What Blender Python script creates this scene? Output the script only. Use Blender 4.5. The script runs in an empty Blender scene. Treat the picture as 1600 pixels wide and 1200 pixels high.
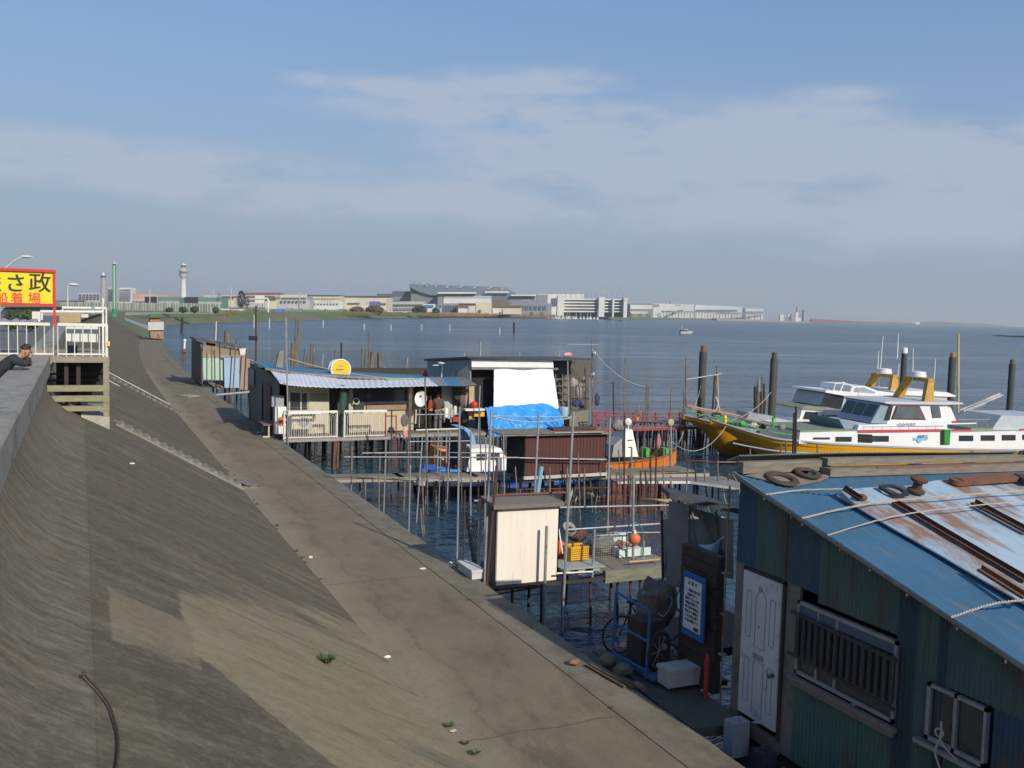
import bpy, bmesh, math, random
from mathutils import Vector, Matrix, noise as mnoise
R = math.radians
scn = bpy.context.scene
COL = scn.collection
# ------------------------------------------------------------------ camera
CAMH = 6.8
YAW, PITCH, ROLL, FPX = R(24.25), R(4.29), R(1.6), 1500.0
fw = Vector((math.sin(YAW)*math.cos(PITCH), math.cos(YAW)*math.cos(PITCH), -math.sin(PITCH)))
rt0 = Vector((math.cos(YAW), -math.sin(YAW), 0)); up0 = rt0.cross(fw)
rt = rt0*math.cos(ROLL) + up0*math.sin(ROLL); up = rt.cross(fw)
CAM = Vector((0, 0, CAMH))
cd = bpy.data.cameras.new('camera'); cam = bpy.data.objects.new('camera', cd); COL.objects.link(cam)
cam.matrix_world = Matrix(((rt.x, up.x, -fw.x, 0), (rt.y, up.y, -fw.y, 0), (rt.z, up.z, -fw.z, CAMH), (0, 0, 0, 1)))
cd.sensor_width = 36; cd.lens = 36*FPX/1600; cd.clip_start = .05; cd.clip_end = 60000
scn.camera = cam
# surveying helpers: the world point seen at photo position (u, v) on a known real plane
def ray(u, v): return fw + rt*((u-800)/FPX) - up*((v-600)/FPX)
def PZ(u, v, z): d = ray(u, v); return CAM + d*((z-CAMH)/d.z)
def PX(u, v, x): d = ray(u, v); return CAM + d*(x/d.x)
def PY(u, v, y): d = ray(u, v); return CAM + d*(y/d.y)
def PD(u, v, dist): return CAM + ray(u, v)*dist
def PP(u, v, p, n): d = ray(u, v); return CAM + d*((p-CAM).dot(n)/d.dot(n))
# ------------------------------------------------------------------ render settings, light
vs = scn.view_settings; vs.view_transform = 'Standard'; vs.look = 'None'; vs.gamma = 1; vs.use_curve_mapping = False; vs.exposure = 0.2
scn.render.engine = 'CYCLES'
SUN_DIR = Vector((0.37, -1.65, 1.0)).normalized()
sl = bpy.data.lights.new('sun', 'SUN'); sl.energy = 3.8; sl.angle = R(.55); sl.color = (1, .93, .82)
so = bpy.data.objects.new('sun', sl); COL.objects.link(so); so.rotation_euler = SUN_DIR.to_track_quat('Z', 'Y').to_euler()
w = bpy.data.worlds.new('World'); scn.world = w; w.use_nodes = True
nt = w.node_tree; nt.nodes.clear()
def N(t, kind, **kw):
 n = t.nodes.new(kind)
 for k, v in kw.items(): setattr(n, k, v)
 return n
def mth(t, op, a, b=None, c=None):
 n = t.nodes.new('ShaderNodeMath'); n.operation = op
 for i, x in enumerate((a, b, c)):
  if x is None: continue
  if isinstance(x, (int, float)): n.inputs[i].default_value = x
  else: t.links.new(x, n.inputs[i])
 return n.outputs[0]
sky = N(nt, 'ShaderNodeTexSky', sky_type='NISHITA'); sky.sun_disc = False
sky.sun_elevation = math.asin(SUN_DIR.z); sky.sun_rotation = math.atan2(SUN_DIR.x, SUN_DIR.y)
sky.air_density = 1.0; sky.dust_density = 1.2; sky.ozone_density = 2.0; sky.altitude = 0
tc = N(nt, 'ShaderNodeTexCoord'); sep = N(nt, 'ShaderNodeSeparateXYZ'); nt.links.new(tc.outputs['Generated'], sep.inputs[0])
az = mth(nt, 'ARCTAN2', sep.outputs[0], sep.outputs[1]); el = mth(nt, 'ARCSINE', sep.outputs[2])
# domain warp for the clouds
mp = N(nt, 'ShaderNodeMapping'); mp.inputs['Scale'].default_value = (1, 1, 3.2); nt.links.new(tc.outputs['Generated'], mp.inputs[0])
n1 = N(nt, 'ShaderNodeTexNoise'); n1.inputs['Scale'].default_value = 5.5; n1.inputs['Detail'].default_value = 7; n1.inputs['Roughness'].default_value = .6
nt.links.new(mp.outputs[0], n1.inputs['Vector'])
n2 = N(nt, 'ShaderNodeTexNoise'); n2.inputs['Scale'].default_value = 17; n2.inputs['Detail'].default_value = 8; n2.inputs['Roughness'].default_value = .62
nt.links.new(mp.outputs[0], n2.inputs['Vector'])
def azel(u, v):
 d = ray(u, v).normalized(); return math.atan2(d.x, d.y), math.asin(d.z)
BL = [(40, 225, 260, 26, .8), (260, 245, 260, 24, .7), (300, 285, 330, 24, .75), (520, 318, 300, 26, .7), (650, 140, 130, 18, .8), (830, 130, 130, 20, .8),
 (800, 175, 240, 24, .85), (480, 125, 40, 12, .6), (980, 240, 260, 62, .9), (1230, 225, 190, 52, .95), (1300, 150, 110, 18, .45), (1480, 245, 280, 50, .9), (1250, 320, 420, 50, .6),
 (820, 320, 350, 34, .7), (1450, 330, 300, 60, .6)]
acc = None
for (u, v, ru, rv, s) in BL:
 a0, e0 = azel(u, v)
 dx = mth(nt, 'MULTIPLY', mth(nt, 'SUBTRACT', az, a0), FPX/ru); dy = mth(nt, 'MULTIPLY', mth(nt, 'SUBTRACT', el, e0), FPX/rv)
 r2 = mth(nt, 'ADD', mth(nt, 'MULTIPLY', dx, dx), mth(nt, 'MULTIPLY', dy, dy))
 g = mth(nt, 'MULTIPLY', mth(nt, 'POWER', 2.718, mth(nt, 'MULTIPLY', r2, -.7)), s)
 acc = g if acc is None else mth(nt, 'MAXIMUM', acc, g)
nz = mth(nt, 'ADD', mth(nt, 'MULTIPLY', n1.outputs['Fac'], 1.1), mth(nt, 'MULTIPLY', n2.outputs['Fac'], .7))
cl = mth(nt, 'MULTIPLY', acc, mth(nt, 'MULTIPLY', mth(nt, 'SUBTRACT', nz, .53), 2.0))
cr = N(nt, 'ShaderNodeMapRange'); cr.inputs['From Min'].default_value = .07; cr.inputs['From Max'].default_value = .5; cr.inputs['To Max'].default_value = .72
cr.interpolation_type = 'SMOOTHSTEP'; nt.links.new(cl, cr.inputs['Value'])
# horizon haze
hz = N(nt, 'ShaderNodeMapRange'); hz.inputs['From Min'].default_value = 0.0; hz.inputs['From Max'].default_value = R(19); hz.inputs['To Min'].default_value = .94; hz.inputs['To Max'].default_value = .5
hz.interpolation_type = 'SMOOTHSTEP'; nt.links.new(el, hz.inputs['Value'])
bgs = N(nt, 'ShaderNodeBackground'); bgs.inputs['Strength'].default_value = .1; nt.links.new(sky.outputs[0], bgs.inputs['Color'])
bgh = N(nt, 'ShaderNodeBackground'); bgh.inputs['Strength'].default_value = 1
hc = N(nt, 'ShaderNodeMix', data_type='RGBA'); hm = N(nt, 'ShaderNodeMapRange'); hm.inputs['From Min'].default_value = R(2.5); hm.inputs['From Max'].default_value = R(19); nt.links.new(el, hm.inputs['Value'])
nt.links.new(hm.outputs[0], hc.inputs['Factor']); hc.inputs['A'].default_value = (.275, .345, .42, 1); hc.inputs['B'].default_value = (.165, .315, .60, 1)
nt.links.new(hc.outputs['Result'], bgh.inputs['Color'])
bgc = N(nt, 'ShaderNodeBackground'); bgc.inputs['Color'].default_value = (.40, .45, .54, 1)
m1 = N(nt, 'ShaderNodeMixShader'); nt.links.new(hz.outputs[0], m1.inputs[0]); nt.links.new(bgs.outputs[0], m1.inputs[1]); nt.links.new(bgh.outputs[0], m1.inputs[2])
m2 = N(nt, 'ShaderNodeMixShader'); nt.links.new(cr.outputs[0], m2.inputs[0]); nt.links.new(m1.outputs[0], m2.inputs[1]); nt.links.new(bgc.outputs[0], m2.inputs[2])
wo = N(nt, 'ShaderNodeOutputWorld'); nt.links.new(m2.outputs[0], wo.inputs[0])
# ------------------------------------------------------------------ materials
_m = {}
def mat(name, c1, c2=None, sc=(1, 1, 1), ns=3.0, rough=.75, metal=0.0, bump=.0, bs=60, c3=None, c3at=.62, c3s=1.2, c3sc=(1, 1, 1), dirt=None, coord='Object', spec=.35, alpha=None):
 """two-tone noise colour, an optional third colour in patches (rust, stains) and fine bump"""
 if name in _m: return _m[name]
 m = bpy.data.materials.new(name); m.use_nodes = True; t = m.node_tree; b = t.nodes['Principled BSDF']
 b.inputs['Roughness'].default_value = rough; b.inputs['Metallic'].default_value = metal; b.inputs['Specular IOR Level'].default_value = spec
 if c2 is None: c2 = tuple(min(1, x*.72) for x in c1)
 co = N(t, 'ShaderNodeTexCoord'); mpp = N(t, 'ShaderNodeMapping'); mpp.inputs['Scale'].default_value = sc
 oi = N(t, 'ShaderNodeObjectInfo')
 off = N(t, 'ShaderNodeVectorMath', operation='SCALE');
 t.links.new(oi.outputs['Location'], off.inputs[0]); off.inputs['Scale'].default_value = 1.0
 add = N(t, 'ShaderNodeVectorMath', operation='ADD'); t.links.new(co.outputs[coord], add.inputs[0]); t.links.new(off.outputs[0], add.inputs[1])
 t.links.new(add.outputs[0], mpp.inputs[0])
 nn = N(t, 'ShaderNodeTexNoise'); nn.inputs['Scale'].default_value = ns; nn.inputs['Detail'].default_value = 8; nn.inputs['Roughness'].default_value = .65
 t.links.new(mpp.outputs[0], nn.inputs['Vector'])
 rp = N(t, 'ShaderNodeMapRange'); rp.inputs['From Min'].default_value = .32; rp.inputs['From Max'].default_value = .68; t.links.new(nn.outputs['Fac'], rp.inputs['Value'])
 mx = N(t, 'ShaderNodeMix', data_type='RGBA'); mx.inputs['A'].default_value = (*c1, 1); mx.inputs['B'].default_value = (*c2, 1); t.links.new(rp.outputs[0], mx.inputs['Factor'])
 out = mx.outputs['Result']
 if c3:
  mp3 = N(t, 'ShaderNodeMapping'); mp3.inputs['Scale'].default_value = c3sc; mp3.inputs['Location'].default_value = (7.3, 2.1, 4.4); t.links.new(add.outputs[0], mp3.inputs[0])
  n3 = N(t, 'ShaderNodeTexNoise'); n3.inputs['Scale'].default_value = c3s; n3.inputs['Detail'].default_value = 9; n3.inputs['Roughness'].default_value = .7; t.links.new(mp3.outputs[0], n3.inputs['Vector'])
  r3 = N(t, 'ShaderNodeMapRange'); r3.inputs['From Min'].default_value = c3at-.06; r3.inputs['From Max'].default_value = c3at+.08; t.links.new(n3.outputs['Fac'], r3.inputs['Value'])
  m3 = N(t, 'ShaderNodeMix', data_type='RGBA'); t.links.new(r3.outputs[0], m3.inputs['Factor']); t.links.new(out, m3.inputs['A']); m3.inputs['B'].default_value = (*c3, 1); out = m3.outputs['Result']
 t.links.new(out, b.inputs['Base Color'])
 if bump:
  nb = N(t, 'ShaderNodeTexNoise'); nb.inputs['Scale'].default_value = bs; nb.inputs['Detail'].default_value = 5; t.links.new(add.outputs[0], nb.inputs['Vector'])
  bp = N(t, 'ShaderNodeBump'); bp.inputs['Strength'].default_value = bump; bp.inputs['Distance'].default_value = .02; t.links.new(nb.outputs['Fac'], bp.inputs['Height']); t.links.new(bp.outputs[0], b.inputs['Normal'])
 if alpha is not None: b.inputs['Alpha'].default_value = alpha
 _m[name] = m; return m
CONC = mat('concrete', (.20, .185, .15), (.27, .25, .2), ns=2.5, bump=.4, bs=45, c3=(.12, .11, .09), c3at=.6, c3s=.9)
CONCD = mat('dark_concrete', (.12, .11, .09), (.17, .155, .125), ns=4, bump=.4, bs=50)
WOOD = mat('weathered_wood', (.24, .21, .165), (.13, .115, .09), sc=(1, 8, 8), ns=3, rough=.9, bump=.5, bs=80)
WOODY = mat('weathered_wood_lengthways', (.25, .22, .17), (.13, .115, .09), sc=(8, 1, 8), ns=3, rough=.9, bump=.5, bs=80)
WOODV = mat('weathered_wood_upright', (.27, .22, .16), (.13, .11, .085), sc=(8, 8, 1), ns=3, rough=.9, bump=.5, bs=80)
WOODG = mat('grey_mossy_wood', (.2, .2, .15), (.1, .11, .075), sc=(1, 8, 8), ns=3, rough=.95, bump=.4)
PINE = mat('pale_wood', (.5, .38, .22), (.36, .26, .15), sc=(6, 6, 1), ns=4)
DARKWOOD = mat('dark_wood', (.035, .03, .025), (.06, .05, .04), sc=(1, 1, 6), ns=4, rough=.9)
PIPE = mat('galvanised_pipe', (.36, .37, .38), (.24, .245, .25), sc=(1, 1, .5), ns=8, rough=.45, metal=.35, c3=(.2, .09, .045), c3at=.66, c3s=2.5)
PIPEO = mat('old_pipe', (.27, .24, .2), (.17, .14, .11), ns=6, rough=.7, metal=.2, c3=(.16, .06, .03), c3at=.52, c3s=2)
RUST = mat('rust', (.10, .048, .032), (.06, .03, .022), ns=9, rough=.9, bump=.4)
RUSTL = mat('light_rust', (.19, .085, .05), (.12, .055, .038), ns=7, rough=.9, bump=.3)
REDP = mat('red_painted_pipe', (.38, .05, .05), (.24, .04, .035), ns=6, rough=.6, c3=(.13, .05, .03), c3at=.6)
STAKE = mat('water_stained_stake', (.2, .17, .13), (.1, .085, .065), sc=(1, 1, .6), ns=5, rough=.9)
STAKED = mat('dark_stilt', (.06, .045, .035), (.03, .025, .02), sc=(1, 1, .6), ns=5, rough=.85)
WHITE = mat('white_paint', (.78, .77, .73), (.66, .65, .6), ns=2.5, rough=.5)
WHITED = mat('dirty_white_paint', (.66, .64, .57), (.5, .48, .42), sc=(1, 1, .4), ns=3, rough=.6, c3=(.3, .2, .13), c3at=.7)
CREAM = mat('cream_paint', (.62, .56, .4), (.5, .44, .3), sc=(1, 1, .4), ns=3, rough=.6)
GREYP = mat('grey_paint', (.3, .31, .32), (.22, .23, .24), ns=2, rough=.6)
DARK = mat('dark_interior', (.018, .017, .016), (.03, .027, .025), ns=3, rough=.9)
GLASS = mat('dark_glass', (.025, .03, .033), (.045, .05, .05), ns=1.5, rough=.08, spec=.6)
BLACK = mat('black_rubber', (.02, .02, .02), (.035, .033, .03), ns=6, rough=.8)
REDM = mat('red_paint', (.5, .03, .035), (.4, .03, .03), ns=3, rough=.5)
YEL = mat('yellow_paint', (.8, .6, .02), (.72, .52, .02), ns=2, rough=.5)
ORANGE = mat('orange_plastic', (.8, .2, .03), (.68, .16, .03), ns=3, rough=.45)
BLUEP = mat('blue_paint', (.04, .13, .38), (.03, .09, .27), ns=3, rough=.5)
LBLUE = mat('light_blue_paint', (.25, .42, .62), (.2, .35, .52), ns=3, rough=.5)
GREENP = mat('green_paint', (.06, .3, .05), (.04, .22, .04), ns=3, rough=.5)
GREEND = mat('dull_green_deck', (.14, .19, .12), (.22, .25, .18), ns=2, rough=.7)
ROPEM = mat('rope_fibre', (.55, .5, .42), (.38, .34, .28), ns=60, rough=.95, bump=.6, bs=200)
NETM = mat('net_mesh', (.15, .17, .12), (.28, .3, .22), ns=14, rough=.95, bump=.8, bs=40)
# ------------------------------------------------------------------ mesh builder
_loc = {}
def tag(o, label=None, cat=None, group=None, kind=None):
 if label: o['label'] = label
 if cat: o['category'] = cat
 if group: o['group'] = group
 if kind: o['kind'] = kind
 return o
def thing(name, loc, label, cat, group=None):
 o = bpy.data.objects.new(name, None); COL.objects.link(o); o.location = loc; o.empty_display_size = .2
 _loc[o.name] = Vector(loc); return tag(o, label, cat, group)
class MB:
 def __init__(s): s.v = []; s.f = []; s.sm = []
 def quad(s, a, b, c, d, sm=False):
  i = len(s.v); s.v += [Vector(p) for p in (a, b, c, d)]; s.f.append((i, i+1, i+2, i+3)); s.sm.append(sm); return s
 def poly(s, pts, sm=False):
  i = len(s.v); s.v += [Vector(p) for p in pts]; s.f.append(tuple(range(i, i+len(pts)))); s.sm.append(sm); return s
 def box(s, x0, x1, y0, y1, z0, z1):
  p = [Vector((x, y, z)) for z in (z0, z1) for y in (y0, y1) for x in (x0, x1)]
  return s.hexa(p)
 def hexa(s, p):
  i = len(s.v); s.v += [Vector(q) for q in p]
  for f in ((0, 2, 3, 1), (4, 5, 7, 6), (0, 1, 5, 4), (2, 6, 7, 3), (0, 4, 6, 2), (1, 3, 7, 5)): s.f.append(tuple(i+k for k in f)); s.sm.append(False)
  return s
 def slab(s, pts, th, n=None):
  """a flat polygon given real thickness along -n"""
  pts = [Vector(p) for p in pts]
  if n is None: n = (pts[1]-pts[0]).cross(pts[2]-pts[0]).normalized()
  else: n = Vector(n).normalized()
  q = [p-n*th for p in pts]; k = len(pts); i = len(s.v); s.v += pts+q
  s.f.append(tuple(range(i, i+k))); s.f.append(tuple(range(i+2*k-1, i+k-1, -1))); s.sm += [False]*2
  for j in range(k): s.f.append((i+j, i+k+j, i+k+(j+1) % k, i+(j+1) % k)); s.sm.append(False)
  return s
 def bar(s, a, b, w_, h_, upv=(0, 0, 1)):
  a = Vector(a); b = Vector(b); d = (b-a).normalized(); u_ = Vector(upv)
  if abs(d.dot(u_)) > .98: u_ = Vector((0, 1, 0))
  x = d.cross(u_).normalized(); y = x.cross(d).normalized(); x *= w_/2; y *= h_/2
  return s.hexa([a-x-y, a+x-y, a-x+y, a+x+y, b-x-y, b+x-y, b-x+y, b+x+y])
 def tube(s, pts, r, n=7, caps=True):
  pts = [Vector(p) for p in pts]; k = len(pts); rs = r if isinstance(r, (list, tuple)) else [r]*k
  base = len(s.v); pd = None; x = None
  for j, p in enumerate(pts):
   d = (pts[min(j+1, k-1)]-pts[max(j-1, 0)]).normalized()
   if x is None:
    x = d.cross(Vector((0, 0, 1)) if abs(d.z) < .9 else Vector((0, 1, 0))).normalized()
   else: x = (x - d*x.dot(d)).normalized()
   y = d.cross(x)
   for q in range(n):
    a = 2*math.pi*q/n; s.v.append(p+(x*math.cos(a)+y*math.sin(a))*rs[j])
  for j in range(k-1):
   for q in range(n):
    a = base+j*n+q; b = base+j*n+(q+1) % n; s.f.append((a, b, b+n, a+n)); s.sm.append(True)
  if caps:
   s.f.append(tuple(base+q for q in range(n-1, -1, -1))); s.f.append(tuple(base+(k-1)*n+q for q in range(n))); s.sm += [False]*2
  return s
 def lathe(s, c, prof, n=16, axis=None):
  c = Vector(c); ax = Vector(axis or (0, 0, 1)).normalized(); x = ax.orthogonal().normalized(); y = ax.cross(x); b = len(s.v)
  for (r, h) in prof:
   for q in range(n):
    a = 2*math.pi*q/n; s.v.append(c+ax*h+(x*math.cos(a)+y*math.sin(a))*r)
  for j in range(len(prof)-1):
   for q in range(n):
    p0 = b+j*n+q; p1 = b+j*n+(q+1) % n; s.f.append((p0, p1, p1+n, p0+n)); s.sm.append(True)
  s.f.append(tuple(b+q for q in range(n-1, -1, -1))); s.f.append(tuple(b+(len(prof)-1)*n+q for q in range(n))); s.sm += [False]*2
  return s
 def ball(s, c, r, n=14, sq=(1, 1, 1)):
  c = Vector(c); b = len(s.v); m_ = n//2
  for j in range(m_+1):
   t = math.pi*j/m_
   for q in range(n): a = 2*math.pi*q/n; s.v.append(c+Vector((r*sq[0]*math.sin(t)*math.cos(a), r*sq[1]*math.sin(t)*math.sin(a), r*sq[2]*math.cos(t))))
  for j in range(m_):
   for q in range(n): p0 = b+j*n+q; p1 = b+j*n+(q+1) % n; s.f.append((p0, p0+n, p1+n, p1)); s.sm.append(True)
  return s
 def torus(s, c, ax, R_, r, n=24, k=8, flat=1):
  c = Vector(c); ax = Vector(ax).normalized(); x = ax.orthogonal().normalized(); y = ax.cross(x); b = len(s.v)
  for i in range(n):
   a = 2*math.pi*i/n; e = x*math.cos(a)+y*math.sin(a)
   for q in range(k): t = 2*math.pi*q/k; s.v.append(c+e*(R_+r*math.cos(t))+ax*r*flat*math.sin(t))
  for i in range(n):
   for q in range(k): s.f.append((b+i*k+q, b+i*k+(q+1) % k, b+((i+1) % n)*k+(q+1) % k, b+((i+1) % n)*k+q)); s.sm.append(True)
  return s
 def grid(s, P, nu, nv, sm=True, th=0, closed=False):
  b = len(s.v)
  for j in range(nv+1):
   for i in range(nu+1): s.v.append(Vector(P(i/nu, j/nv)))
  for j in range(nv):
   for i in range(nu): a = b+j*(nu+1)+i; s.f.append((a, a+1, a+nu+2, a+nu+1)); s.sm.append(sm)
  if th:
   b2 = len(s.v); nrm = Vector(th) if not isinstance(th, (int, float)) else Vector((0, 0, -th))
   s.v += [q+nrm for q in s.v[b:b2]]
   for j in range(nv):
    for i in range(nu): a = b2+j*(nu+1)+i; s.f.append((a+nu+1, a+nu+2, a+1, a)); s.sm.append(sm)
   rim = [i for i in range(nu)]; W = nu+1
   edge = [(i, i+1) for i in range(nu)]+[(nu+j*W, nu+(j+1)*W) for j in range(nv)]+[(nv*W+i+1, nv*W+i) for i in range(nu)]+[((j+1)*W, j*W) for j in range(nv)]
   for (p, q) in edge: s.f.append((b+q, b+p, b2+p, b2+q)); s.sm.append(False)
  return s
 def build(s, name, m, parent=None, base=None, label=None, cat=None, group=None, kind=None):
  if parent is not None: off = _loc[parent.name]
  elif base is not None: off = Vector(base)
  elif s.v and kind is None:
   zs = [p.z for p in s.v]; off = Vector((sum(p.x for p in s.v)/len(s.v), sum(p.y for p in s.v)/len(s.v), min(zs)))
  else: off = Vector((0, 0, 0))
  me = bpy.data.meshes.new(name); me.from_pydata([tuple(p-off) for p in s.v], [], s.f); me.materials.append(m)
  me.polygons.foreach_set('use_smooth', s.sm); me.update(); me.set_sharp_from_angle(angle=R(38))
  o = bpy.data.objects.new(name, me); COL.objects.link(o)
  if parent is not None: o.parent = parent; _loc[o.name] = off
  else: o.location = off; _loc[o.name] = off
  return tag(o, label, cat, group, kind)
def corr(P, nu, axis_n, pitch_count, amp, nv=1):
 """corrugated sheet: P(u,v) flat surface, waves across u"""
 n = pitch_count*6; nrm = Vector(axis_n).normalized()
 def Q(a, b): return Vector(P(a, b))+nrm*(amp*math.sin(a*pitch_count*2*math.pi))
 return Q, n
def sub_parent(o): return o
def children_of(o): return [c for c in bpy.data.objects if c.parent == o]
def copy_tree(o, loc=None, label=None, rz=None, group=None):
 c = o.copy(); COL.objects.link(c)
 if loc is not None: c.location = loc
 if rz is not None: c.rotation_euler.z = rz
 if label: c['label'] = label
 if group: c['group'] = group
 def rec(src, dst):
  for ch in children_of(src):
   d = ch.copy(); COL.objects.link(d); d.parent = dst; rec(ch, d)
 rec(o, c); return c
_font_cache = {}
def text_mesh(s, size, name, m, parent, origin, xdir, ydir, thick=.004, bold=0):
 cu = bpy.data.curves.new('lettering', 'FONT'); cu.body = s; cu.size = size; cu.extrude = thick; cu.offset = bold; cu.align_x = 'CENTER'; cu.align_y = 'CENTER'
 to = bpy.data.objects.new('lettering', cu); COL.objects.link(to); bpy.context.view_layer.update()
 me = bpy.data.meshes.new_from_object(to.evaluated_get(bpy.context.evaluated_depsgraph_get())); bpy.data.objects.remove(to)
 x = Vector(xdir).normalized(); y = Vector(ydir).normalized(); z = x.cross(y); off = _loc[parent.name]
 for v in me.vertices: p = v.co.copy(); v.co = Vector(origin)+x*p.x+y*p.y+z*p.z-off
 me.materials.clear(); me.materials.append(m); me.name = name
 o = bpy.data.objects.new(name, me); COL.objects.link(o); o.parent = parent; _loc[o.name] = off; return o
rnd = random.Random(4)
ORDS = 'first second third fourth fifth sixth seventh eighth ninth tenth eleventh twelfth thirteenth fourteenth fifteenth sixteenth seventeenth eighteenth nineteenth twentieth'.split()
ORDS += ['twenty-'+o for o in ORDS[:9]]
# ================================================================== SETTING
def ox(y): return .00035*max(0, y-50)**2
ZQ = 1.2
PROF = [(-.98, 4.9), (-.9, 4.66), (-.78, 4.4), (-.6, 4.14), (-.36, 3.93), (-.05, 3.76), (.6, 3.43), (1.6, 2.86), (2.6, 2.27), (3.6, 1.69), (4.45, 1.2)]
YS = [-8+i*1.0 for i in range(62)]+[56+i*4.0 for i in range(29)]
def loft(prof, ys, f=lambda y: ox(y)):
 m = MB(); k = len(prof); b = 0
 for y in ys:
  for (x, z) in prof: m.v.append(Vector((x+f(y), y, z)))
 for j in range(len(ys)-1):
  for i in range(k-1): a = j*k+i; m.f.append((a, a+1, a+k+1, a+k)); m.sm.append(True)
 return m
def slope_mat():
 m = bpy.data.materials.new('embankment_concrete'); m.use_nodes = True; t = m.node_tree; b = t.nodes['Principled BSDF']; b.inputs['Roughness'].default_value = .88; b.inputs['Specular IOR Level'].default_value = .25
 g = N(t, 'ShaderNodeNewGeometry'); sp = N(t, 'ShaderNodeSeparateXYZ'); t.links.new(g.outputs['Position'], sp.inputs[0]); X, Y = sp.outputs[0], sp.outputs[1]
 def noise(scale, ns, det=8, ro=.65, loc=(0, 0, 0)):
  mp_ = N(t, 'ShaderNodeMapping'); mp_.inputs['Scale'].default_value = scale; mp_.inputs['Location'].default_value = loc; t.links.new(g.outputs['Position'], mp_.inputs[0])
  n_ = N(t, 'ShaderNodeTexNoise'); n_.inputs['Scale'].default_value = ns; n_.inputs['Detail'].default_value = det; n_.inputs['Roughness'].default_value = ro; t.links.new(mp_.outputs[0], n_.inputs['Vector']); return n_.outputs['Fac']
 def rng(v, a, c, lo=0., hi=1., smooth=False):
  r = N(t, 'ShaderNodeMapRange'); r.inputs['From Min'].default_value = a; r.inputs['From Max'].default_value = c; r.inputs['To Min'].default_value = lo; r.inputs['To Max'].default_value = hi; t.links.new(v, r.inputs['Value'])
  if smooth: r.interpolation_type = 'SMOOTHSTEP'
  return r.outputs[0]
 def mix(f, a, c, bt='MIX'):
  x = N(t, 'ShaderNodeMix', data_type='RGBA', blend_type=bt)
  if isinstance(f, float): x.inputs['Factor'].default_value = f
  else: t.links.new(f, x.inputs['Factor'])
  for s_, q in (('A', a), ('B', c)):
   if isinstance(q, tuple): x.inputs[s_].default_value = (*q, 1)
   else: t.links.new(q, x.inputs[s_])
  return x.outputs['Result']
 base = mix(rng(noise((.45, 1.3, .45), 1.5), .32, .68), (.096, .083, .055), (.142, .122, .08))
 # pale sandy render low on the slope, with a hard irregular edge
 nl = mth(t, 'SUBTRACT', noise((.8, .8, .8), 1.6, 6, .65), .5); nf = mth(t, 'SUBTRACT', noise((.5, 1.6, .5), 1.3, 7, .65, (3, 3, 3)), .5)
 e1 = mth(t, 'SUBTRACT', X, mth(t, 'ADD', 1.05, mth(t, 'MULTIPLY', mth(t, 'MAXIMUM', mth(t, 'SUBTRACT', 10.2, Y), 0), .62))); e1 = rng(mth(t, 'ADD', e1, mth(t, 'MULTIPLY', nl, .55)), 0, .05)
 e2 = mth(t, 'SUBTRACT', mth(t, 'ADD', 12.7, mth(t, 'MULTIPLY', mth(t, 'SUBTRACT', X, 1.1), 1.15)), Y); e2 = rng(mth(t, 'ADD', e2, mth(t, 'MULTIPLY', nf, 5.5)), -.5, .6)
 bx = mth(t, 'MULTIPLY', rng(mth(t, 'ADD', mth(t, 'ABSOLUTE', mth(t, 'SUBTRACT', X, .68)), mth(t, 'MULTIPLY', nl, .12)), .42, .40), rng(mth(t, 'ADD', mth(t, 'ABSOLUTE', mth(t, 'SUBTRACT', Y, 10.55)), mth(t, 'MULTIPLY', nl, .9)), .85, .75))
 pale = mth(t, 'MAXIMUM', mth(t, 'MULTIPLY', e1, e2), mth(t, 'MULTIPLY', bx, .75))
 base = mix(mth(t, 'MULTIPLY', pale, .85), base, mix(rng(noise((.5, 1.1, .5), 2.6), .3, .7), (.33, .275, .17), (.235, .197, .12)))
 st = rng(noise((.5, 1.4, .5), 1.3, 9, .7, (3, 1, 0)), .52, .72, 0, .6); base = mix(st, base, (.29, .255, .175))
 st2 = rng(noise((.4, 1.4, .4), 1.1, 9, .7, (9, 5, 2)), .52, .66, 0, .7); base = mix(st2, base, (.095, .088, .062))
 rustf = rng(noise((.25, 1.9, .25), 1.0, 7, .6, (1, 8, 3)), .57, .70, 0, .6); base = mix(rustf, base, (.26, .17, .085))
 # square cornered repair patches
 br = N(t, 'ShaderNodeTexBrick'); br.inputs['Scale'].default_value = 1.0; br.inputs['Brick Width'].default_value = 1.1; br.inputs['Row Height'].default_value = 1.9; br.inputs['Mortar Size'].default_value = 0
 br.inputs['Color1'].default_value = (.93, .93, .93, 1); br.inputs['Color2'].default_value = (1.06, 1.06, 1.05, 1); mpb = N(t, 'ShaderNodeMapping'); t.links.new(g.outputs['Position'], mpb.inputs[0]); t.links.new(mpb.outputs[0], br.inputs['Vector'])
 base = mix(1.0, base, br.outputs['Color'], 'MULTIPLY')
 # the upper curved wall is paler and streaked white
 upf = rng(X, .12, .02, 0, .5); wst = noise((.8, 3.2, .8), 2.6, 9, .75, (4, 4, 4)); base = mix(mth(t, 'MULTIPLY', upf, rng(wst, .45, .7)), base, (.36, .335, .28))
 up2 = mth(t, 'MULTIPLY', rng(X, .10, .08, 0, 1.), .1); base = mix(up2, base, (.23, .205, .155))
 # joints every so often across the slope, and the seam under the curved wall
 jy = mth(t, 'ADD', Y, mth(t, 'MULTIPLY', mth(t, 'SUBTRACT', noise((1, 1, 1), 1.5), .5), .10))
 fr = mth(t, 'ABSOLUTE', mth(t, 'SUBTRACT', mth(t, 'FRACT', mth(t, 'MULTIPLY', mth(t, 'SUBTRACT', jy, 7.85), 1/10.)), .5))
 base = mix(rng(fr, .0022, .0008, 0, .9), base, (.05, .048, .038))
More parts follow.
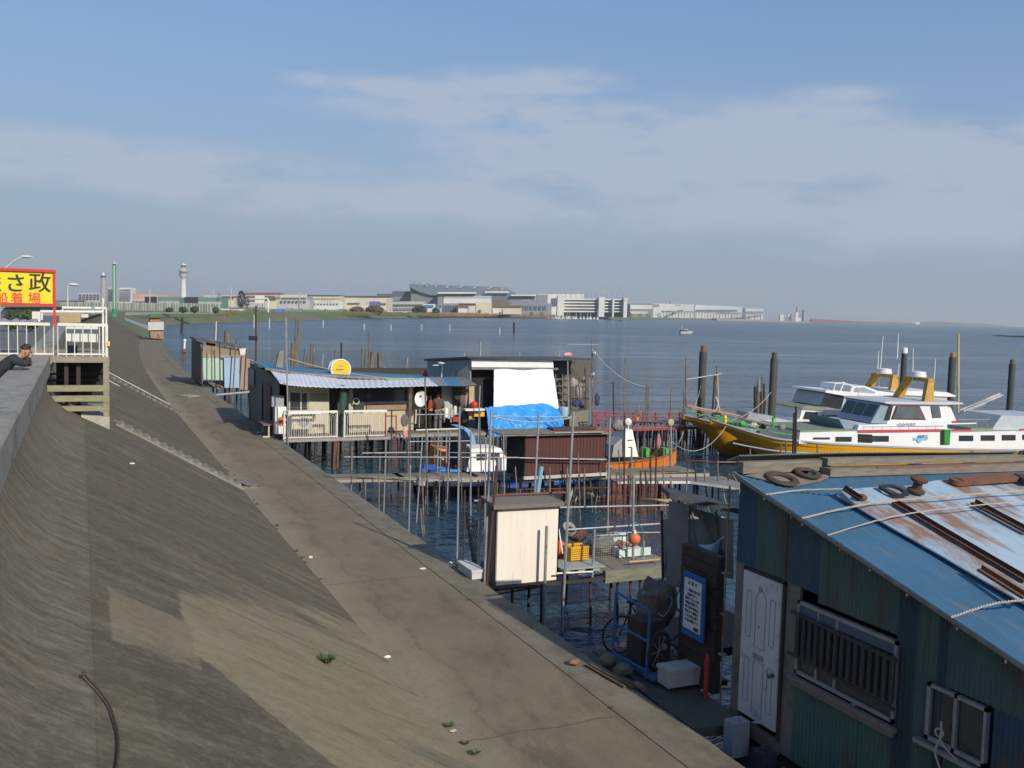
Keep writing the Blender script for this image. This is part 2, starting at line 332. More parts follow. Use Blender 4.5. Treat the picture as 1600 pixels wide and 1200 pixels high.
 fr2 = mth(t, 'ABSOLUTE', mth(t, 'SUBTRACT', X, .09)); base = mix(rng(fr2, .012, .004, 0, .35), base, (.06, .056, .045))
 fs = noise((1.5, 2.1, 1.5), 5.5, 9, .78, (6, 6, 6)); base = mix(rng(fs, .5, .75, 0, .5), base, (.33, .3, .23)); base = mix(rng(fs, .48, .3, 0, .45), base, (.075, .07, .052)); fine = noise((1, 1, 1), 28, 8, .8); base = mix(rng(fine, .3, .7, 0, .7), base, mix(1.0, base, (.62, .62, .6), 'MULTIPLY'))
 spk = rng(noise((1, 1, 1), 85, 3, .6, (5, 5, 1)), .66, .74, 0, .45); base = mix(spk, base, (.42, .4, .34))
 t.links.new(base, b.inputs['Base Color'])
 bp = N(t, 'ShaderNodeBump'); bp.inputs['Strength'].default_value = .55; bp.inputs['Distance'].default_value = .02
 t.links.new(mth(t, 'ADD', noise((1, 1, 1), 60, 5), mth(t, 'MULTIPLY', noise((.6, 2, .6), 6, 5), .7)), bp.inputs['Height']); t.links.new(bp.outputs[0], b.inputs['Normal'])
 return m
def prom_mat(name, c1, c2, c3, kerb=False):
 m = bpy.data.materials.new(name); m.use_nodes = True; t = m.node_tree; b = t.nodes['Principled BSDF']; b.inputs['Roughness'].default_value = .9; b.inputs['Specular IOR Level'].default_value = .2
 g = N(t, 'ShaderNodeNewGeometry'); sp = N(t, 'ShaderNodeSeparateXYZ'); t.links.new(g.outputs['Position'], sp.inputs[0]); X, Y = sp.outputs[0], sp.outputs[1]
 def noise(scale, ns, det=8, ro=.65, loc=(0, 0, 0)):
  mp_ = N(t, 'ShaderNodeMapping'); mp_.inputs['Scale'].default_value = scale; mp_.inputs['Location'].default_value = loc; t.links.new(g.outputs['Position'], mp_.inputs[0])
  n_ = N(t, 'ShaderNodeTexNoise'); n_.inputs['Scale'].default_value = ns; n_.inputs['Detail'].default_value = det; n_.inputs['Roughness'].default_value = ro; t.links.new(mp_.outputs[0], n_.inputs['Vector']); return n_.outputs['Fac']
 def rng(v, a, c, lo=0., hi=1.):
  r = N(t, 'ShaderNodeMapRange'); r.inputs['From Min'].default_value = a; r.inputs['From Max'].default_value = c; r.inputs['To Min'].default_value = lo; r.inputs['To Max'].default_value = hi; t.links.new(v, r.inputs['Value']); return r.outputs[0]
 def mix(f, a, c, bt='MIX'):
  x = N(t, 'ShaderNodeMix', data_type='RGBA', blend_type=bt)
  if isinstance(f, float): x.inputs['Factor'].default_value = f
  else: t.links.new(f, x.inputs['Factor'])
  for s_, q in (('A', a), ('B', c)):
   if isinstance(q, tuple): x.inputs[s_].default_value = (*q, 1)
   else: t.links.new(q, x.inputs[s_])
  return x.outputs['Result']
 base = mix(rng(noise((1, .5, 1), .9), .35, .65), c1, c2)
 base = mix(rng(noise((1, .6, 1), 2.3, 9, .7, (5, 2, 1)), .46, .64, 0, .8), base, c3)
 base = mix(rng(noise((1.2, .5, 1), 1.1, 9, .75, (1, 9, 4)), .52, .66, 0, .55), base, tuple(x*.5 for x in c1))
 if not kerb:
  # sand blown against the toe of the slope
  tx = mth(t, 'ADD', mth(t, 'SUBTRACT', X, 4.9), mth(t, 'MULTIPLY', mth(t, 'SUBTRACT', noise((1, .35, 1), 1.6, 6), .5), 1.8))
  base = mix(rng(tx, .35, -.25, 0, .6), base, (.30, .25, .17))
  base = mix(rng(mth(t, 'ABSOLUTE', mth(t, 'SUBTRACT', tx, .35)), .09, .02, 0, .25), base, (.09, .08, .06))
  blue = rng(noise((1, 1, 1), 5, 7, .7, (2, 7, 1)), .62, .66, 0, .55)
  bx = mth(t, 'MULTIPLY', rng(mth(t, 'ABSOLUTE', mth(t, 'SUBTRACT', X, 5.75)), .55, .3), rng(mth(t, 'ABSOLUTE', mth(t, 'SUBTRACT', Y, 11.3)), 1.3, .5)); base = mix(mth(t, 'MULTIPLY', blue, bx), base, (.22, .26, .33))
 jn = mth(t, 'ABSOLUTE', mth(t, 'SUBTRACT', mth(t, 'FRACT', mth(t, 'MULTIPLY', mth(t, 'ADD', Y, mth(t, 'MULTIPLY', noise((1, 1, 1), 1.1, 3), .3)), 1/(5.2 if kerb else 7.6))), .5))
 base = mix(rng(jn, .003, .001, 0, .6), base, (.06, .055, .045))
 base = mix(rng(noise((1, 1, 1), 26, 8, .75), .3, .7, 0, .5), base, mix(1.0, base, (.62, .62, .6), 'MULTIPLY'))
 spk = rng(noise((1, 1, 1), 75, 3, .6, (5, 5, 1)), .67, .75, 0, .4); base = mix(spk, base, (.4, .37, .3))
 t.links.new(base, b.inputs['Base Color'])
 bp = N(t, 'ShaderNodeBump'); bp.inputs['Strength'].default_value = .5; bp.inputs['Distance'].default_value = .015
 t.links.new(mth(t, 'ADD', noise((1, 1, 1), 55, 5), mth(t, 'MULTIPLY', noise((1, 1, 1), 5, 5), .5)), bp.inputs['Height']); t.links.new(bp.outputs[0], b.inputs['Normal'])
 return m
loft(PROF, YS).build('embankment', slope_mat(), kind='structure')
loft([(4.4, ZQ), (6.86, ZQ)], YS).build('promenade', prom_mat('promenade_concrete', (.225, .185, .128), (.17, .143, .1), (.235, .18, .115)), kind='structure')
YF = [-8+i*.2 for i in range(290)]+YS[62:]
qe = loft([(6.865, ZQ-.05), (6.865, ZQ+.012), (7.55, ZQ+.012), (7.58, ZQ-.03), (7.58, -2.5)], YF)
for i, p in enumerate(qe.v):
 if i % 5 in (2, 3): p.x += .05*mnoise.noise(Vector((0, p.y*1.7, 1)))-.035*max(0, mnoise.noise(Vector((3, p.y*4.1, 1)))-.25)*3; p.z -= .02*max(0, mnoise.noise(Vector((9, p.y*3, 2))))
qe.build('quay_edge', prom_mat('quay_edge_concrete', (.235, .205, .15), (.18, .158, .115), (.13, .115, .08), True), kind='structure')
# parapet on top of the sea wall, one stretch up to the platform and one beyond it
PARM = mat('parapet_concrete', (.23, .205, .175), (.30, .28, .24), ns=3, bump=.5, bs=40, c3=(.13, .12, .1), c3at=.58, c3s=2.2, c3sc=(1, .4, 1))
def parapet(ys, label):
 m = MB(); prof = [(-1.32, 4.2), (-1.32, 5.355), (-1.3, 5.385), (-.74, 5.385), (-.71, 5.35), (-.71, 4.93), (-.74, 4.9), (-1.0, 4.9)]
 k = len(prof)
 for y in ys:
  for (x, z) in prof: m.v.append(Vector((x+ox(y), y, z)))
 for j in range(len(ys)-1):
  for i in range(k-1): a = j*k+i; m.f.append((a, a+1, a+k+1, a+k)); m.sm.append(False)
 m.f.append(tuple(range(k))); m.f.append(tuple((len(ys)-1)*k+i for i in reversed(range(k)))); m.sm += [False]*2
 return m.build('sea_wall_parapet', PARM, base=(-1, ys[0], 4.2), label=label, cat='wall')
parapet([-8+i for i in range(36)], 'thick concrete parapet wall top the man leans on, in the left foreground')
parapet([31+i*2.0 for i in range(10)]+[51+i*6.0 for i in range(20)], 'far stretch of concrete sea wall top running on beyond the railed platform')
# road behind the sea wall
RM = mat('road_asphalt', (.16, .155, .145), (.12, .118, .11), ns=2, rough=.9, bump=.3)
loft([(-60, 4.15), (-14, 4.2), (-1.31, 4.2)], YS).build('road', RM, kind='structure')
# water
def water_mat():
 m = bpy.data.materials.new('bay_water'); m.use_nodes = True; t = m.node_tree; b = t.nodes['Principled BSDF']
 b.inputs['Base Color'].default_value = (.018, .055, .085, 1); b.inputs['IOR'].default_value = 1.33; b.inputs['Specular IOR Level'].default_value = .5
 g = N(t, 'ShaderNodeNewGeometry')
 def noise(scale, ns, det=3, ro=.55, loc=(0, 0, 0), rot=0, dis=0):
  mp_ = N(t, 'ShaderNodeMapping'); mp_.inputs['Scale'].default_value = scale; mp_.inputs['Location'].default_value = loc; mp_.inputs['Rotation'].default_value = (0, 0, rot); t.links.new(g.outputs['Position'], mp_.inputs[0])
  n_ = N(t, 'ShaderNodeTexNoise'); n_.inputs['Scale'].default_value = ns; n_.inputs['Detail'].default_value = det; n_.inputs['Roughness'].default_value = ro; n_.inputs['Distortion'].default_value = dis; t.links.new(mp_.outputs[0], n_.inputs['Vector']); return n_.outputs['Fac']
 h1 = noise((1, 1.7, 1), .9, 4, .6, rot=.4, dis=.6); h2 = noise((1, 1.4, 1), 3.2, 4, .6, rot=-.2, dis=.4); h3 = noise((1, 1.6, 1), .16, 3, .5, rot=.35)
 # calmer water close to the quay, choppier outside
 sp = N(t, 'ShaderNodeSeparateXYZ'); t.links.new(g.outputs['Position'], sp.inputs[0])
 ca = N(t, 'ShaderNodeMapRange'); ca.inputs['From Min'].default_value = 18; ca.inputs['From Max'].default_value = 60; ca.inputs['To Min'].default_value = .5; ca.inputs['To Max'].default_value = 1.0; t.links.new(sp.outputs[1], ca.inputs['Value'])
 rf_ = N(t, 'ShaderNodeMapRange'); rf_.inputs['From Min'].default_value = 22; rf_.inputs['From Max'].default_value = 300; rf_.inputs['To Min'].default_value = .07; rf_.inputs['To Max'].default_value = .2; t.links.new(sp.outputs[1], rf_.inputs['Value']); t.links.new(rf_.outputs[0], b.inputs['Roughness'])
 # bands where the breeze roughens the surface
 wd = noise((.6, 2.6, 1), .012, 5, .6, rot=.42); wr = N(t, 'ShaderNodeMapRange'); wr.inputs['From Min'].default_value = .38; wr.inputs['From Max'].default_value = .62; wr.inputs['To Min'].default_value = .35; wr.inputs['To Max'].default_value = 1.5; t.links.new(wd, wr.inputs['Value'])
 hh = mth(t, 'ADD', mth(t, 'ADD', mth(t, 'MULTIPLY', h1, .55), mth(t, 'MULTIPLY', h2, .085)), mth(t, 'MULTIPLY', h3, .5))
 hh = mth(t, 'MULTIPLY', hh, mth(t, 'MULTIPLY', ca.outputs[0], wr.outputs[0]))
 bp = N(t, 'ShaderNodeBump'); bp.inputs['Strength'].default_value = 1.0; bp.inputs['Distance'].default_value = 1.0; t.links.new(hh, bp.inputs['Height']); t.links.new(bp.outputs[0], b.inputs['Normal'])
 return m
wm = MB(); wm.quad((-200, -200, 0), (14000, -200, 0), (14000, 14000, 0), (-200, 14000, 0)); wm.build('water', water_mat(), kind='structure')
# far shore: bank and land
shore = [(11.2, 166), (15, 215), (25, 306), (44, 350), (72, 412), (110, 485), (158, 590), (218, 700), (365, 905), (544, 1096), (650, 1190), (790, 1270), (1150, 1700), (1700, 2300), (2600, 3200)]
def catmull(P, n=6):
 out = []
 for i in range(len(P)-1):
  p0 = P[max(0, i-1)]; p1 = P[i]; p2 = P[i+1]; p3 = P[min(len(P)-1, i+2)]
  for k in range(n):
   t_ = k/n; out.append(tuple(.5*((2*p1[c])+(-p0[c]+p2[c])*t_+(2*p0[c]-5*p1[c]+4*p2[c]-p3[c])*t_*t_+(-p0[c]+3*p1[c]-3*p2[c]+p3[c])*t_**3) for c in (0, 1)))
 out.append(P[-1]); return out
SH = catmull(shore)
def inland(i, d):
 a = Vector(SH[max(0, i-1)]); b = Vector(SH[min(len(SH)-1, i+1)]); t_ = (b-a).normalized(); n_ = Vector((-t_.y, t_.x)); p = Vector(SH[i])+n_*d; return p
bank = MB(); prof = [(-1.5, -1.5), (0, -.15), (1.0, .35), (7.5, 3.3), (9.5, 3.62), (16, 3.66)]
for i in range(len(SH)):
 for (d, z) in prof: p = inland(i, d); bank.v.append(Vector((p.x, p.y, z)))
k = len(prof)
for i in range(len(SH)-1):
 for j in range(k-1): a = i*k+j; bank.f.append((a, a+k, a+k+1, a+1)); bank.sm.append(False)
BANKM = mat('bank_grass_and_concrete', (.13, .115, .085), (.16, .15, .1), sc=(.1, .1, .6), ns=1.2, rough=.95, c3=(.10, .13, .05), c3at=.47, c3s=.035)
bank.build('shore_bank', BANKM, kind='structure')
land = MB()
for i in range(len(SH)):
 p = inland(i, 15.5); q = Vector((p.x-2600, p.y+2600)); land.v += [Vector((p.x, p.y, 3.63)), Vector((q.x, q.y, 3.63))]
for i in range(len(SH)-1): a = 2*i; land.f.append((a, a+2, a+3, a+1)); land.sm.append(False)
LANDM = mat('far_ground', (.16, .17, .09), (.2, .18, .12), ns=.03, rough=.95, c3=(.24, .23, .2), c3at=.5, c3s=.012)
land.build('ground', LANDM, kind='structure')
# long thin runway pier, the far coast and a sand bar on the right horizon
def strip(px, dist, zt, name, m, th=40, zb=-1):
 s_ = MB()
 for i in range(len(px)-1):
  (u0, d0, z0), (u1, d1, z1) = px[i], px[i+1]
  a = PD(u0, 500, d0); c = PD(u1, 500, d1); f = Vector((fw.x, fw.y, 0)).normalized()*th
  P = [Vector((a.x, a.y, zb)), Vector((c.x, c.y, zb)), Vector((a.x, a.y, 0))+f, Vector((c.x, c.y, 0))+f, Vector((a.x, a.y, z0)), Vector((c.x, c.y, z1)), Vector((a.x, a.y, z0))+f, Vector((c.x, c.y, z1))+f]
  s_.hexa(P)
 return s_
strip([(1120, 2300, 5), (1200, 2500, 4), (1268, 2600, 3)], 0, 0, '', None, 60).build('breakwater', mat('breakwater_stone', (.3, .28, .24), (.22, .2, .17), ns=.1), kind='structure')
strip([(1440, 7000, 14), (1475, 7200, 22), (1500, 7400, 17), (1540, 7600, 20), (1575, 7900, 8)], 0, 0, '', None, 200).build('far_coast', mat('far_coast_land', (.06, .08, .07), (.1, .11, .1), ns=.01), kind='structure')
strip([(1566, 620, .05), (1580, 600, .7), (1600, 590, .9), (1700, 560, .5)], 0, 0, '', None, 14, -.5).build('sand_bar', mat('sand_bar_sand', (.3, .2, .11), (.24, .16, .09), ns=.3), kind='structure')
# ================================================================== NEAR BLUE SHED
XF = 8.6
RN = Vector((.022, -.2424, 1)).normalized(); RP = Vector((8.42, 0, 1.968))      # roof plane, sloping down towards the viewer
def ROOF(u, v, lift=0): return PP(u, v, RP+RN*lift, RN)
def rz(y, x=8.42): return 1.968+.2424*y-.022*(x-8.42)
def paintm(name, a, b, c=None): return mat(name, a, b, sc=(1, 1, .5), ns=2.2, rough=.75, c3=c or (.09, .075, .05), c3at=.575, c3s=3, c3sc=(1, 1, .25))
TEAL = paintm('faded_teal_sheet', (.078, .13, .112), (.055, .098, .086)); TBLUE = paintm('blue_sheet', (.042, .09, .135), (.034, .068, .1)); TDARK = paintm('dark_teal_sheet', (.022, .045, .055), (.03, .06, .07))
GREENW = paintm('green_wall_sheet', (.07, .15, .115), (.05, .11, .09)); GBROWN = mat('brown_grey_board', (.21, .18, .155), (.15, .13, .11), sc=(1, 1, .4), ns=3, c3=(.1, .085, .07), c3at=.6)
shed = thing('corrugated_shed', (9.6, 8.0, 0), 'big blue and green corrugated shed with a white door, right foreground', 'shed')
def yX(u, v): return PX(u, v, XF).y
def wall_sheet(name, y0, y1, z0, zt, m, x=XF, pitch=.064, amp=.009):
 """corrugated upright sheet on the quay side, top follows zt(y)"""
 c = max(2, int(abs(y1-y0)/pitch)); n = c*4
 mb = MB(); k = n+1
 for i in range(k):
  a = i/n; y = y0+(y1-y0)*a; xx = x-amp*math.sin(a*c*2*math.pi)
  mb.v.append(Vector((xx, y, z0(y) if callable(z0) else z0))); mb.v.append(Vector((xx, y, zt(y) if callable(zt) else zt)))
 for i in range(n): a = 2*i; mb.f.append((a, a+2, a+3, a+1)); mb.sm.append(True)
 b = len(mb.v); mb.v += [p+Vector((.012, 0, 0)) for p in mb.v[:b]]
 for i in range(n): a = b+2*i; mb.f.append((a+1, a+3, a+2, a)); mb.sm.append(True)
 for i in range(n): a = 2*i; mb.f.append((a+1, a+3, b+a+3, b+a+1)); mb.f.append((a+2, a, b+a, b+a+2)); mb.sm += [False]*2
 return mb.build(name, m, shed)
top = lambda y: rz(y)-.06
lo1 = 3.32
# upper row of sheets, alternating colours
wall_sheet('wall_sheet', 11.05, yX(1188, 800), lo1, top, TBLUE)
wall_sheet('wall_sheet', yX(1188, 800)+.04, yX(1233, 800), lo1+.01, top, TEAL, XF-.012)
wall_sheet('wall_sheet', yX(1233, 800)+.04, yX(1289, 830), lo1-.02, top, TBLUE, XF-.002)
y3 = yX(1289, 830); y4 = yX(1411, 930); y5 = yX(1437, 960)
wall_sheet('wall_sheet', y3+.04, 9.2, 3.2, top, TEAL, XF-.014)
wall_sheet('wall_sheet', 9.2+.03, y4+.02, 3.2, top, TEAL, XF-.004)
wall_sheet('wall_sheet', y4+.03, y5, .95, top, TDARK, XF-.016)
wall_sheet('wall_sheet', y5+.03, y5-.33, .95, top, TEAL, XF-.004)
wall_sheet('wall_sheet', y5-.3, y5-.42, .9, top, TDARK, XF-.02)
wall_sheet('wall_sheet', y5-.4, 5.0, 2.86, top, TEAL, XF-.006)
ysw0, ysw1 = 7.55, 6.74
wall_sheet('wall_sheet', y5-.4, ysw0+.02, .95, 2.87, TEAL, XF-.007)
wall_sheet('wall_sheet', ysw0+.03, ysw1-.02, .92, 2.16, GREENW, XF-.003)
wall_sheet('wall_sheet', ysw1-.01, 5.0, .92, 2.87, TBLUE, XF+.01)
# lower row under the barred window
wall_sheet('wall_sheet', 9.72, 9.1, .95, 2.05, GREENW, XF-.004)
wall_sheet('wall_sheet', 9.12, 8.55, .95, 2.05, GREENW, XF-.014)
wall_sheet('wall_sheet', 8.56, y4+.02, .9, 2.05, GREENW, XF-.003)
# board wall around the door
b = MB(); b.box(XF+.005, XF+.05, 10.82, 11.05, .95, 3.34); b.build('board_wall', GBROWN, shed)
b = MB(); b.box(XF+.005, XF+.05, 9.70, 9.98, .95, 3.34); b.box(XF+.005, XF+.05, 9.98, 10.82, 3.28, 3.34); b.box(XF+.0, XF+.05, 9.98, 10.82, .9, 1.1); b.build('board_wall', GBROWN, shed)
# far gable, back and inner walls
b = MB(); b.slab([(XF+.02, 11.02, .9), (15, 11.02, .9), (15, 11.02, rz(11.0, 15)-.05), (XF+.02, 11.02, rz(11.0)-.05)], .03, (0, 1, 0)); b.build('gable_wall', TBLUE, shed)
b = MB(); b.box(XF+.1, 19, 4.8, 10.95, .78, .86); b.build('floor', DARKWOOD, shed)
b = MB(); b.slab([(19, 4.8, .9), (19, 10.9, .9), (19, 10.9, rz(10.9, 19)-.05), (19, 4.8, rz(4.8, 19)-.05)], .03, (1, 0, 0)); b.build('back_wall', DARKWOOD, shed)
b = MB(); b.slab([(XF+.02, 4.9, .9), (19, 4.9, .9), (19, 4.9, rz(4.9, 19)-.05), (XF+.02, 4.9, rz(4.9)-.05)], .03, (0, -1, 0)); b.build('near_wall', DARKWOOD, shed)
# roof sheets: ridges run down the slope
def roof_sheet(x0, x1, y0, y1, m, lift=0., pitch=.076, amp=.010, th=.02, name='roof_sheet', parent=shed):
 c = int((x1-x0)/pitch); n = c*4; mb = MB()
 for i in range(n+1):
  a = i/n; x = x0+(x1-x0)*a; dz = amp*math.sin(a*c*2*math.pi)+lift+.008*mnoise.noise(Vector((x*.7, 3, 0)))
  for y in (y0, y1): mb.v.append(Vector((x, y, rz(y, x)+dz)))
 for i in range(n): a = 2*i; mb.f.append((a, a+2, a+3, a+1)); mb.sm.append(True)
 b_ = len(mb.v); mb.v += [p-Vector((0, 0, th)) for p in mb.v[:b_]]
 for i in range(n): a = b_+2*i; mb.f.append((a+1, a+3, a+2, a)); mb.sm.append(True);
 for i in range(n): a = 2*i; mb.f += [(a+1, a+3, b_+a+3, b_+a+1), (a+2, a, b_+a, b_+a+2)]; mb.sm += [False]*2
 mb.f.append((0, 1, b_+1, b_)); mb.f.append((2*n+1, 2*n, b_+2*n, b_+2*n+1)); mb.sm += [False]*2
 return mb.build(name, m, parent)
RB = mat('blue_roof_paint', (.066, .165, .26), (.048, .125, .2), sc=(1, .4, 1), ns=2.5, rough=.7, c3=(.13, .17, .19), c3at=.6, c3s=2.2, c3sc=(2.5, .35, 1))
roof_sheet(8.42, 19.2, 10.98, 4.7, RB)
# rake trim with little hooks
b = MB(); b.bar((8.43, 10.97, rz(10.97)-.035), (8.43, 4.7, rz(4.7)-.035), .03, .05); b.build('eave_trim', mat('grey_trim', (.25, .25, .22), (.16, .15, .12), ns=8, rough=.8), shed)
for (u, v) in [(1197, 768), (1238, 805), (1256, 810), (1315, 848), (1362, 878), (1420, 918), (1498, 973), (1574, 1027)]:
 p = PX(u, v, 8.42); h = MB(); h.tube([(8.43, p.y, rz(p.y)-.02), (8.41, p.y, rz(p.y)-.075), (8.385, p.y-.01, rz(p.y)-.085), (8.375, p.y-.012, rz(p.y)-.06)], .008, 5); h.build('roof_hook', PIPEO, shed)
# door
d = MB(); d.box(XF-.055, XF-.012, 10.0, 10.80, 1.22, 3.26); door = d.build('door', mat('old_white_door', (.56, .55, .56), (.47, .46, .47), sc=(1, 1, .5), ns=2, rough=.6, c3=(.27, .22, .18), c3at=.6, c3s=3), shed)
GRV = mat('door_groove_shadow_line', (.3, .28, .28), (.24, .22, .22))
g = MB()
def rect_line(y0, y1, z0, z1, arch=0):
 pts = [(XF-.058, y0, z0), (XF-.058, y0, z1), (XF-.058, (y0+y1)/2, z1+arch), (XF-.058, y1, z1), (XF-.058, y1, z0), (XF-.058, y0, z0)]
 g.tube(pts, .006, 4)
rect_line(10.10, 10.2, 1.42, 2.05); rect_line(10.29, 10.5, 1.3, 2.05); rect_line(10.6, 10.7, 1.42, 2.05); rect_line(10.1, 10.2, 2.35, 3.0); rect_line(10.29, 10.5, 2.25, 2.95, .16); rect_line(10.6, 10.7, 2.35, 3.0)
g.build('moulding', GRV, door)
g = MB(); g.lathe((XF-.05, 10.08, 1.98), [(.03, 0), (.03, .015), (.012, .02), (.012, .05), (.028, .06), (.03, .08), (.018, .095)], 12, (-1, 0, 0)); g.build('door_handle', mat('tarnished_metal', (.2, .17, .14), (.12, .1, .08), ns=10, rough=.4, metal=.7), door)
g = MB(); g.box(XF-.062, XF-.056, 10.3, 10.52, 2.08, 2.16); g.build('letter_slot', GRV, door)
g = MB(); g.lathe((XF-.055, 10.42, 2.55), [(.018, 0), (.018, .008), (.008, .012)], 10, (-1, 0, 0)); g.lathe((XF-.055, 10.42, 3.08), [(.05, 0), (.04, .01), (.01, .015)], 8, (-1, 0, 0)); g.build('peephole', GREYP, door)
g = MB();
for q in ((9.955, 10.0), (10.80, 10.835)): g.box(XF-.03, XF+.01, q[0], q[1], 1.1, 3.3)
g.box(XF-.03, XF+.01, 9.955, 10.835, 3.262, 3.31); g.build('door_frame', DARKWOOD, shed)
# barred window
y0, y1 = 9.68, 7.99; wz0, wz1 = 2.17, 3.14
wn = MB()
for (a, c, e, f_) in ((y1, y0, wz1-.045, wz1), (y1, y0, wz0, wz0+.05), (y1, y1+.04, wz0, wz1), (y0-.04, y0, wz0, wz1)): wn.box(XF-.05, XF+.01, a, c, e, f_)
wn.box(XF-.035, XF, 8.95, 8.99, wz0, wz1); wn.box(XF-.04, XF-.005, 9.28, 9.315, wz0, wz1)
ALU = mat('weathered_aluminium', (.34, .35, .35), (.25, .255, .25), ns=6, rough=.5, metal=.4)
win = wn.build('window', ALU, shed)
g = MB(); g.box(XF-.012, XF-.002, y1+.04, y0-.04, wz0+.05, wz1-.045); g.build('pane', GLASS, win)
g = MB(); g.box(XF-.11, XF-.04, y1-.06, y0+.06, wz0-.09, wz0-.03); g.box(XF-.08, XF-.03, y1-.02, y0+.02, wz0-.16, wz0-.1); g.build('sill', GBROWN, win)
g = MB(); g.bar((XF-.09, y0+.06, 2.98), (XF-.09, y1-.04, 2.93), .03, .04); g.bar((XF-.09, y0+.1, 2.42), (XF-.09, y1-.04, 2.36), .03, .04)
for i in range(15): yy = y0-.06-i*.115; g.box(XF-.1, XF-.072, yy-.035, yy+.02, 2.42, 2.97)
g.build('window_bars', mat('blackened_timber', (.035, .035, .033), (.06, .058, .052), sc=(1, 1, .4), ns=4, rough=.8), win)
g = MB(); g.box(XF-.03, XF-.014, y1+.05, y0-.05, 2.97, 3.09); g.build('window_blind', mat('blue_grey_blind', (.1, .13, .17), (.08, .1, .13)), win)
# small window
wn = MB(); y0, y1, wz0, wz1 = 7.53, 6.76, 2.2, 2.84
for (a, c, e, f_) in ((y1, y0, wz1-.04, wz1), (y1, y0, wz0, wz0+.05), (y1, y1+.035, wz0, wz1), (y0-.05, y0, wz0, wz1), (7.13, 7.17, wz0, wz1)): wn.box(XF-.06, XF+.0, a, c, e, f_)
win = wn.build('window', ALU, shed)
g = MB(); g.box(XF-.02, XF-.01, y1+.035, y0-.05, wz0+.05, wz1-.04); g.build('pane', GLASS, win)
g = MB(); g.box(XF-.1, XF-.02, y1-.05, y0+.12, wz0-.08, wz0-.03); g.build('sill', ALU, win)
# stilts and cross beams under the shed
for i, (x, y) in enumerate([(8.75, 11.0), (8.75, 9.6), (8.75, 8.2), (8.75, 6.6), (10.6, 11.1), (12.6, 11.1), (14.6, 11.1), (17, 11.1)]):
 g = MB(); g.tube([(x, y, -1.2), (x, y, .8)], .06, 8); g.build('stilt', STAKED, shed)
g = MB(); g.box(8.62, 8.74, 5, 11.2, .62, .78); g.box(8.7, 18.8, 11.0, 11.12, .62, .78); g.build('floor_beam', DARKWOOD, shed)
# conduit, red pipe beside the door
g = MB(); g.tube([(8.5, 11.15, 4.4), (8.5, 11.15, 1.0)], .014, 6)
for z in (3.1, 2.5, 1.9): g.box(8.46, 8.55, 11.1, 11.2, z, z+.025)
g.build('conduit', PIPEO, shed)
g = MB(); g.tube([(8.44, 11.42, 1.1), (8.44, 11.42, 1.75)], .035, 8); g.lathe((8.44, 11.42, 1.75), [(.035, 0), (.02, .05), (.02, .08)], 8); tag(g.build('red_pipe', REDM, label='red painted metal pipe standing on the quay beside the white door', cat='pipe'))
# ---- ridge timbers and the things lying on the roof
def onroof(x, y, l=0): return Vector((x, y, rz(y, x)+l))
b = MB(); b.bar(onroof(8.47, 10.9, .095), onroof(10.1, 10.95, .085), .14, .16); b.build('ridge_board', WOOD, label='short grey weathered board at the left end of the blue roof ridge', cat='board')
b = MB(); b.bar(onroof(9.95, 10.86, .175), onroof(14.2, 10.9, .15), .16, .10); b.build('ridge_board', WOOD, label='long upper grey plank with a red strip along the blue roof ridge', cat='board')
b = MB(); b.bar(onroof(9.9, 10.76, .06), onroof(14.4, 10.78, .055), .2, .12); b.build('ridge_board', WOOD, label='lower brown weathered plank under the red strip on the blue roof', cat='board')
b = MB(); b.bar(onroof(10.8, 10.68, .135), onroof(13.9, 10.7, .13), .04, .03); b.build('red_strip', mat('faded_red_wood', (.22, .07, .05), (.16, .1, .08), sc=(1, 8, 8), ns=4), label='faded red strip of wood between two planks on the blue roof', cat='strip')
P_, n_ = corr(lambda a, c: (8.55+a*5.7, 11.02+c*.3, rz(10.95, 8.55+a*5.7)+.235-c*.12+.015*math.sin(a*5)), 0, (0, 0, 1), 100, .012); bb = MB(); bb.grid(P_, n_//2, 1, True, .008); bb.build('ridge_sheet', mat('pale_green_sheet', (.28, .32, .27), (.2, .23, .19), ns=3), label='thin pale corrugated strip showing its toothed edge above the roof planks', cat='metal sheet')
SCR = mat('rusty_scrap', (.085, .055, .042), (.05, .035, .03), ns=6, rough=.9, bump=.3, c3=(.15, .075, .045), c3at=.6)
b = MB(); b.slab([ROOF(1165, 742, .03), ROOF(1240, 760, .03), ROOF(1282, 751, .035), ROOF(1300, 742, .03), ROOF(1200, 738, .03)], .012, RN); b.build('flat_scrap', mat('grey_brown_ply', (.24, .2, .17), (.16, .13, .11), ns=4, c3=(.28, .14, .07), c3at=.58), label='grey brown warped board lying at the top left corner of the blue roof', cat='board')
def ring(u, v, R_, r, label, sx=1, m=BLACK, lift=.05, flat=.55, box=False):
 c = ROOF(u, v, lift); g = MB()
 if box:
  x = Vector((1, 0, 0)); y = Vector((0, 1, .276)).normalized()
  n = 28; ro = R_; prof = []
  for i in range(n):
   a = 2*math.pi*i/n; k = 1/max(abs(math.cos(a)), abs(math.sin(a))); k = min(k, 1.22)
   o_ = c+(x*math.cos(a)+y*math.sin(a))*ro*k; i_ = c+(x*math.cos(a)+y*math.sin(a))*ro*.72
   g.v += [o_, o_+RN*.03, i_+RN*.03, i_]
  for i in range(n):
   for q in range(4): g.f.append((i*4+q, ((i+1) % n)*4+q, ((i+1) % n)*4+(q+1) % 4, i*4+(q+1) % 4)); g.sm.append(False)
 else: g.torus(c, RN, R_, r, 28, 8, flat)
 return g.build('rubber_ring', m, label=label, cat='ring')
ring(1222, 748, .19, .055, 'dark round rubber ring lying at the left end of the blue roof by the planks', m=SCR)
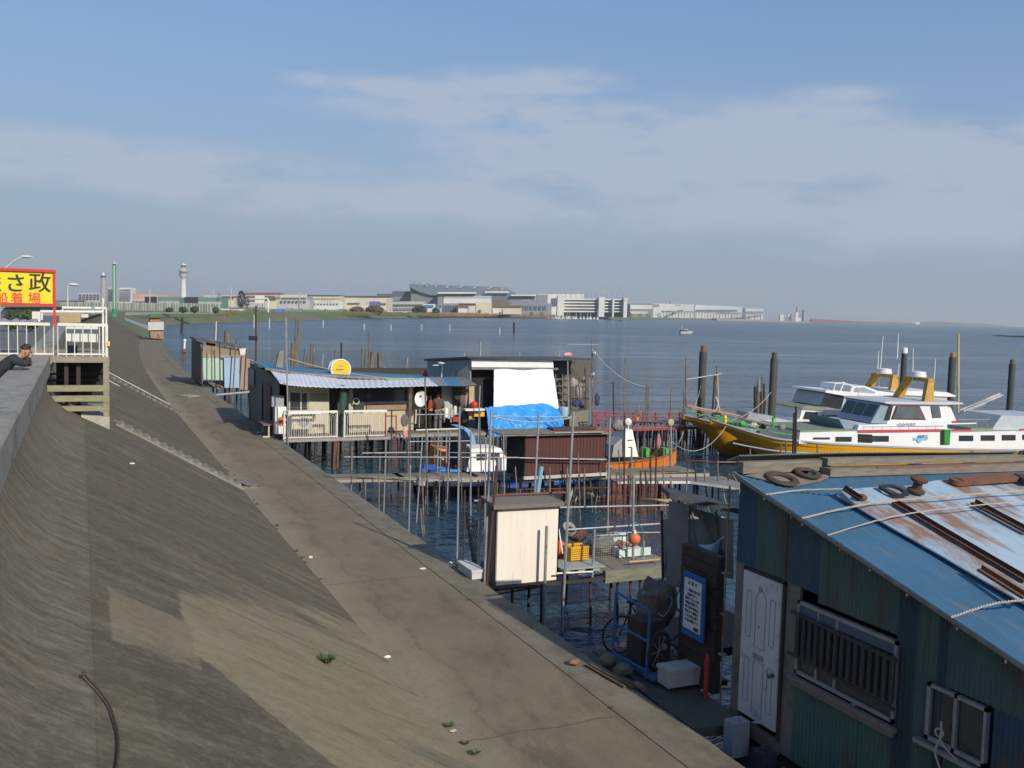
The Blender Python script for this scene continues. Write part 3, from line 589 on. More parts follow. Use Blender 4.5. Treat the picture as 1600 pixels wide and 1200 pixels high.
ring(1262, 739, .15, .05, 'rusty brown ring half tucked under the planks on the blue roof', m=SCR, lift=.07)
ring(1396, 768, .165, .05, 'dark square cornered rubber frame lying on the pale rusty sheets of the roof', box=True, lift=.17)
def spool(u, v, lift, s, label, m=SCR):
 c = ROOF(u, v, lift); g = MB(); g.lathe(c, [(.09*s, 0), (.09*s, .02*s), (.05*s, .035*s), (.045*s, .1*s), (.085*s, .12*s), (.09*s, .15*s), (.05*s, .16*s)], 14, RN); return g.build('iron_spool', m, label=label, cat='spool')
spool(1431, 768, .14, 1.35, 'dark iron spool standing on the pale rusty roof sheets');
g = MB(); c = ROOF(1346, 780, .14); g.lathe(c, [(.05, 0), (.07, .02), (.07, .05), (.03, .07)], 12, RN); g.build('round_iron_lid', RUSTL, label='small round rusty iron cap on the left corner of the pale roof sheets', cat='cap')
# pale rusted sheets fixed over the roof
SHEETM = mat('pale_blue_rusted_sheet', (.36, .46, .53), (.28, .37, .44), sc=(1, .6, 1), ns=2, rough=.6, c3=(.24, .14, .09), c3at=.525, c3s=1.3, c3sc=(1.6, .45, 1), bump=.2, bs=12)
SHEETO_ = mat('ochre_rust_stain', (.42, .24, .09), (.34, .3, .26), sc=(3, .4, 1), ns=2, rough=.8)
A0 = ROOF(1308, 768, .12); B0 = ROOF(1487, 746, .12); A1 = PP(1640, 958, RP+RN*.12, RN)
def plate(x0, x1, ya0, ya1, yb, m, lift=.12):
 def P(a, c):
  x = x0+(x1-x0)*a; y = (ya0+(ya1-ya0)*a)*(1-c)+yb*c
  return (x+.012*math.sin(c*9), y, rz(y)+lift+.012*mnoise.noise(Vector((a*2+x0, c*4, 1)))+.01*math.sin(a*math.pi*2))
 g = MB(); g.grid(P, 10, 20, True, .02); return g
lx = lambda c: A0.x+(A1.x-A0.x)*c
pl = MB()
def Pl(a, c):
 y = A0.y+(5.2-A0.y)*c; xl = A0.x+(A1.x-A0.x)*((A0.y-y)/(A0.y-A1.y)); x = xl+(13.5-xl)*a
 yy = y+(B0.y-A0.y)*min(1, a*1.5)*(1-c)*.9
 return (x, yy, rz(yy, x)+.12+.016*math.sin(a*14)+.01*mnoise.noise(Vector((x*1.5, yy*1.5, 1)))-(.05 if a == 0 else 0))
pl.grid(Pl, 44, 30, True, .02); pl.build('roof_cover_sheet', SHEETM, shed)
for k_, (u0, v0, u1, v1, wd) in enumerate([(1396, 786, 1602, 908, .07), (1520, 786, 1606, 832, .09), (1530, 890, 1610, 940, .07), (1318, 764, 1345, 782, .04)]):
 g = MB(); p = ROOF(u0, v0, .17); q = ROOF(u1, v1, .17); g.bar(p, q, wd, .03, RN); g.bar(p+RN*.03+Vector((wd*.4, 0, 0)), q+RN*.03+Vector((wd*.4, 0, 0)), .012, .06, RN)
 g.build('angle_iron', RUST if k_ != 2 else RUSTL, label=['long brown angle iron running down the middle of the pale roof sheets', 'dark angle iron at the right edge of the picture on the roof', 'short reddish angle iron near the lower edge of the pale roof sheets', 'short dark bar at the top left corner of the pale roof sheets'][k_], cat='iron bar')
for (u0, v0, u1, v1, wd) in [(1350, 785, 1420, 850, .03), (1440, 775, 1602, 870, .035), (1500, 765, 1604, 815, .04), (1575, 758, 1612, 775, .04)]:
 p = ROOF(u0, v0, .151); q = ROOF(u1, v1, .151)
g = MB(); p0 = ROOF(1494, 752, .19); p1 = ROOF(1585, 745, .19)
g.bar(p0, p1, .2, .07, RN); g.lathe(p0, [(.1, -.035), (.1, .035)], 12, RN); g.build('rusty_box', RUSTL, label='long rounded rusty iron box at the top of the pale roof sheets', cat='iron box')
g = MB(); g.bar(ROOF(1592, 748, .2), ROOF(1620, 750, .2), .25, .08, RN); g.build('rusty_box', RUST, label='rusty iron box cut off by the right edge of the picture, on the roof', cat='iron box')
# ropes across the roof, tied at the eave
def rope(pts, r, label, name='rope', m=ROPEM, seg=14, sag=.0):
 out = []
 P_ = catmull3([Vector(p) for p in pts], seg)
 g = MB()
 # two twisted strands
 L = 0; acc_ = [0]
 for i in range(1, len(P_)): L += (P_[i]-P_[i-1]).length; acc_.append(L)
 for ph in (0, math.pi):
  q = []
  n = max(8, min(600, int(L/.012))); j = 0
  for k_ in range(n+1):
   s_ = L*k_/n
   while j < len(acc_)-2 and acc_[j+1] < s_: j += 1
   t_ = (s_-acc_[j])/max(1e-6, acc_[j+1]-acc_[j]); p = P_[j].lerp(P_[j+1], t_); d = (P_[j+1]-P_[j]).normalized(); x = d.cross(Vector((0, 0, 1))).normalized(); y = x.cross(d); a = s_*2*math.pi/.07+ph
   q.append(p+(x*math.cos(a)+y*math.sin(a))*r*.55)
  g.tube(q, r*.62, 4)
 return g.build(name, m, label=label, cat='rope')
def catmull3(P, n=8):
 out = []
 for i in range(len(P)-1):
  p0 = P[max(0, i-1)]; p1 = P[i]; p2 = P[i+1]; p3 = P[min(len(P)-1, i+2)]
  for k in range(n): t_ = k/n; out.append(.5*((2*p1)+(-p0+p2)*t_+(2*p0-5*p1+4*p2-p3)*t_*t_+(-p0+3*p1-3*p2+p3)*t_**3))
 out.append(P[-1]); return out
def eave(u, v): p = PX(u, v, 8.42); return Vector((8.40, p.y, rz(p.y)+.0))
rope([eave(1199, 770), ROOF(1250, 766, .05), ROOF(1314, 764, .17), ROOF(1330, 762, .16)], .012, 'short twisted white rope from the eave to the corner of the pale sheets')
rope([eave(1255, 806), ROOF(1330, 792, .13), ROOF(1420, 780, .24), ROOF(1600, 766, .26), ROOF(1680, 760, .24)], .013, 'upper long twisted rope tied across the blue roof and pale sheets')
rope([eave(1295, 832), ROOF(1400, 806, .2), ROOF(1520, 790, .28), ROOF(1604, 783, .26), ROOF(1680, 776, .24)], .009, 'thin plain cord tied across the roof just below the upper rope')
rope([eave(1488, 961), ROOF(1550, 944, .16), ROOF(1606, 936, .24), ROOF(1680, 920, .24)], .013, 'lower twisted rope tied over the blue roof near the right edge of the picture')
# cable loops at the far corner of the shed, and a knotted rope by the small window
g = MB(); pts = [(8.38, 11.0, 4.6), (8.3, 11.03, 4.45), (8.3, 10.95, 4.2), (8.36, 10.8, 4.25), (8.36, 10.75, 4.45), (8.38, 10.95, 4.64), (8.37, 10.6, 4.56), (8.37, 10.2, 4.46)]
g.tube(catmull3([Vector(p) for p in pts], 8), .006, 5); g.build('cable', mat('pale_cable', (.3, .33, .3), (.22, .24, .2)), label='loop of thin pale cable hanging from the far corner of the blue roof', cat='cable')
g = MB(); pts = [(8.5, 7.28, 2.5), (8.46, 7.24, 2.35), (8.46, 7.3, 2.15), (8.47, 7.22, 1.95), (8.46, 7.28, 1.7), (8.5, 7.25, 1.4)]
g.tube(catmull3([Vector(p) for p in pts], 8), .012, 6); g.torus((8.47, 7.27, 2.38), (1, .2, .1), .045, .012, 16, 6); g.tube(catmull3([Vector(p) for p in [(8.47, 7.27, 2.34), (8.45, 7.15, 2.25), (8.45, 7.0, 2.2)]], 6), .008, 5); g.build('rope', ROPEM, label='knotted pale rope hanging in front of the small window', cat='rope')
# ================================================================== HUT AND CLUTTER BETWEEN SHED AND DECK
hut = thing('grey_hut', (9.6, 13, 0), 'low grey panelled hut with a black felt roof behind the blue shed', 'hut')
HG = mat('hut_grey_panel', (.36, .35, .3), (.28, .26, .22), sc=(1, 1, .4), ns=2.5, rough=.8, c3=(.12, .1, .08), c3at=.64)
Yh = 13.2
g = MB(); g.slab([PY(1076, 792, Yh), PY(1146, 812, Yh), PY(1146, 905, Yh), PY(1083, 892, Yh)], .04, (0, -1, 0)); g.build('front_wall', HG, hut)
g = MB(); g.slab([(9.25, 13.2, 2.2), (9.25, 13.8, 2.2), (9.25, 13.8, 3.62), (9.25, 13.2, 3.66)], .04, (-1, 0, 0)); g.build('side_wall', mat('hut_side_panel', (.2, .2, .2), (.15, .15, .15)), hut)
g = MB(); a = PY(1046, 770, 13.0); b_ = PY(1150, 796, 12.75); g.hexa([a+Vector((0, 0, -.09)), b_+Vector((.1, 0, -.09)), a+Vector((.2, .55, -.08)), b_+Vector((.1, .8, -.06)), a, b_+Vector((.1, 0, 0)), a+Vector((.2, .55, .0)), b_+Vector((.1, .8, .03))]); g.build('roof', mat('black_felt', (.03, .03, .035), (.07, .075, .08), ns=5, rough=.7), hut)
for (u0, v0, u1, v1) in [(1081, 795, 1092, 895), (1118, 800, 1128, 860), (1095, 800, 1118, 850)]:
 g = MB(); g.bar(PY(u0, v0, Yh-.06), PY(u1, v1, Yh-.06), .03, .03); g.build('batten', WOODV, hut)
g = MB(); g.box(9.4, 11.5, 13.25, 15, .95, 1.1); g.build('floor', DARKWOOD, hut)
g = MB(); g.slab([PY(1033, 812, 14.2), PY(1078, 805, 14.2), PY(1080, 900, 14.2), PY(1036, 902, 14.2)], .05, (0, -1, 0)); g.build('upright_board', mat('smooth_grey_board', (.42, .42, .42), (.34, .34, .34), ns=1.5), label='plain grey board standing upright between the timber deck and the grey hut', cat='board')
g = MB(); g.tube([PY(1034, 798, 14.1), PY(1036, 910, 14.1), PY(1037, 940, 14.1)], .022, 7); g.build('rusty_post', RUST, label='thin rusty post at the left edge of the grey board', cat='post')
g = MB(); g.bar(PY(1001, 782, 14.0), PY(1048, 782, 14.0), .06, .05); g.build('bamboo_pole', mat('bamboo', (.4, .32, .18), (.3, .24, .14), ns=4), label='short tan bamboo pole sticking out left from the black felt roof', cat='pole')
# plastic bag hanging at the hut
bag = MB()
def Pb(a, c):
 p = PY(1092, 851, 12.6).lerp(PY(1126, 842, 12.4), a); q = PY(1104, 868, 12.5).lerp(PY(1118, 886, 12.5), a)
 p = p.lerp(q, c); return p+Vector((-.05*math.sin(a*3)*math.sin(c*3), -.06*math.sin(a*math.pi), -.03*math.sin(a*math.pi)))
bag.grid(Pb, 8, 6, True, (.0, .01, 0)); bag.tube([PY(1126, 842, 12.4), PY(1132, 838, 12.4)], .01, 5)
bag.build('plastic_sheet', mat('pale_blue_plastic', (.45, .62, .72), (.6, .68, .7), ns=3, rough=.35), label='pale blue plastic sheet flapping from the corner of the grey hut', cat='plastic sheet')
g = MB(); g.ball(PY(1122, 868, 12.6), .12, 12, (1, 1, 1.3)); g.build('dark_bag', mat('dark_purple_bag', (.05, .045, .07), (.03, .03, .04)), label='dark bag hanging behind the pale blue plastic sheet', cat='bag')
# dark stacked boards between shed and sign
b = MB()
for i in range(13):
 z = 1.2+i*.16; j = .02*math.sin(i*2.3); b.box(8.55+j, 8.7+j, 11.42, 12.35+j, z, z+.15)
b.build('board_stack_wall', mat('dark_stack_board', (.035, .03, .024), (.055, .045, .035), sc=(4, 1, 4), ns=4, rough=.85), label='wall of stacked dark boards between the shed and the blue notice', cat='wooden wall')  # the same very dark brown on every board
# blue notice board
sg = thing('notice_board', (8.42, 11.95, 1.95), 'blue notice board with a white panel of black writing facing the quay', 'notice board')
g = MB(); g.box(8.40, 8.44, 11.52, 12.06, 1.97, 2.93); g.build('frame', mat('notice_blue', (.03, .12, .33), (.025, .1, .28)), sg)
g = MB(); g.box(8.385, 8.398, 11.57, 12.0, 2.08, 2.85); g.build('panel', mat('notice_white', (.6, .62, .63), (.55, .57, .58)), sg)
INK = mat('black_ink', (.03, .03, .035), (.04, .04, .045))
text_mesh('お 知 せ', .07, 'heading', INK, sg, (8.382, 11.785, 2.79), (0, -1, 0), (0, 0, 1), .002)
rows = ['一、釣船の乗り場', '係留の方へ', '無断で立入る事', '桟橋は危険です', '釣り客の皆様は', '受付まで連絡を', 'ゴミは持ち帰り', '火気は厳禁です']
for i, s_ in enumerate(rows): text_mesh(s_, .05, 'lettering', INK, sg, (8.382, 11.785, 2.68-i*.066), (0, -1, 0), (0, 0, 1), .002)
g = MB(); g.box(8.38, 8.386, 11.6, 11.72, 2.1, 2.15); g.build('stamp', INK, sg)
# blue handcart
g = MB()
for i in range(8): g.box(7.62+i*.2, 7.8+i*.2, 11.9, 13.75, 1.08, 1.15+.01*(i % 2))
g.build('plank_platform', mat('dark_wet_plank', (.07, .06, .05), (.045, .04, .035), sc=(6, 1, 6), ns=4), label='dark plank platform over the water carrying the blue handcart', cat='platform')
BF = mat('cart_blue', (.04, .12, .28), (.03, .09, .2), ns=4)
cart = thing('handcart', (8.0, 12.6, 1.0), 'blue tubular handcart loaded with a dark box, standing at the quay edge', 'handcart')
P0 = Vector((7.78, 13.05, 1.25)); P1 = Vector((7.95, 12.3, 1.2)); P2 = Vector((8.45, 12.2, 1.2)); P3 = Vector((8.35, 13.05, 1.22))
for (p, h) in ((P0, 1.12), (P1, 1.06)):
 g = MB(); g.tube([p, p+Vector((.03, 0, h))], .022, 7); g.build('upright', BF, cart)
for f_ in (.12, .55, 1.0):
 g = MB(); g.tube([P0+Vector((.03*f_, 0, 1.12*f_)), P1+Vector((.03*f_, 0, 1.06*f_))], .02, 7); g.build('rail', BF, cart)
g = MB(); g.box(7.95, 8.45, 12.1, 13.0, 1.22, 1.27); g.build('platform', mat('blue_sheet_cover', (.06, .13, .25), (.04, .1, .2), ns=5), cart)
for p in ((8.1, 12.05, 1.22+.28), (8.1, 12.95, 1.22+.0)):
 pass
g = MB(); g.torus((8.25, 12.42, 1.56), (.5, -1, 0), .3, .035, 26, 8); wh = g.build('wheel', BLACK, cart)
g = MB()
for i in range(8): a = i*math.pi/4; x = Vector((1, .5, 0)).normalized(); g.tube([Vector((8.25, 12.42, 1.56)), Vector((8.25, 12.42, 1.56))+x*.3*math.cos(a)+Vector((0, 0, .3*math.sin(a)))], .005, 4)
g.build('spokes', GREYP, wh)
g = MB(); g.box(8.0, 8.4, 12.55, 12.98, 1.3, 2.0); g.build('dark_crate', mat('dark_brown_crate', (.05, .04, .035), (.035, .03, .025)), label='dark brown box standing on the blue handcart', cat='box')
# bundle of netting in a sack
def lump(c, r, s_, seed, amp=.22, n=22):
 g = MB(); g.ball(c, r, n, s_)
 for i, p in enumerate(g.v):
  d = (p-Vector(c)); k = 1+amp*mnoise.noise(p*4.5/r*.35+Vector((seed, 0, 0)))+amp*.5*mnoise.noise(p*12+Vector((seed, 3, 0))); g.v[i] = Vector(c)+d*k
 return g
lump((8.6, 13.1, 2.05), .34, (1.05, .8, 1.25), 3, .35, 30).build('net_bundle', mat('grey_sacking', (.16, .145, .12), (.08, .07, .06), ns=9, rough=.95, bump=.8, bs=25), label='lumpy grey bundle of netting and sacking hanging behind the handcart', cat='bundle')
g = MB(); g.tube(catmull3([Vector(p) for p in [(8.35, 13.1, 2.3), (8.45, 12.95, 2.1), (8.6, 12.85, 1.95), (8.75, 12.85, 2.2), (8.6, 12.9, 2.3), (8.4, 13.0, 2.2)]], 6), .01, 5); g.build('blue_rope', LBLUE, label='thin blue rope wound round the grey bundle', cat='rope')
# bicycle lying behind the cart
bi = thing('bicycle', (8.5, 13.4, 1.2), 'old dark bicycle standing behind the blue handcart', 'bicycle')
for (x, z, y) in ((8.1, 1.5, 13.45), (8.95, 1.62, 13.35)):
 g = MB(); g.torus((x+.05, y, z), (.1, 1, 0), .31, .018, 28, 6); wq = g.build('wheel', BLACK, bi)
 g = MB(); c = Vector((x+.05, y, z))
 for i in range(12): a = i*math.pi/6; g.tube([c, c+Vector((.3*math.cos(a), -.03*math.cos(a), .3*math.sin(a)))], .003, 3)
 g.build('spokes', GREYP, wq)
g = MB(); g.tube([(8.15, 13.45, 1.5), (8.35, 13.42, 2.0), (8.8, 13.36, 2.05), (8.6, 13.4, 1.5), (8.37, 13.42, 1.95)], .015, 6); g.tube([(8.8, 13.36, 2.05), (9.0, 13.35, 1.62)], .015, 6); g.build('frame', BLACK, bi)
g = MB(); g.tube([(8.8, 13.36, 2.05), (8.82, 13.35, 2.18), (8.7, 13.2, 2.24)], .012, 6); g.tube([(8.82, 13.35, 2.18), (8.85, 13.52, 2.24)], .012, 6); g.build('handlebar', ALU, bi)
g = MB(); g.ball((8.35, 13.42, 2.05), .08, 10, (1.4, .8, .5)); g.build('saddle', BLACK, bi)
# polystyrene box, concrete lump, bucket, jugs, planks by the quay edge
g = MB(); g.box(8.0, 8.62, 11.75, 12.05, 1.24, 1.47); g.box(7.98, 8.64, 11.73, 12.07, 1.471, 1.52); g.build('foam_box', mat('grubby_polystyrene', (.42, .42, .39), (.33, .33, .3), ns=4, rough=.8), label='grubby white polystyrene box on the quay in the shade of the shed', cat='box')
g = MB(); g.lathe((8.72, 12.3, 1.2), [(.085, 0), (.1, .22), (.105, .24), (.095, .24), (.085, .03)], 18); bk = g.build('bucket', mat('blue_white_bucket', (.12, .17, .25), (.1, .14, .2)), label='small blue and white bucket right of the polystyrene box', cat='bucket')
g = MB(); g.lathe((8.62, 12.75, 1.2), [(.11, 0), (.12, .26), (.1, .26)], 16); g.build('bucket', mat('yellowish_tub', (.26, .25, .18), (.2, .19, .14)), label='yellowish round tub behind the polystyrene box', cat='tub')
for k_, (a, c, r) in enumerate([((7.32, 12.95, 1.23), (7.5, 11.9, 1.25), .025), ((7.4, 12.9, 1.24), (7.62, 11.95, 1.26), .035), ((7.45, 12.6, 1.3), (7.66, 12.0, 1.29), .03)]):
 pass
g = MB()
for (a, c, r) in [((7.3, 13.05, 1.235), (7.42, 12.05, 1.235), .022), ((7.36, 13.0, 1.245), (7.52, 11.98, 1.245), .03), ((7.42, 12.8, 1.24), (7.62, 11.98, 1.25), .028)]: g.bar(a, c, r*2.2, r*1.4)
g.build('plank_bundle', mat('brown_planks', (.13, .09, .055), (.08, .06, .04), sc=(6, 1, 6), ns=4), label='three short brown planks lying together on the quay edge', cat='planks')
g = MB(); g.lathe((7.62, 11.95, 1.26), [(.05, -.1), (.055, 0), (.045, .12)], 12, (.1, -1, .05)); g.build('log', mat('cut_log', (.2, .15, .09), (.12, .09, .06)), label='short cut log end lying in front of the brown planks', cat='log')
lump((7.15, 13.15, 1.27), .07, (1.5, 1, .7), 8, .4, 14).build('brick_lump', mat('brick_red_lump', (.25, .12, .08), (.15, .08, .06)), label='small reddish brick lump on the quay edge joint', cat='brick')
lump((7.68, 13.0, 1.28), .13, (1.2, 1, .8), 5, .3, 16).build('stone', mat('grey_stone', (.16, .15, .12), (.1, .095, .08)), label='grey stone beside the blue handcart platform', cat='stone')
lump((7.72, 12.6, 1.27), .12, (1.2, 1, .8), 9, .3, 16).build('stone', mat('grey_stone', (.16, .15, .12), (.1, .095, .08)), label='flat grey stone between planks and polystyrene box', cat='stone')
# walkway slab in front of the shed door, and the junk under it
g = MB(); g.hexa([Vector(p) for p in [(7.65, 10.6, 1.02), (8.5, 10.5, 1.02), (7.66, 12.0, 1.03), (8.55, 12.1, 1.03), (7.65, 10.6, 1.16), (8.5, 10.5, 1.15), (7.66, 12.0, 1.17), (8.55, 12.1, 1.17)]]); g.build('landing_slab', mat('dark_slab', (.06, .055, .045), (.09, .08, .065), ns=4), label='dark slab bridging the gap between quay and shed door', cat='slab')
JK = [((8.15, 10.3, .85), (.14, .1, .3), (.3, .33, .36), 'clear plastic canister standing under the white door'), ((8.3, 9.9, .8), (.12, .12, .16), (.05, .05, .06), 'black crate under the white door sill'), ((8.3, 9.45, .75), (.14, .2, .1), (.2, .24, .27), 'grey plastic bag under the board wall right of the door')]
for (c, s_, col, lb) in JK:
 g = MB(); x, y, z = c; g.box(x-s_[0], x+s_[0], y-s_[1], y+s_[1], z, z+s_[2]*1.6); g.lathe((x, y, z+s_[2]*1.6), [(.04, 0), (.04, .04), (.02, .05)], 10); g.build('junk_container', mat('junk_%d' % int(col[0]*1000), col), label=lb, cat='container')
g = MB(); g.box(7.9, 8.55, 9.0, 10.5, .6, .72); g.build('junk_shelf', DARKWOOD, label='low dark plank shelf under the shed door carrying canisters', cat='shelf')
# ================================================================== POLES, RAILS
def base_on(u, v, z=0.0): return PZ(u, v, z)
def pole(u0, v0, u1, v1, Y=None, r=.024, m=PIPE, label=None, group=None, name='pipe_pole', cat='pole', z0=-.8, parent=None, n=7, X=None):
 """pole seen from foot (u0,v0) to top (u1,v1); Y fixed or found from the foot on the water"""
 if Y is None: Y = PZ(u0, v0, 0).y
 a = PY(u0, v0, Y); b_ = PY(u1, v1, Y); d = (b_-a)
 if z0 is not None and a.z > z0: a = a - d*((a.z-z0)/d.z)
 g = MB(); g.tube([a, a.lerp(b_, .5)+Vector((rnd.uniform(-.006, .006), 0, 0)), b_], r, n)
 return g.build(name, m, parent, label=label, cat=cat if parent is None else None, group=group)
def rail(u0, v0, u1, v1, Y, r=.02, m=PIPE, parent=None, Y2=None, name='rail', **k):
 g = MB(); g.tube([PY(u0, v0, Y), PY(u1, v1, Y2 or Y)], r, 7); return g.build(name, m, parent, **k)
def planks_deck(name, x0, x1, y0, y1, z, m, parent, along='y', wdt=.2, th=.045, seed=1):
 g = MB(); q = random.Random(seed)
 if along == 'y':
  n = max(1, int((x1-x0)/wdt))
  for i in range(n): a = x0+(x1-x0)*i/n; g.box(a+.006, a+(x1-x0)/n-.006, y0+q.uniform(-.06, .06), y1+q.uniform(-.06, .06), z-th, z+q.uniform(-.004, .006))
 else:
  n = max(1, int((y1-y0)/wdt))
  for i in range(n): a = y0+(y1-y0)*i/n; g.box(x0+q.uniform(-.06, .06), x1+q.uniform(-.06, .06), a+.006, a+(y1-y0)/n-.006, z-th, z+q.uniform(-.004, .006))
 return g.build(name, m, parent)
def stilts(parent, xs, ys, z, r=.045, m=STAKED, lean=.03, seed=3):
 q = random.Random(seed)
 for x in xs:
  for y in ys:
   g = MB(); g.tube([(x+q.uniform(-lean, lean)*2, y+q.uniform(-lean, lean), -1.0), (x, y, z)], r*q.uniform(.75, 1.1), 6); g.build('stilt', m, parent)
# ================================================================== DECK WITH THE CREAM SHED
Yd = 18.1
dk = thing('timber_deck', (9.6, 18.6, .4), 'low timber deck on rusty poles carrying the cream shed and fishing gear', 'deck')
planks_deck('deck_planks', 9.35, 12.3, 18.05, 20.1, 1.2, WOODY, dk, 'y', .22, seed=5)
g = MB(); g.box(10.45, 11.9, 17.93, 18.04, .93, 1.2); g.build('fascia_board', mat('mossy_fascia', (.24, .23, .16), (.13, .13, .09), sc=(1, 6, 5), ns=3, bump=.6, bs=60), dk)
g = MB(); g.box(7.75, 9.35, 18.0, 20, .98, 1.06); g.box(7.9, 10.45, 17.95, 18.03, 1.0, 1.06); g.build('deck_beam', DARKWOOD, dk)
for (u, v, u1, v1) in [(657, 965, 657, 905), (612, 955, 612, 905), (878, 980, 880, 905), (923, 975, 922, 900), (985, 915, 985, 900), (800, 940, 801, 905), (965, 970, 965, 900), (1000, 925, 1000, 900), (845, 970, 846, 905)]:
 if u < 700: continue
 pole(u, v, u1, v1, 18.15, .03, RUST if u in (985, 923) else STAKED, name='stilt', parent=dk)
stilts(dk, (8.3, 9.4, 10.4, 11.6), (19.6,), 1.0)
for z, m_ in ((.42, mat('tan_pole', (.26, .19, .12), (.17, .12, .08), sc=(.5, 1, 1), ns=5)),):
 g = MB(); g.tube([(7.6, 19.2, .62), (9.4, 19.1, .66), (11.6, 19.0, .7)], .03, 7); g.build('cross_pole', m_, dk); g = MB(); g.tube([(7.7, 19.7, .3), (10, 19.7, .45), (11.8, 19.7, .62)], .022, 7); g.build('cross_pole', m_, dk)
# pale box profile pallet on the front edge
g = MB()
for i in range(3): g.box(9.45+i*.36, 9.62+i*.36, 18.0, 18.7, 1.205, 1.29)
g.box(9.4, 10.45, 17.96, 18.75, 1.291, 1.32); g.build('pallet', mat('pale_grey_pallet', (.33, .37, .34), (.25, .28, .25), ns=4), label='pale grey green pallet lying at the front edge of the timber deck', cat='pallet')
g = MB(); g.tube([PY(869, 896, 17.94), PY(926, 893, 17.94)], .018, 6); g.build('rail', WHITE, dk)
# rails of the deck
rail(868, 793, 1062, 789, 20.2, .02, PIPE, dk, name='rail'); rail(882, 828, 1035, 818, 19.2, .022, PIPE, dk, name='rail'); rail(950, 832, 1060, 832, 20.1, .016, PIPE, dk, name='rail')
pole(925, 905, 929, 828, 18.05, .03, PIPE, name='rail_post', parent=dk, z0=None)
pole(951, 872, 950, 792, 20.1, .018, PIPE, name='rail_post', parent=dk, z0=None)
# cream shed
cs = thing('cream_shed', (8.62, 18.5, 1.05), 'narrow cream ribbed metal shed with a grey roof, standing at the quay edge', 'shed')
x0, x1 = 7.88, 9.36
CRM = mat('cream_ribbed_sheet', (.78, .71, .6), (.72, .65, .54), sc=(3, 1, .3), ns=1.5, rough=.5, c3=(.5, .42, .32), c3at=.68, c3s=2, c3sc=(2, 1, .3))
def Pc(a, c):
 x = x0+(x1-x0)*a; k = (a*9) % 1; d = .006 if .47 < k < .53 else 0; d += .004 if .1 < k < .16 or .8 < k < .86 else 0
 return (x, Yd-d, 1.07+(2.72-1.07)*c)
g = MB(); g.grid(Pc, 135, 1, False, (0, .03, 0)); g.build('front_wall', CRM, cs)
g = MB(); g.slab([(x0, 18.08, 1.07), (x0, 18.65, 1.07), (x0, 18.65, 2.79), (x0, 18.08, 2.7)], .03, (-1, 0, 0)); g.build('side_wall', mat('shaded_side_sheet', (.2, .19, .17), (.16, .15, .13)), cs)  # cream wall turned from the sun, its shade put into the darker colour
g = MB(); g.slab([(x1+.0, 18.65, 1.07), (x1+.0, 18.1, 1.07), (x1+.0, 18.1, 2.7), (x1+.0, 18.65, 2.79)], .03, (1, 0, 0)); g.slab([(x1, 18.66, 1.07), (x0, 18.66, 1.07), (x0, 18.66, 2.79), (x1, 18.66, 2.79)], .03, (0, 1, 0)); g.build('back_wall', CRM, cs)
g = MB(); g.hexa([(x0-.12, 17.96, 2.72), (x1+.04, 17.96, 2.70), (x0-.12, 18.7, 2.80), (x1+.04, 18.7, 2.78), (x0-.12, 17.96, 2.80), (x1+.04, 17.96, 2.78), (x0-.12, 18.7, 2.87), (x1+.04, 18.7, 2.85)]); g.build('roof', mat('brown_grey_roof_board', (.2, .17, .14), (.14, .12, .1), sc=(1, 6, 6), ns=4), cs)
g = MB(); g.tube([(x0+.1, 18.6, 2.89), (x1+.35, 18.5, 2.88)], .025, 7); g.build('roof_batten', RUSTL, cs)
# posts by the cream shed
pole(757, 905, 768, 640, 18.35, .028, PIPE, 'tall grey pipe standing at the left of the cream shed', z0=.2)
pole(761, 908, 776, 727, 18.05, .03, RUST, 'rusty brown post at the left front corner of the cream shed', z0=.2)
pole(748, 893, 750, 780, 18.6, .03, PIPE, 'short grey post with a wrapped top, beside the black net fence', z0=.4)
g = MB(); p = PY(750, 785, 18.6); g.lathe(p, [(.03, -.16), (.055, -.12), (.05, 0), (.06, .02)], 10); g.box(p.x-.14, p.x+.1, p.y-.03, p.y+.03, p.z+.03, p.z+.06); g.build('wrapping', mat('pinkish_wrap', (.35, .28, .27), (.25, .2, .2)), label='pinkish wrapping with a small flat lid round the top of the short post', cat='wrapping')
pole(878, 985, 896, 643, 17.9, .03, PIPE, 'tall leaning grey pipe in front of the timber deck', z0=-.8)
pole(657, 0, 0, 0) if False else None
pole(850, 962, 854, 822, 17.85, .034, PIPE, 'grey post crossing the right part of the cream shed front', z0=-.8)
pole(835, 781, 842, 645, 25.5, .034, PIPE, 'tall grey pipe standing in front of the left end of the brown cabin', z0=-.8)
pole(838, 782, 846, 729, 22.5, .06, mat('pale_blue_pipe', (.2, .42, .5), (.16, .34, .42)), 'thick pale blue pipe rising behind the cream shed', z0=-.8)
pole(948, 852, 953, 652, None, .032, PIPE, 'tall grey pipe at the right end of the brown cabin', z0=-.8)
pole(714, 872, 718, 636, None, .028, PIPE, 'tall grey pipe standing in the water left of the black net fence', z0=-.8)
pole(724, 884, 726, 766, None, .026, RUST, 'short dark rusty stake standing just left of the black net fence', z0=-.8)
pole(706, 860, 0, 0) if False else None
pole(1050, 765, 1048, 662, 30.0, .035, PIPE, 'grey post carrying a round lamp between orange boat and yellow boat', z0=-.8)
g = MB(); p = PY(1048, 660, 30); g.lathe(p, [(.12, -.05), (.14, 0), (.13, .03), (.05, .06)], 14, (0, -1, .2)); g.build('round_lamp', mat('greenish_lamp', (.4, .4, .3), (.25, .22, .16)), label='small round greenish lamp on the post left of the yellow boats', cat='lamp')
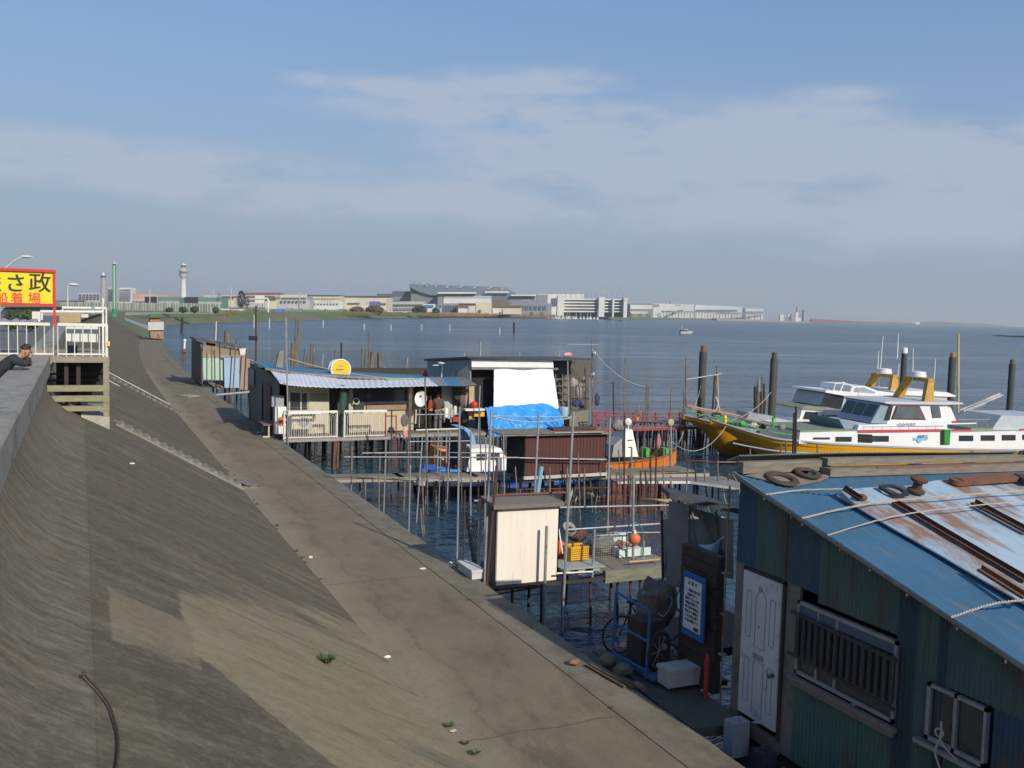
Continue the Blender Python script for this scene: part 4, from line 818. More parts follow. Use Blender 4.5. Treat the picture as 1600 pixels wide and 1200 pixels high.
# black diamond net fence
nf = thing('net_fence', (7.6, 18.9, 1.2), 'sagging dark diamond mesh net hung between two posts by the quay', 'net')
g = MB(); na, nb = 7, 7
def Pn(a, c):
 L_ = PY(727, 803, 19.6).lerp(PY(738, 880, 19.4), c); R_ = PY(748, 820, 18.7).lerp(PY(748, 893, 18.6), c); p = L_.lerp(R_, a); p.y += .08*math.sin(a*math.pi)*math.sin(c*math.pi); return p
for i in range(-nb, na+1):
 for s_ in (1, -1):
  pts = []
  for k_ in range(0, nb*2+1):
   c = k_/(nb*2); a = (i+s_*k_*.5*1.0)/na if s_ == 1 else (i+nb-k_*.5)/na
   if 0 <= a <= 1: pts.append(Pn(a, c))
  if len(pts) > 1: g.tube(pts, .009, 4, False)
g.build('mesh', mat('black_net', (.05, .047, .043), (.12, .11, .1)), nf)
g = MB(); g.tube([PY(727, 800, 19.6), PY(748, 818, 18.7)], .012, 5); g.tube([PY(737, 880, 19.4), PY(749, 892, 18.6)], .012, 5); g.build('border_rope', BLACK, nf)
# foam boxes on the quay edge
b_ = PZ(745, 904, ZQ+.012)
g = MB(); g.box(b_.x-.13, b_.x+.12, b_.y-.05, b_.y+.75, ZQ+.015, ZQ+.16); g.box(b_.x-.15, b_.x+.14, b_.y-.07, b_.y+.77, ZQ+.161, ZQ+.21); g.build('foam_box', mat('white_foam_box', (.6, .6, .58), (.48, .48, .46)), label='long white foam box on the quay edge at the foot of the net', cat='box')
# gear on the deck: orange float, crate, net cage, ball buoy on hoop, fish box
g = MB(); g.ball(PY(874, 858, 19.0), .2, 18, (.8, .9, 1.05)); g.build('float_buoy', mat('faded_red_orange', (.62, .13, .04), (.5, .1, .04), rough=.5), label='red orange float partly behind the cream shed, by the yellow crate', cat='buoy')
g = MB(); g.tube([PY(873, 826, 18.7), PY(879, 865, 18.5)], .016, 6); g.build('white_stick', WHITE, label='white stick leaning against the red orange float', cat='stick')
cr = thing('yellow_crate', PY(900, 872, 18.6), 'yellow slotted plastic crate on the deck right of the red orange float', 'crate')
YC = mat('yellow_crate_plastic', (.78, .42, .02), (.66, .34, .02), rough=.5)
c = PY(900, 872, 18.6); W, D_, H_ = .42, .32, .27
for sgn in (0, 1):
 g = MB(); yy = c.y-D_/2+sgn*D_
 for k_ in range(6): g.box(c.x-W/2, c.x+W/2, yy-.008, yy+.008, c.z+k_*.05, c.z+k_*.05+.026)
 for k_ in range(9): g.box(c.x-W/2+k_*W/8-.008, c.x-W/2+k_*W/8+.008, yy-.014, yy+.012, c.z, c.z+H_)
 g.build('side_grid', YC, cr)
for e_ in (c.x-W/2, c.x+W/2-.012): g = MB(); g.box(e_, e_+.012, c.y-D_/2, c.y+D_/2, c.z, c.z+H_); g.build('end_wall', YC, cr)
g = MB(); g.box(c.x-W/2-.012, c.x+W/2+.012, c.y-D_/2-.02, c.y-D_/2+.02, c.z+H_, c.z+H_+.025); g.box(c.x-W/2-.012, c.x+W/2+.012, c.y+D_/2-.02, c.y+D_/2+.02, c.z+H_, c.z+H_+.025); g.build('rim', YC, cr)
lump(PY(902, 835, 19.3), .22, (1.1, .8, .7), 12, .4, 20).build('net_heap', mat('dark_red_net', (.12, .05, .045), (.05, .03, .03), ns=12, bump=.9, bs=40), label='heap of dark red net behind the yellow crate', cat='net')
g = MB();
for k_ in range(5): g.torus(PY(890, 830, 19.2)+Vector((0, 0, .02*k_)), (.2, -1, .3*k_), .12+.01*k_, .012, 20, 5)
g.build('coiled_rope', mat('grey_rope', (.4, .38, .36), (.2, .19, .18)), label='coil of grey rope hanging above the yellow crate', cat='rope')
# wire cage trap
tr = thing('wire_trap', PY(940, 868, 19.2), 'box shaped grey wire trap in the middle of the timber deck', 'trap')
c = PY(940, 868, 19.2); g = MB(); W, D_, H_ = .72, .6, .5
for i in range(13):
 for j in (-D_/2, D_/2):
  g.tube([c+Vector((-W/2+W*i/12, j, 0)), c+Vector((-W/2+W*i/12, j, H_))], .004, 3, False)
for i in range(10):
 for j in (-D_/2, D_/2): g.tube([c+Vector((-W/2, j, H_*i/9)), c+Vector((W/2, j, H_*i/9))], .004, 3, False)
 for j in (-W/2, W/2): g.tube([c+Vector((j, -D_/2, H_*i/9)), c+Vector((j, D_/2, H_*i/9))], .004, 3, False)
 g.tube([c+Vector((-W/2+W*i/9, -D_/2, H_)), c+Vector((-W/2+W*i/9, D_/2, H_))], .004, 3, False)
g.build('wire_mesh', mat('grey_wire', (.3, .29, .27), (.2, .19, .17)), tr)
g = MB()
for x in (-1, 1):
 for y in (-1, 1): g.tube([c+Vector((x*W/2, y*D_/2, 0)), c+Vector((x*W/2, y*D_/2, H_))], .012, 5)
for z in (0, H_): g.tube([c+Vector((W/2*a, D_/2*b2, z)) for a, b2 in ((-1, -1), (1, -1), (1, 1), (-1, 1), (-1, -1))], .012, 5)
g.build('trap_frame', PIPEO, tr)
lump(c+Vector((0, 0, .25)), .26, (1.1, .9, .8), 14, .4, 20).build('net_heap', mat('grey_net', (.26, .25, .22), (.12, .115, .1), ns=16, bump=.9, bs=50), label='grey crumpled net stuffed inside the wire trap', cat='net')
# orange ball buoy hung on a pole, green hoop
pole(989, 874, 990, 742, 18.6, .03, PIPE, 'grey post on the deck on which the orange ball buoy hangs', z0=None)
bu = thing('ball_buoy', PY(991, 853, 18.5), 'round orange ball buoy hanging on a post on the timber deck', 'buoy')
g = MB(); g.ball(PY(991.5, 842, 18.5), .135, 24); g.build('ball', mat('orange_ball', (.72, .19, .05), (.6, .15, .05), rough=.45), bu); g = MB(); g.lathe(PY(991.5, 842, 18.5)+Vector((0, 0, .125)), [(.035, 0), (.035, .05), (.015, .08)], 10); g.tube([PY(991.5, 842, 18.5)+Vector((0, 0, .2)), PY(990, 818, 18.55)], .006, 4); g.build('buoy_eye', WHITE, bu)
g = MB(); hp = [PY(u, v, 18.75) for u, v in [(980, 868), (979, 845), (980, 828), (984, 820), (991, 817), (998, 819), (1003, 826), (1005, 842), (1004, 868)]]
g.tube(catmull3(hp, 6), .014, 6); g.build('green_hoop', mat('green_hose', (.03, .25, .16), (.03, .2, .13)), label='bent green hose hoop behind the orange ball buoy', cat='hose')
fb = thing('fish_tray', (11.6, 19.2, 1.2), 'white tray of catch with brown lumps at the right end of the deck', 'tray')
g = MB(); g.hexa([PY(995, 872, 18.9), PY(1034, 868, 18.9), PY(998, 835, 19.9), PY(1034, 832, 19.9)]+[p+Vector((0, 0, .1)) for p in (PY(995, 872, 18.9), PY(1034, 868, 18.9), PY(998, 835, 19.9), PY(1034, 832, 19.9))]);
g = MB(); g.box(11.3, 12.15, 18.8, 19.9, 1.22, 1.30); g.box(11.3, 12.15, 18.8, 18.84, 1.3, 1.4); g.box(11.3, 12.15, 19.86, 19.9, 1.3, 1.5); g.box(11.3, 11.34, 18.84, 19.86, 1.3, 1.4); g.build('tray', mat('white_green_tray', (.6, .66, .62), (.5, .56, .53)), fb)
g = MB()
for (x, y, r) in [(11.75, 19.5, .13), (11.98, 19.35, .11), (11.6, 19.2, .08)]: g.ball((x, y, 1.36), r, 10, (1.2, .9, .6))
for i, p in enumerate(g.v): g.v[i] = p+Vector((1, 1, 1))*.03*mnoise.noise(p*9)
o = g.build('brown_lumps', mat('brown_lumps', (.36, .2, .12), (.25, .13, .08)), fb, kind='stuff')
g = MB(); g.tube([PY(983, 878, 18.1), PY(1031, 874, 18.1)], .022, 7); g.build('tan_pole', mat('tan_wood_pole', (.5, .36, .2), (.4, .28, .16)), label='tan wooden pole lying along the front edge of the timber deck', cat='pole')
g = MB(); p = [PY(960, 862, 19.0), PY(986, 878, 18.3), PY(1006, 872, 18.4), PY(1006, 845, 18.5)]; g.tube(p, .012, 5); g.tube([PY(1003, 873, 18.3), PY(1033, 871, 18.6)], .012, 5); g.build('bent_pipe', PIPE, label='low bent pipe frame lying on the deck below the ball buoy', cat='pipe frame')
# bent loop frame behind cart
g = MB(); g.tube(catmull3([PY(u, v, 14.0) for u, v in [(1040, 895), (1043, 862), (1050, 858), (1062, 866), (1066, 900)]], 6), .016, 6); g.build('blue_hoop', BF, label='dark blue bent pipe hoop against the plain grey board', cat='hoop')
g = MB()
for (u, v, u1, v1) in [(1031, 958, 1062, 905), (1042, 962, 1070, 905)]: g.tube([PY(u, v, 13.2), PY(u1, v1, 13.4)], .014, 6)
g.build('leaning_pipes', PIPEO, label='pair of thin pipes leaning beside the grey hut', cat='pipes')
# ================================================================== WALKWAY AND BROWN CABIN
wk = thing('timber_walkway', (13, 29.5, 0), 'long narrow plank walkway on poles running out past the brown cabin', 'walkway')
def wy(x): return 31.0-.165*(x-7.6)
for (xa, xb) in [(7.5, 9.9), (9.7, 12.4), (12.2, 16.6)]:
 g = MB()
 for k_ in range(4):
  for (dy) in (k_*.2,): g.hexa([(xa, wy(xa)-.1+dy, 1.13), (xb, wy(xb)-.1+dy, 1.13), (xa, wy(xa)+.09+dy, 1.13), (xb, wy(xb)+.09+dy, 1.13), (xa, wy(xa)-.1+dy, 1.18), (xb, wy(xb)-.1+dy, 1.18), (xa, wy(xa)+.09+dy, 1.18), (xb, wy(xb)+.09+dy, 1.18)])
 g.build('plank', WOOD, wk)
g = MB();
for i in range(9): g.hexa([(16.6+i*.45, wy(17)-.3, 1.12), (17.03+i*.45, wy(17)-.3-.03, 1.12), (16.6+i*.45, wy(17)+.8, 1.12), (17.03+i*.45, wy(17)+.8, 1.12), (16.6+i*.45, wy(17)-.3, 1.17), (17.03+i*.45, wy(17)-.33, 1.17), (16.6+i*.45, wy(17)+.8, 1.17), (17.03+i*.45, wy(17)+.8, 1.17)])
g.build('deck_boards', WOODY, wk)
g = MB(); g.bar((16.5, wy(17)-.35, 1.1), (20.8, wy(20.5)-.35, 1.1), .05, .12); g.bar((7.6, wy(7.6)-.12, 1.08), (16.5, wy(16.5)-.12, 1.08), .05, .09); g.build('edge_board', mat('pale_edge_board', (.38, .33, .26), (.26, .22, .17), sc=(1, 8, 8), ns=3), wk)
for x in (8.6, 9.9, 11.2, 12.4, 13.4, 14.2, 15.0, 15.8, 16.6, 17.4, 18.2, 19, 19.8):
 for dy in (-.1, .6):
  g = MB(); g.tube([(x+rnd.uniform(-.06, .06), wy(x)+dy, -1), (x, wy(x)+dy, 1.12)], .035, 6); g.build('stilt', STAKED if rnd.random() < .6 else STAKE, wk)
# scaffold pole railing in front of the walkway
sc_ = thing('scaffold_railing', (11, 28.2, -.5), 'long scaffold pipe railing in front of the walkway and the blue white boat', 'railing')
rail(538, 714, 812, 715, 29.6, .022, PIPE, sc_, Y2=28.0); rail(566, 708, 658, 707, 30.2, .024, PIPE, sc_, Y2=29.7); rail(812, 715.4, 948, 718.5, 28.0, .022, PIPE, sc_); rail(702, 707, 790, 708, 29.4, .018, PIPE, sc_); rail(560, 745, 700, 748, 29.0, .018, PIPEO, sc_); rail(770, 650, 900, 652, 27.0, .016, PIPE, sc_); rail(640, 690, 735, 689, 31.5, .016, PIPE, sc_)
for k_ in range(26): u = 640+k_*16.5+rnd.uniform(-5, 5); Y = rnd.uniform(27.2, 33); pole(u, 790, u+rnd.uniform(-4, 4), rnd.uniform(655, 735), Y, rnd.uniform(.016, .026), [PIPE, PIPEO, STAKE][k_ % 3], name='post', parent=sc_)
for (u, v, u1, v1, Y) in [(549, 764, 550, 697, 29.5), (593, 738, 594, 708, 30.2), (600, 785, 603, 688, 29.3), (653, 783, 660, 683, 28.9), (592, 790, 592, 745, 29.0), (700, 750, 703, 672, 30), (757, 870, 759, 683, 27.2)]:
 pole(u, v, u1, v1, Y, .024, PIPE if rnd.random() < .6 else PIPEO, name='post', parent=sc_)
# tall bunch of poles by the blue boat's bow
GP = 'bare poles standing in the water round the moored boats'
for k_, (u, v, u1, v1, Y, m_, lb) in enumerate([
 (668, 778, 664, 590, 29.8, STAKE, 'leaning tan pole standing just left of the satellite dish'),
 (641, 748, 642, 604, 36.2, PIPEO, 'tall grey brown pole left of the tan leaning pole'),
 (637, 770, 640, 615, 36.2, PIPEO, 'thin pole close beside the taller pole left of the dish'),
 (753, 760, 749, 642, 33, STAKE, 'tan pole rising behind the roof of the white boat cabin'),
 (611, 775, 612, 640, 33, RUST, 'thin dark red pole rising between white railing and blue boat'),
 (666, 745, 668, 672, 31.5, PIPE, 'short thin pole standing in front of the blue bow'),
 (683, 740, 685, 672, 31.5, PIPE, 'short thin pole in front of the middle of the blue boat'),
 (697, 740, 698, 672, 31.7, PIPE, 'short thin grey pole beside the tall pipe at the blue boat'),
 (660, 838, 657, 795, None, STAKE, 'forked brown stake standing alone in the open water off the quay')]):
 pole(u, v, u1, v1, Y, .026, m_, lb, GP)
rail(650, 672, 716, 670, 32.0, .03, WHITED, None, label='white bar laid across the poles above the blue boat', cat='pole')
# brown cabin
Yb = 28.3
bc = thing('brown_cabin', (14.8, 28.9, 1.1), 'dark red brown boarded cabin with a flat board roof on the walkway', 'cabin')
BRM = mat('red_brown_boarding', (.095, .035, .03), (.075, .028, .025), sc=(10, 1, .4), ns=2.5, rough=.75)
p0 = PY(818, 741, Yb); p1 = PY(946, 741, Yb)
def Pbr(a, c):
 k = (a*24) % 1; d = -.012 if k < .1 else 0; return (p0.x+(p1.x-p0.x)*a, Yb-d-.0, 1.45+(2.74-1.45)*c)
g = MB(); g.grid(Pbr, 240, 1, False, (0, .04, 0)); g.build('front_wall', BRM, bc)
g = MB(); g.slab([(p0.x, 28.26, 1.4), (p0.x-.25, 29.15, 1.4), (p0.x-.25, 29.15, 2.75), (p0.x, 28.26, 2.74)], .04, (-1, 0, 0)); g.build('side_wall', DARK, bc); g = MB(); g.slab([(p1.x, 28.3, 1.4), (p1.x, 29.15, 1.4), (p1.x, 29.15, 2.75), (p1.x, 28.3, 2.74)], .04, (1, 0, 0)); g.build('side_wall', DARK, bc)  # near black side walls, the shade on the left put into their colour
g = MB(); g.bar((p0.x-.03, Yb-.03, 1.37), (p1.x+.03, Yb-.03, 1.37), .05, .11); g.build('skirting_board', mat('pinkish_white_board', (.52, .46, .42), (.38, .33, .3), sc=(1, 5, 5), ns=3), bc)
g = MB(); g.box(p0.x-.1, p1.x+.05, 28.35, 29.15, 1.2, 1.3); g.build('floor', DARKWOOD, bc)
g = MB(); a = PY(768, 672, 29.6); g.hexa([(p0.x-.9, 28.1, 2.80), (p1.x+.1, 28.1, 2.76), (p0.x-.95, 29.2, 2.86), (p1.x+.1, 29.2, 2.82), (p0.x-.9, 28.1, 2.84), (p1.x+.1, 28.1, 2.82), (p0.x-.95, 29.2, 2.9), (p1.x+.1, 29.2, 2.87)]); g.build('roof', WOOD, bc)
g = MB(); g.box(p0.x+1.2, p1.x-.2, 28.6, 29.1, 2.875, 2.93); g.build('roof_board', mat('dark_red_board', (.12, .05, .04), (.08, .04, .03)), bc)
g = MB(); g.bar((p0.x+.5, 28.05, 2.88), (p1.x-.3, 28.02, 2.86), .08, .03); g.build('roof_batten', mat('pale_batten', (.42, .37, .3), (.3, .26, .2)), bc)
g = MB(); g.bar(PY(820, 716, 28.18), PY(946, 717, 28.18), .03, .035); g.build('front_rail', PIPE, bc)
for u in (859, 886, 913): pole(u, 766, u, 730, 28.0, .032, PIPEO, name='front_post', parent=bc, z0=.3)
rail(808, 765, 948, 762, 28.2, .03, RUST, bc, name='lower_beam')
for i in range(16):
 x = 12.2+i*.32+rnd.uniform(-.08, .08); pole(0, 0, 0, 0) if False else None
 g = MB(); g.tube([(x+rnd.uniform(-.1, .1), 28.6+rnd.uniform(-.3, 1.2), -.9), (x, 28.6+rnd.uniform(0, .6), 1.15)], .03, 6); g.build('stilt', [STAKED, STAKE, RUST][i % 3], bc)
# ---- second scaffold walkway on the right, beyond the cabin
w2 = thing('rusty_jetty', (19.5, 27.5, 0), 'rusty pole jetty with a kinked plank deck right of the brown cabin', 'jetty')
g = MB(); g.slab([(16.8, 28.3, 1.06), (19.3, 27.6, 1.06), (20.2, 26.3, 1.04), (21.0, 26.3, 1.04), (21.3, 28.4, 1.05), (17, 29.2, 1.06)], .05, (0, 0, 1)); g.build('deck_panel', mat('grey_deck_panel', (.25, .23, .2), (.18, .16, .14), sc=(1, 3, 1), ns=3), w2)
g = MB(); g.bar((16.8, 28.27, 1.06), (19.3, 27.57, 1.06), .03, .09); g.bar((19.3, 27.57, 1.06), (20.2, 26.27, 1.04), .03, .08); g.build('edge_board', WHITED, w2)
for (u, v, u1, v1, m_) in [(1017, 760, 1016, 706, RUST), (1024, 760, 1026, 700, RUST), (1037, 752, 1036, 728, PIPEO), (1070, 790, 1075, 732, STAKE), (1087, 745, 1086, 722, RUST), (1102, 752, 1100, 732, STAKE), (1138, 762, 1138, 738, RUST), (1000, 770, 1001, 735, RUST), (985, 790, 987, 700, PIPEO), (975, 770, 976, 650, RUST), (1010, 765, 1008, 735, STAKED), (1122, 748, 1121, 720, STAKE)]:
 pole(u, v, u1, v1, 27.6 if u != 1070 else 27.0, .03, m_, name='post', parent=w2)
rail(1070, 719, 1122, 722, 27.8, .028, RUST, w2); rail(1000, 736, 1060, 737, 27.6, .02, RUST, w2)
for u in (1122,): rail(1122, 722, 1150, 722, 27.8, .022, PIPEO, w2, name='rail')
stilts(w2, (17.4, 18.2, 19, 19.8, 20.6), (28.0, 28.9), 1.0, .035, RUST)
# ladder hanging down by the orange boat
ld = thing('ladder', PY(972, 790, 28.2), 'rusty ladder going down to the water right of the brown cabin', 'ladder')
for u in (962, 982): pole(u, 800, u+1, 742, 28.1, .02, RUST, name='stile', parent=ld)
for k_ in range(6): rail(962, 750+k_*8, 983, 750+k_*8, 28.1, .012, RUST, ld, name='rung')
# ================================================================== SMALL BOATS
def hull_mesh(stn, n=6):
 """stn: list of (x, half beam at sheer, z sheer, half beam at waterline, z keel) in world axes given by f(x,y,z)"""
 return stn
def boat_frame(o, rz_):
 ux = Vector((math.cos(rz_), math.sin(rz_), 0)); uy = Vector((-math.sin(rz_), math.cos(rz_), 0)); o = Vector(o)
 return lambda x, y, z: o+ux*x+uy*y+Vector((0, 0, z))
def make_hull(F, stn, m_hull, m_rail, m_deck, parent, deck_drop=.25, rail_h=.09, two=None, m2=None):
 S = stn; g = MB(); rows = []
 # smooth stations
 T = []
 for i in range(len(S)-1):
  p0 = S[max(0, i-1)]; p1 = S[i]; p2 = S[i+1]; p3 = S[min(len(S)-1, i+2)]
  for k in range(5): t_ = k/5; T.append(tuple(.5*((2*p1[c])+(-p0[c]+p2[c])*t_+(2*p0[c]-5*p1[c]+4*p2[c]-p3[c])*t_*t_+(-p0[c]+3*p1[c]-3*p2[c]+p3[c])*t_**3) for c in range(5)))
 T.append(S[-1]); S = T
 fr = [1, .86, .7, .5, .28, .0]
 def sec(x, bt, zt, bw, zk):
  pts = []
  for f_ in fr:
   if f_ > 0.28: q = (f_-.28)/.72; b_ = bw+(bt-bw)*q**.62; z0_ = max(0., zk); z = z0_+(zt-z0_)*q
   elif f_ > 0: b_ = bw*.82; z = zk*.6 if zk < 0 else zk+.03
   else: b_ = 0.0; z = zk
   pts.append((max(0, b_), z))
  return pts
 for s_ in S:
  p = sec(*s_); rows.append([F(s_[0], -b_, z) for b_, z in p]+[F(s_[0], b_, z) for b_, z in reversed(p[:-1])])
 k = len(rows[0])
 for r in rows: g.v += r
 for i in range(len(rows)-1):
  for j in range(k-1): a = i*k+j; g.f.append((a, a+1, a+k+1, a+k)); g.sm.append(True)
 g.f.append(tuple((len(rows)-1)*k+j for j in range(k))); g.sm.append(False)
 g.build('hull', m_hull, parent)
 g = MB()
 for sgn in (-1, 1):
  for i in range(len(S)-1):
   a, b_ = S[i], S[i+1]
   P = [F(a[0], sgn*(a[1]-.0), a[2]-rail_h), F(a[0], sgn*max(0, a[1]-.10), a[2]-rail_h), F(b_[0], sgn*b_[1], b_[2]-rail_h), F(b_[0], sgn*max(0, b_[1]-.10), b_[2]-rail_h)]
   e = .03; P = [F(a[0], sgn*(a[1]+e), a[2]-rail_h), F(a[0], sgn*max(0, a[1]-.08), a[2]-rail_h), F(b_[0], sgn*(b_[1]+e), b_[2]-rail_h), F(b_[0], sgn*max(0, b_[1]-.08), b_[2]-rail_h)]
   g.hexa(P+[p+Vector((0, 0, rail_h+.02)) for p in P])
 g.build('gunwale', m_rail, parent)
 g = MB()
 for s_ in S: g.v += [F(s_[0], -max(0, s_[1]-.05), s_[2]-deck_drop), F(s_[0], max(0, s_[1]-.05), s_[2]-deck_drop)]
 for i in range(len(S)-1): a = 2*i; g.f.append((a, a+2, a+3, a+1)); g.sm.append(False)
 g.build('deck', m_deck, parent)
 return S
# blue and white boat
bo = PZ(700, 748, 0); F = boat_frame((12.0, 34.6, 0), R(-4))
bb = thing('small_boat', F(2.5, 0, 0), 'small blue and white boat with a white cabin moored by the plank walkway', 'boat')
SKY = mat('sky_blue_paint', (.1, .3, .62), (.08, .25, .52), ns=3, rough=.4); DBL = mat('royal_blue_paint', (.03, .1, .42), (.025, .08, .33), ns=3, rough=.45)
make_hull(F, [(0, .5, .78, .4, .05), (.15, .75, .74, .55, -.1), (1.5, .95, .66, .75, -.2), (3.2, .95, .7, .7, -.25), (4.6, .7, .85, .35, -.2), (5.4, .05, 1.1, .02, 0)], mat('two_tone_hull', (.62, .56, .52), (.5, .42, .38), ns=4), DBL, SKY, bb, .22, .22)
g = MB(); g.box(0, 0, 0, 0, 0, 0) if False else None
p = PY(720, 738, 34.2); xa, xb = PY(731, 735, 33.9).x, PY(799, 735, 33.9).x
g = MB(); z1 = PY(740, 697, 33.9).z
q0 = Vector((xa-.15, 33.75, .7)); g.hexa([(xa-.1, 33.75, .68), (xb, 33.7, .6), (xa-.1, 35.2, .68), (xb, 35.1, .6), (xa+.12, 33.9, z1-.1), (xa+1.35, 33.9, z1-.12), (xa+.12, 35.05, z1-.1), (xa+1.35, 35.05, z1-.12)]); cab = g.build('cabin', WHITE, bb)
g = MB(); g.slab([(xa+.32, 33.775, 1.1), (xa+.75, 33.78, 1.1), (xa+.75, 33.82, 1.33), (xa+.32, 33.82, 1.33)], .02, (0, -1, .2)); g.build('window', GLASS, cab)
g = MB(); g.slab([(xa+.83, 33.775, 1.1), (xa+1.28, 33.78, 1.1), (xa+1.28, 33.82, 1.33), (xa+.83, 33.82, 1.33)], .02, (0, -1, .2)); g.build('window', GLASS, cab)
g = MB(); g.hexa([(xa+1.2, 33.72, .58), (xb+.1, 33.7, .55), (xa+1.2, 35.1, .58), (xb+.1, 35.0, .55), (xa+1.2, 33.8, 1.02), (xb+.0, 33.85, .95), (xa+1.2, 35.0, 1.02), (xb+.0, 34.9, .95)]); g.build('foredeck_box', WHITED, bb)
# curved blue spray hood arch
g = MB(); arch = [PY(u, v, 34.0) for u, v in [(718, 668), (729, 668), (736, 673), (741, 681), (744, 694)]]
arch2 = [PY(u, v, 34.0) for u, v in [(724, 671), (729, 675), (734, 683), (736, 690), (737, 695)]]
for d_ in (0,):
 for i in range(4): g.hexa([arch2[i], arch[i], arch2[i]+Vector((0, 1, 0)), arch[i]+Vector((0, 1, 0)), arch2[i+1], arch[i+1], arch2[i+1]+Vector((0, 1, 0)), arch[i+1]+Vector((0, 1, 0))])
g.build('spray_hood', mat('pale_blue_hood', (.2, .38, .6), (.17, .32, .52), ns=3), bb)
g = MB(); a = PY(716, 700, 33.9); g.box(xa-.45, xa-.12, 33.8, 35, .9, 1.85); g.build('engine_cover', DARK, bb)
g = MB(); g.tube([PY(779, 735, 33.7), PY(779, 714, 33.7)], .06, 8); g.tube([PY(783, 735, 33.7), PY(783, 716, 33.7)], .05, 8); g.build('bollard', GREYP, bb)
g = MB(); g.box(12.5, 13.3, 34.1, 34.9, .45, .72); g.build('fish_box', SKY, bb)
g = MB(); g.box(12.35, 12.4, 33.55, 34.6, 1.2, 1.24); g.build('thwart', WHITE, bb)
# white underside boat moored under the cabin walkway
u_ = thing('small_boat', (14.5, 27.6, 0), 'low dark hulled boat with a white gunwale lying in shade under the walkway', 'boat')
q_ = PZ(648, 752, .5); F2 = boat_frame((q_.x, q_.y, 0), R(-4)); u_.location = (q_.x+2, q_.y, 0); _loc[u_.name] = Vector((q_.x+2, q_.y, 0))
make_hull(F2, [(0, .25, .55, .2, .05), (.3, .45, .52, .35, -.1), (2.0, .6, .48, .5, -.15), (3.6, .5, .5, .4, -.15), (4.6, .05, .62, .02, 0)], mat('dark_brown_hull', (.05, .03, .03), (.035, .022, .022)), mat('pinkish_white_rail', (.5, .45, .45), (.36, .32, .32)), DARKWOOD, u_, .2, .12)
g = MB(); g.tube([F2(.3, -.5, .75), F2(2.2, -.55, .72)], .03, 7); g.build('oar', WHITED, u_)
# orange and green boat
ob = thing('fishing_boat', (19, 36.5, 0), 'orange fishing boat with green deck rails and a white wheelhouse moored behind the brown cabin', 'boat')
OR = mat('orange_hull_paint', (.72, .2, .02), (.62, .16, .02), sc=(.4, 1, 1), ns=2, rough=.45, c3=(.42, .12, .03), c3at=.68); LG = mat('lime_green_paint', (.1, .38, .07), (.07, .28, .05), ns=3, rough=.5)
F3 = boat_frame((23.8, 35.1, -.12), R(180-4))
make_hull(F3, [(0, .02, 1.12, .01, .5), (.5, .42, 1.02, .12, .0), (1.6, .95, .9, .55, -.3), (4, 1.25, .82, 1.05, -.4), (7.5, 1.25, .95, 1.05, -.4), (10.2, 1.15, 1.3, .8, -.2), (10.9, 1.05, 1.42, .7, -.1)], OR, mat('brown_orange_rail', (.3, .12, .04), (.2, .08, .03)), mat('deck_clutter', (.13, .11, .07), (.1, .2, .08), ns=5), ob, .22, .05)
g = MB(); g.box(12.85, 12.9, 34.5, 35.4, 1.0, 1.2)
g = MB();
wx0, wx1 = PY(974, 705, 35).x, PY(992, 705, 35).x
g.hexa([(wx0-.1, 34.8, .8), (wx1+.05, 34.8, .8), (wx0-.1, 36.0, .8), (wx1+.05, 36.0, .8), (wx0+.05, 34.95, 1.95), (wx1-.2, 34.95, 1.95), (wx0+.05, 35.9, 1.95), (wx1-.2, 35.9, 1.95)]); whs = g.build('wheelhouse', WHITE, ob)
g = MB(); g.box(wx0+.12, wx1-.2, 34.83, 34.86, 1.5, 1.53); g.build('trim_stripe', REDM, whs); g = MB(); g.box(wx0+.15, wx1-.25, 34.81, 34.84, 1.2, 1.23); g.build('trim_stripe', REDM, whs)
g = MB(); g.hexa([(wx0-.6, 34.9, .8), (wx0-.12, 34.9, .8), (wx0-.6, 35.8, .8), (wx0-.12, 35.8, .8), (wx0-.5, 34.95, 1.3), (wx0-.12, 34.95, 1.6), (wx0-.5, 35.8, 1.3), (wx0-.12, 35.8, 1.6)]); g.build('engine_box', GREYP, ob)
g = MB(); g.lathe(PY(982, 659, 35)+Vector((0, 0, 0)), [(.12, -.04), (.16, .0), (.05, .1)], 12, (0, -1, .3)); g.tube([PY(982, 659, 35), PY(982, 690, 35)], .025, 6); g.build('search_light', WHITE, ob)
lump((wx0-.15, 35.3, 2.1), .3, (.9, .8, .9), 21, .4, 16).build('rope_heap', mat('grey_rope_heap', (.28, .27, .25), (.14, .13, .12)), ob)
for i in range(5): g = MB(); x = 21.2+i*.5; g.box(x, x+.22, 35.0+.3*(i % 2), 35.5+.3*(i % 2), .72, 1.0+.05*(i % 3)); g.build('deck_box', [LG, DBL, LG, BLACK, LG][i], ob)
g = MB(); g.hexa([PY(u, v, 34.7) for u, v in [(650-0+385, 706), (1046, 706), (1035, 700), (1046, 700)]]*2) if False else None
lump(PY(1029, 690, 35), .22, (.5, .4, 1.6), 31, .3, 14).build('furled_flag', mat('faded_pink_cloth', (.45, .17, .16), (.35, .12, .12)), label='faded pink furled cloth standing on the bow of the orange boat', cat='flag')
# second bow: blue and white skiff end right of the brown cabin
sk = thing('small_boat', (17.6, 31, 0), 'white and blue skiff bow showing at the right end of the brown cabin', 'boat')
F4 = boat_frame((18.35, 31.3, 0), R(186))
make_hull(F4, [(0, .03, 1.0, .02, .3), (.6, .5, .85, .25, -.05), (2.0, .8, .7, .6, -.2), (4, .85, .68, .6, -.2), (5, .8, .7, .55, -.1)], WHITED, DBL, SKY, sk, .1, .12)
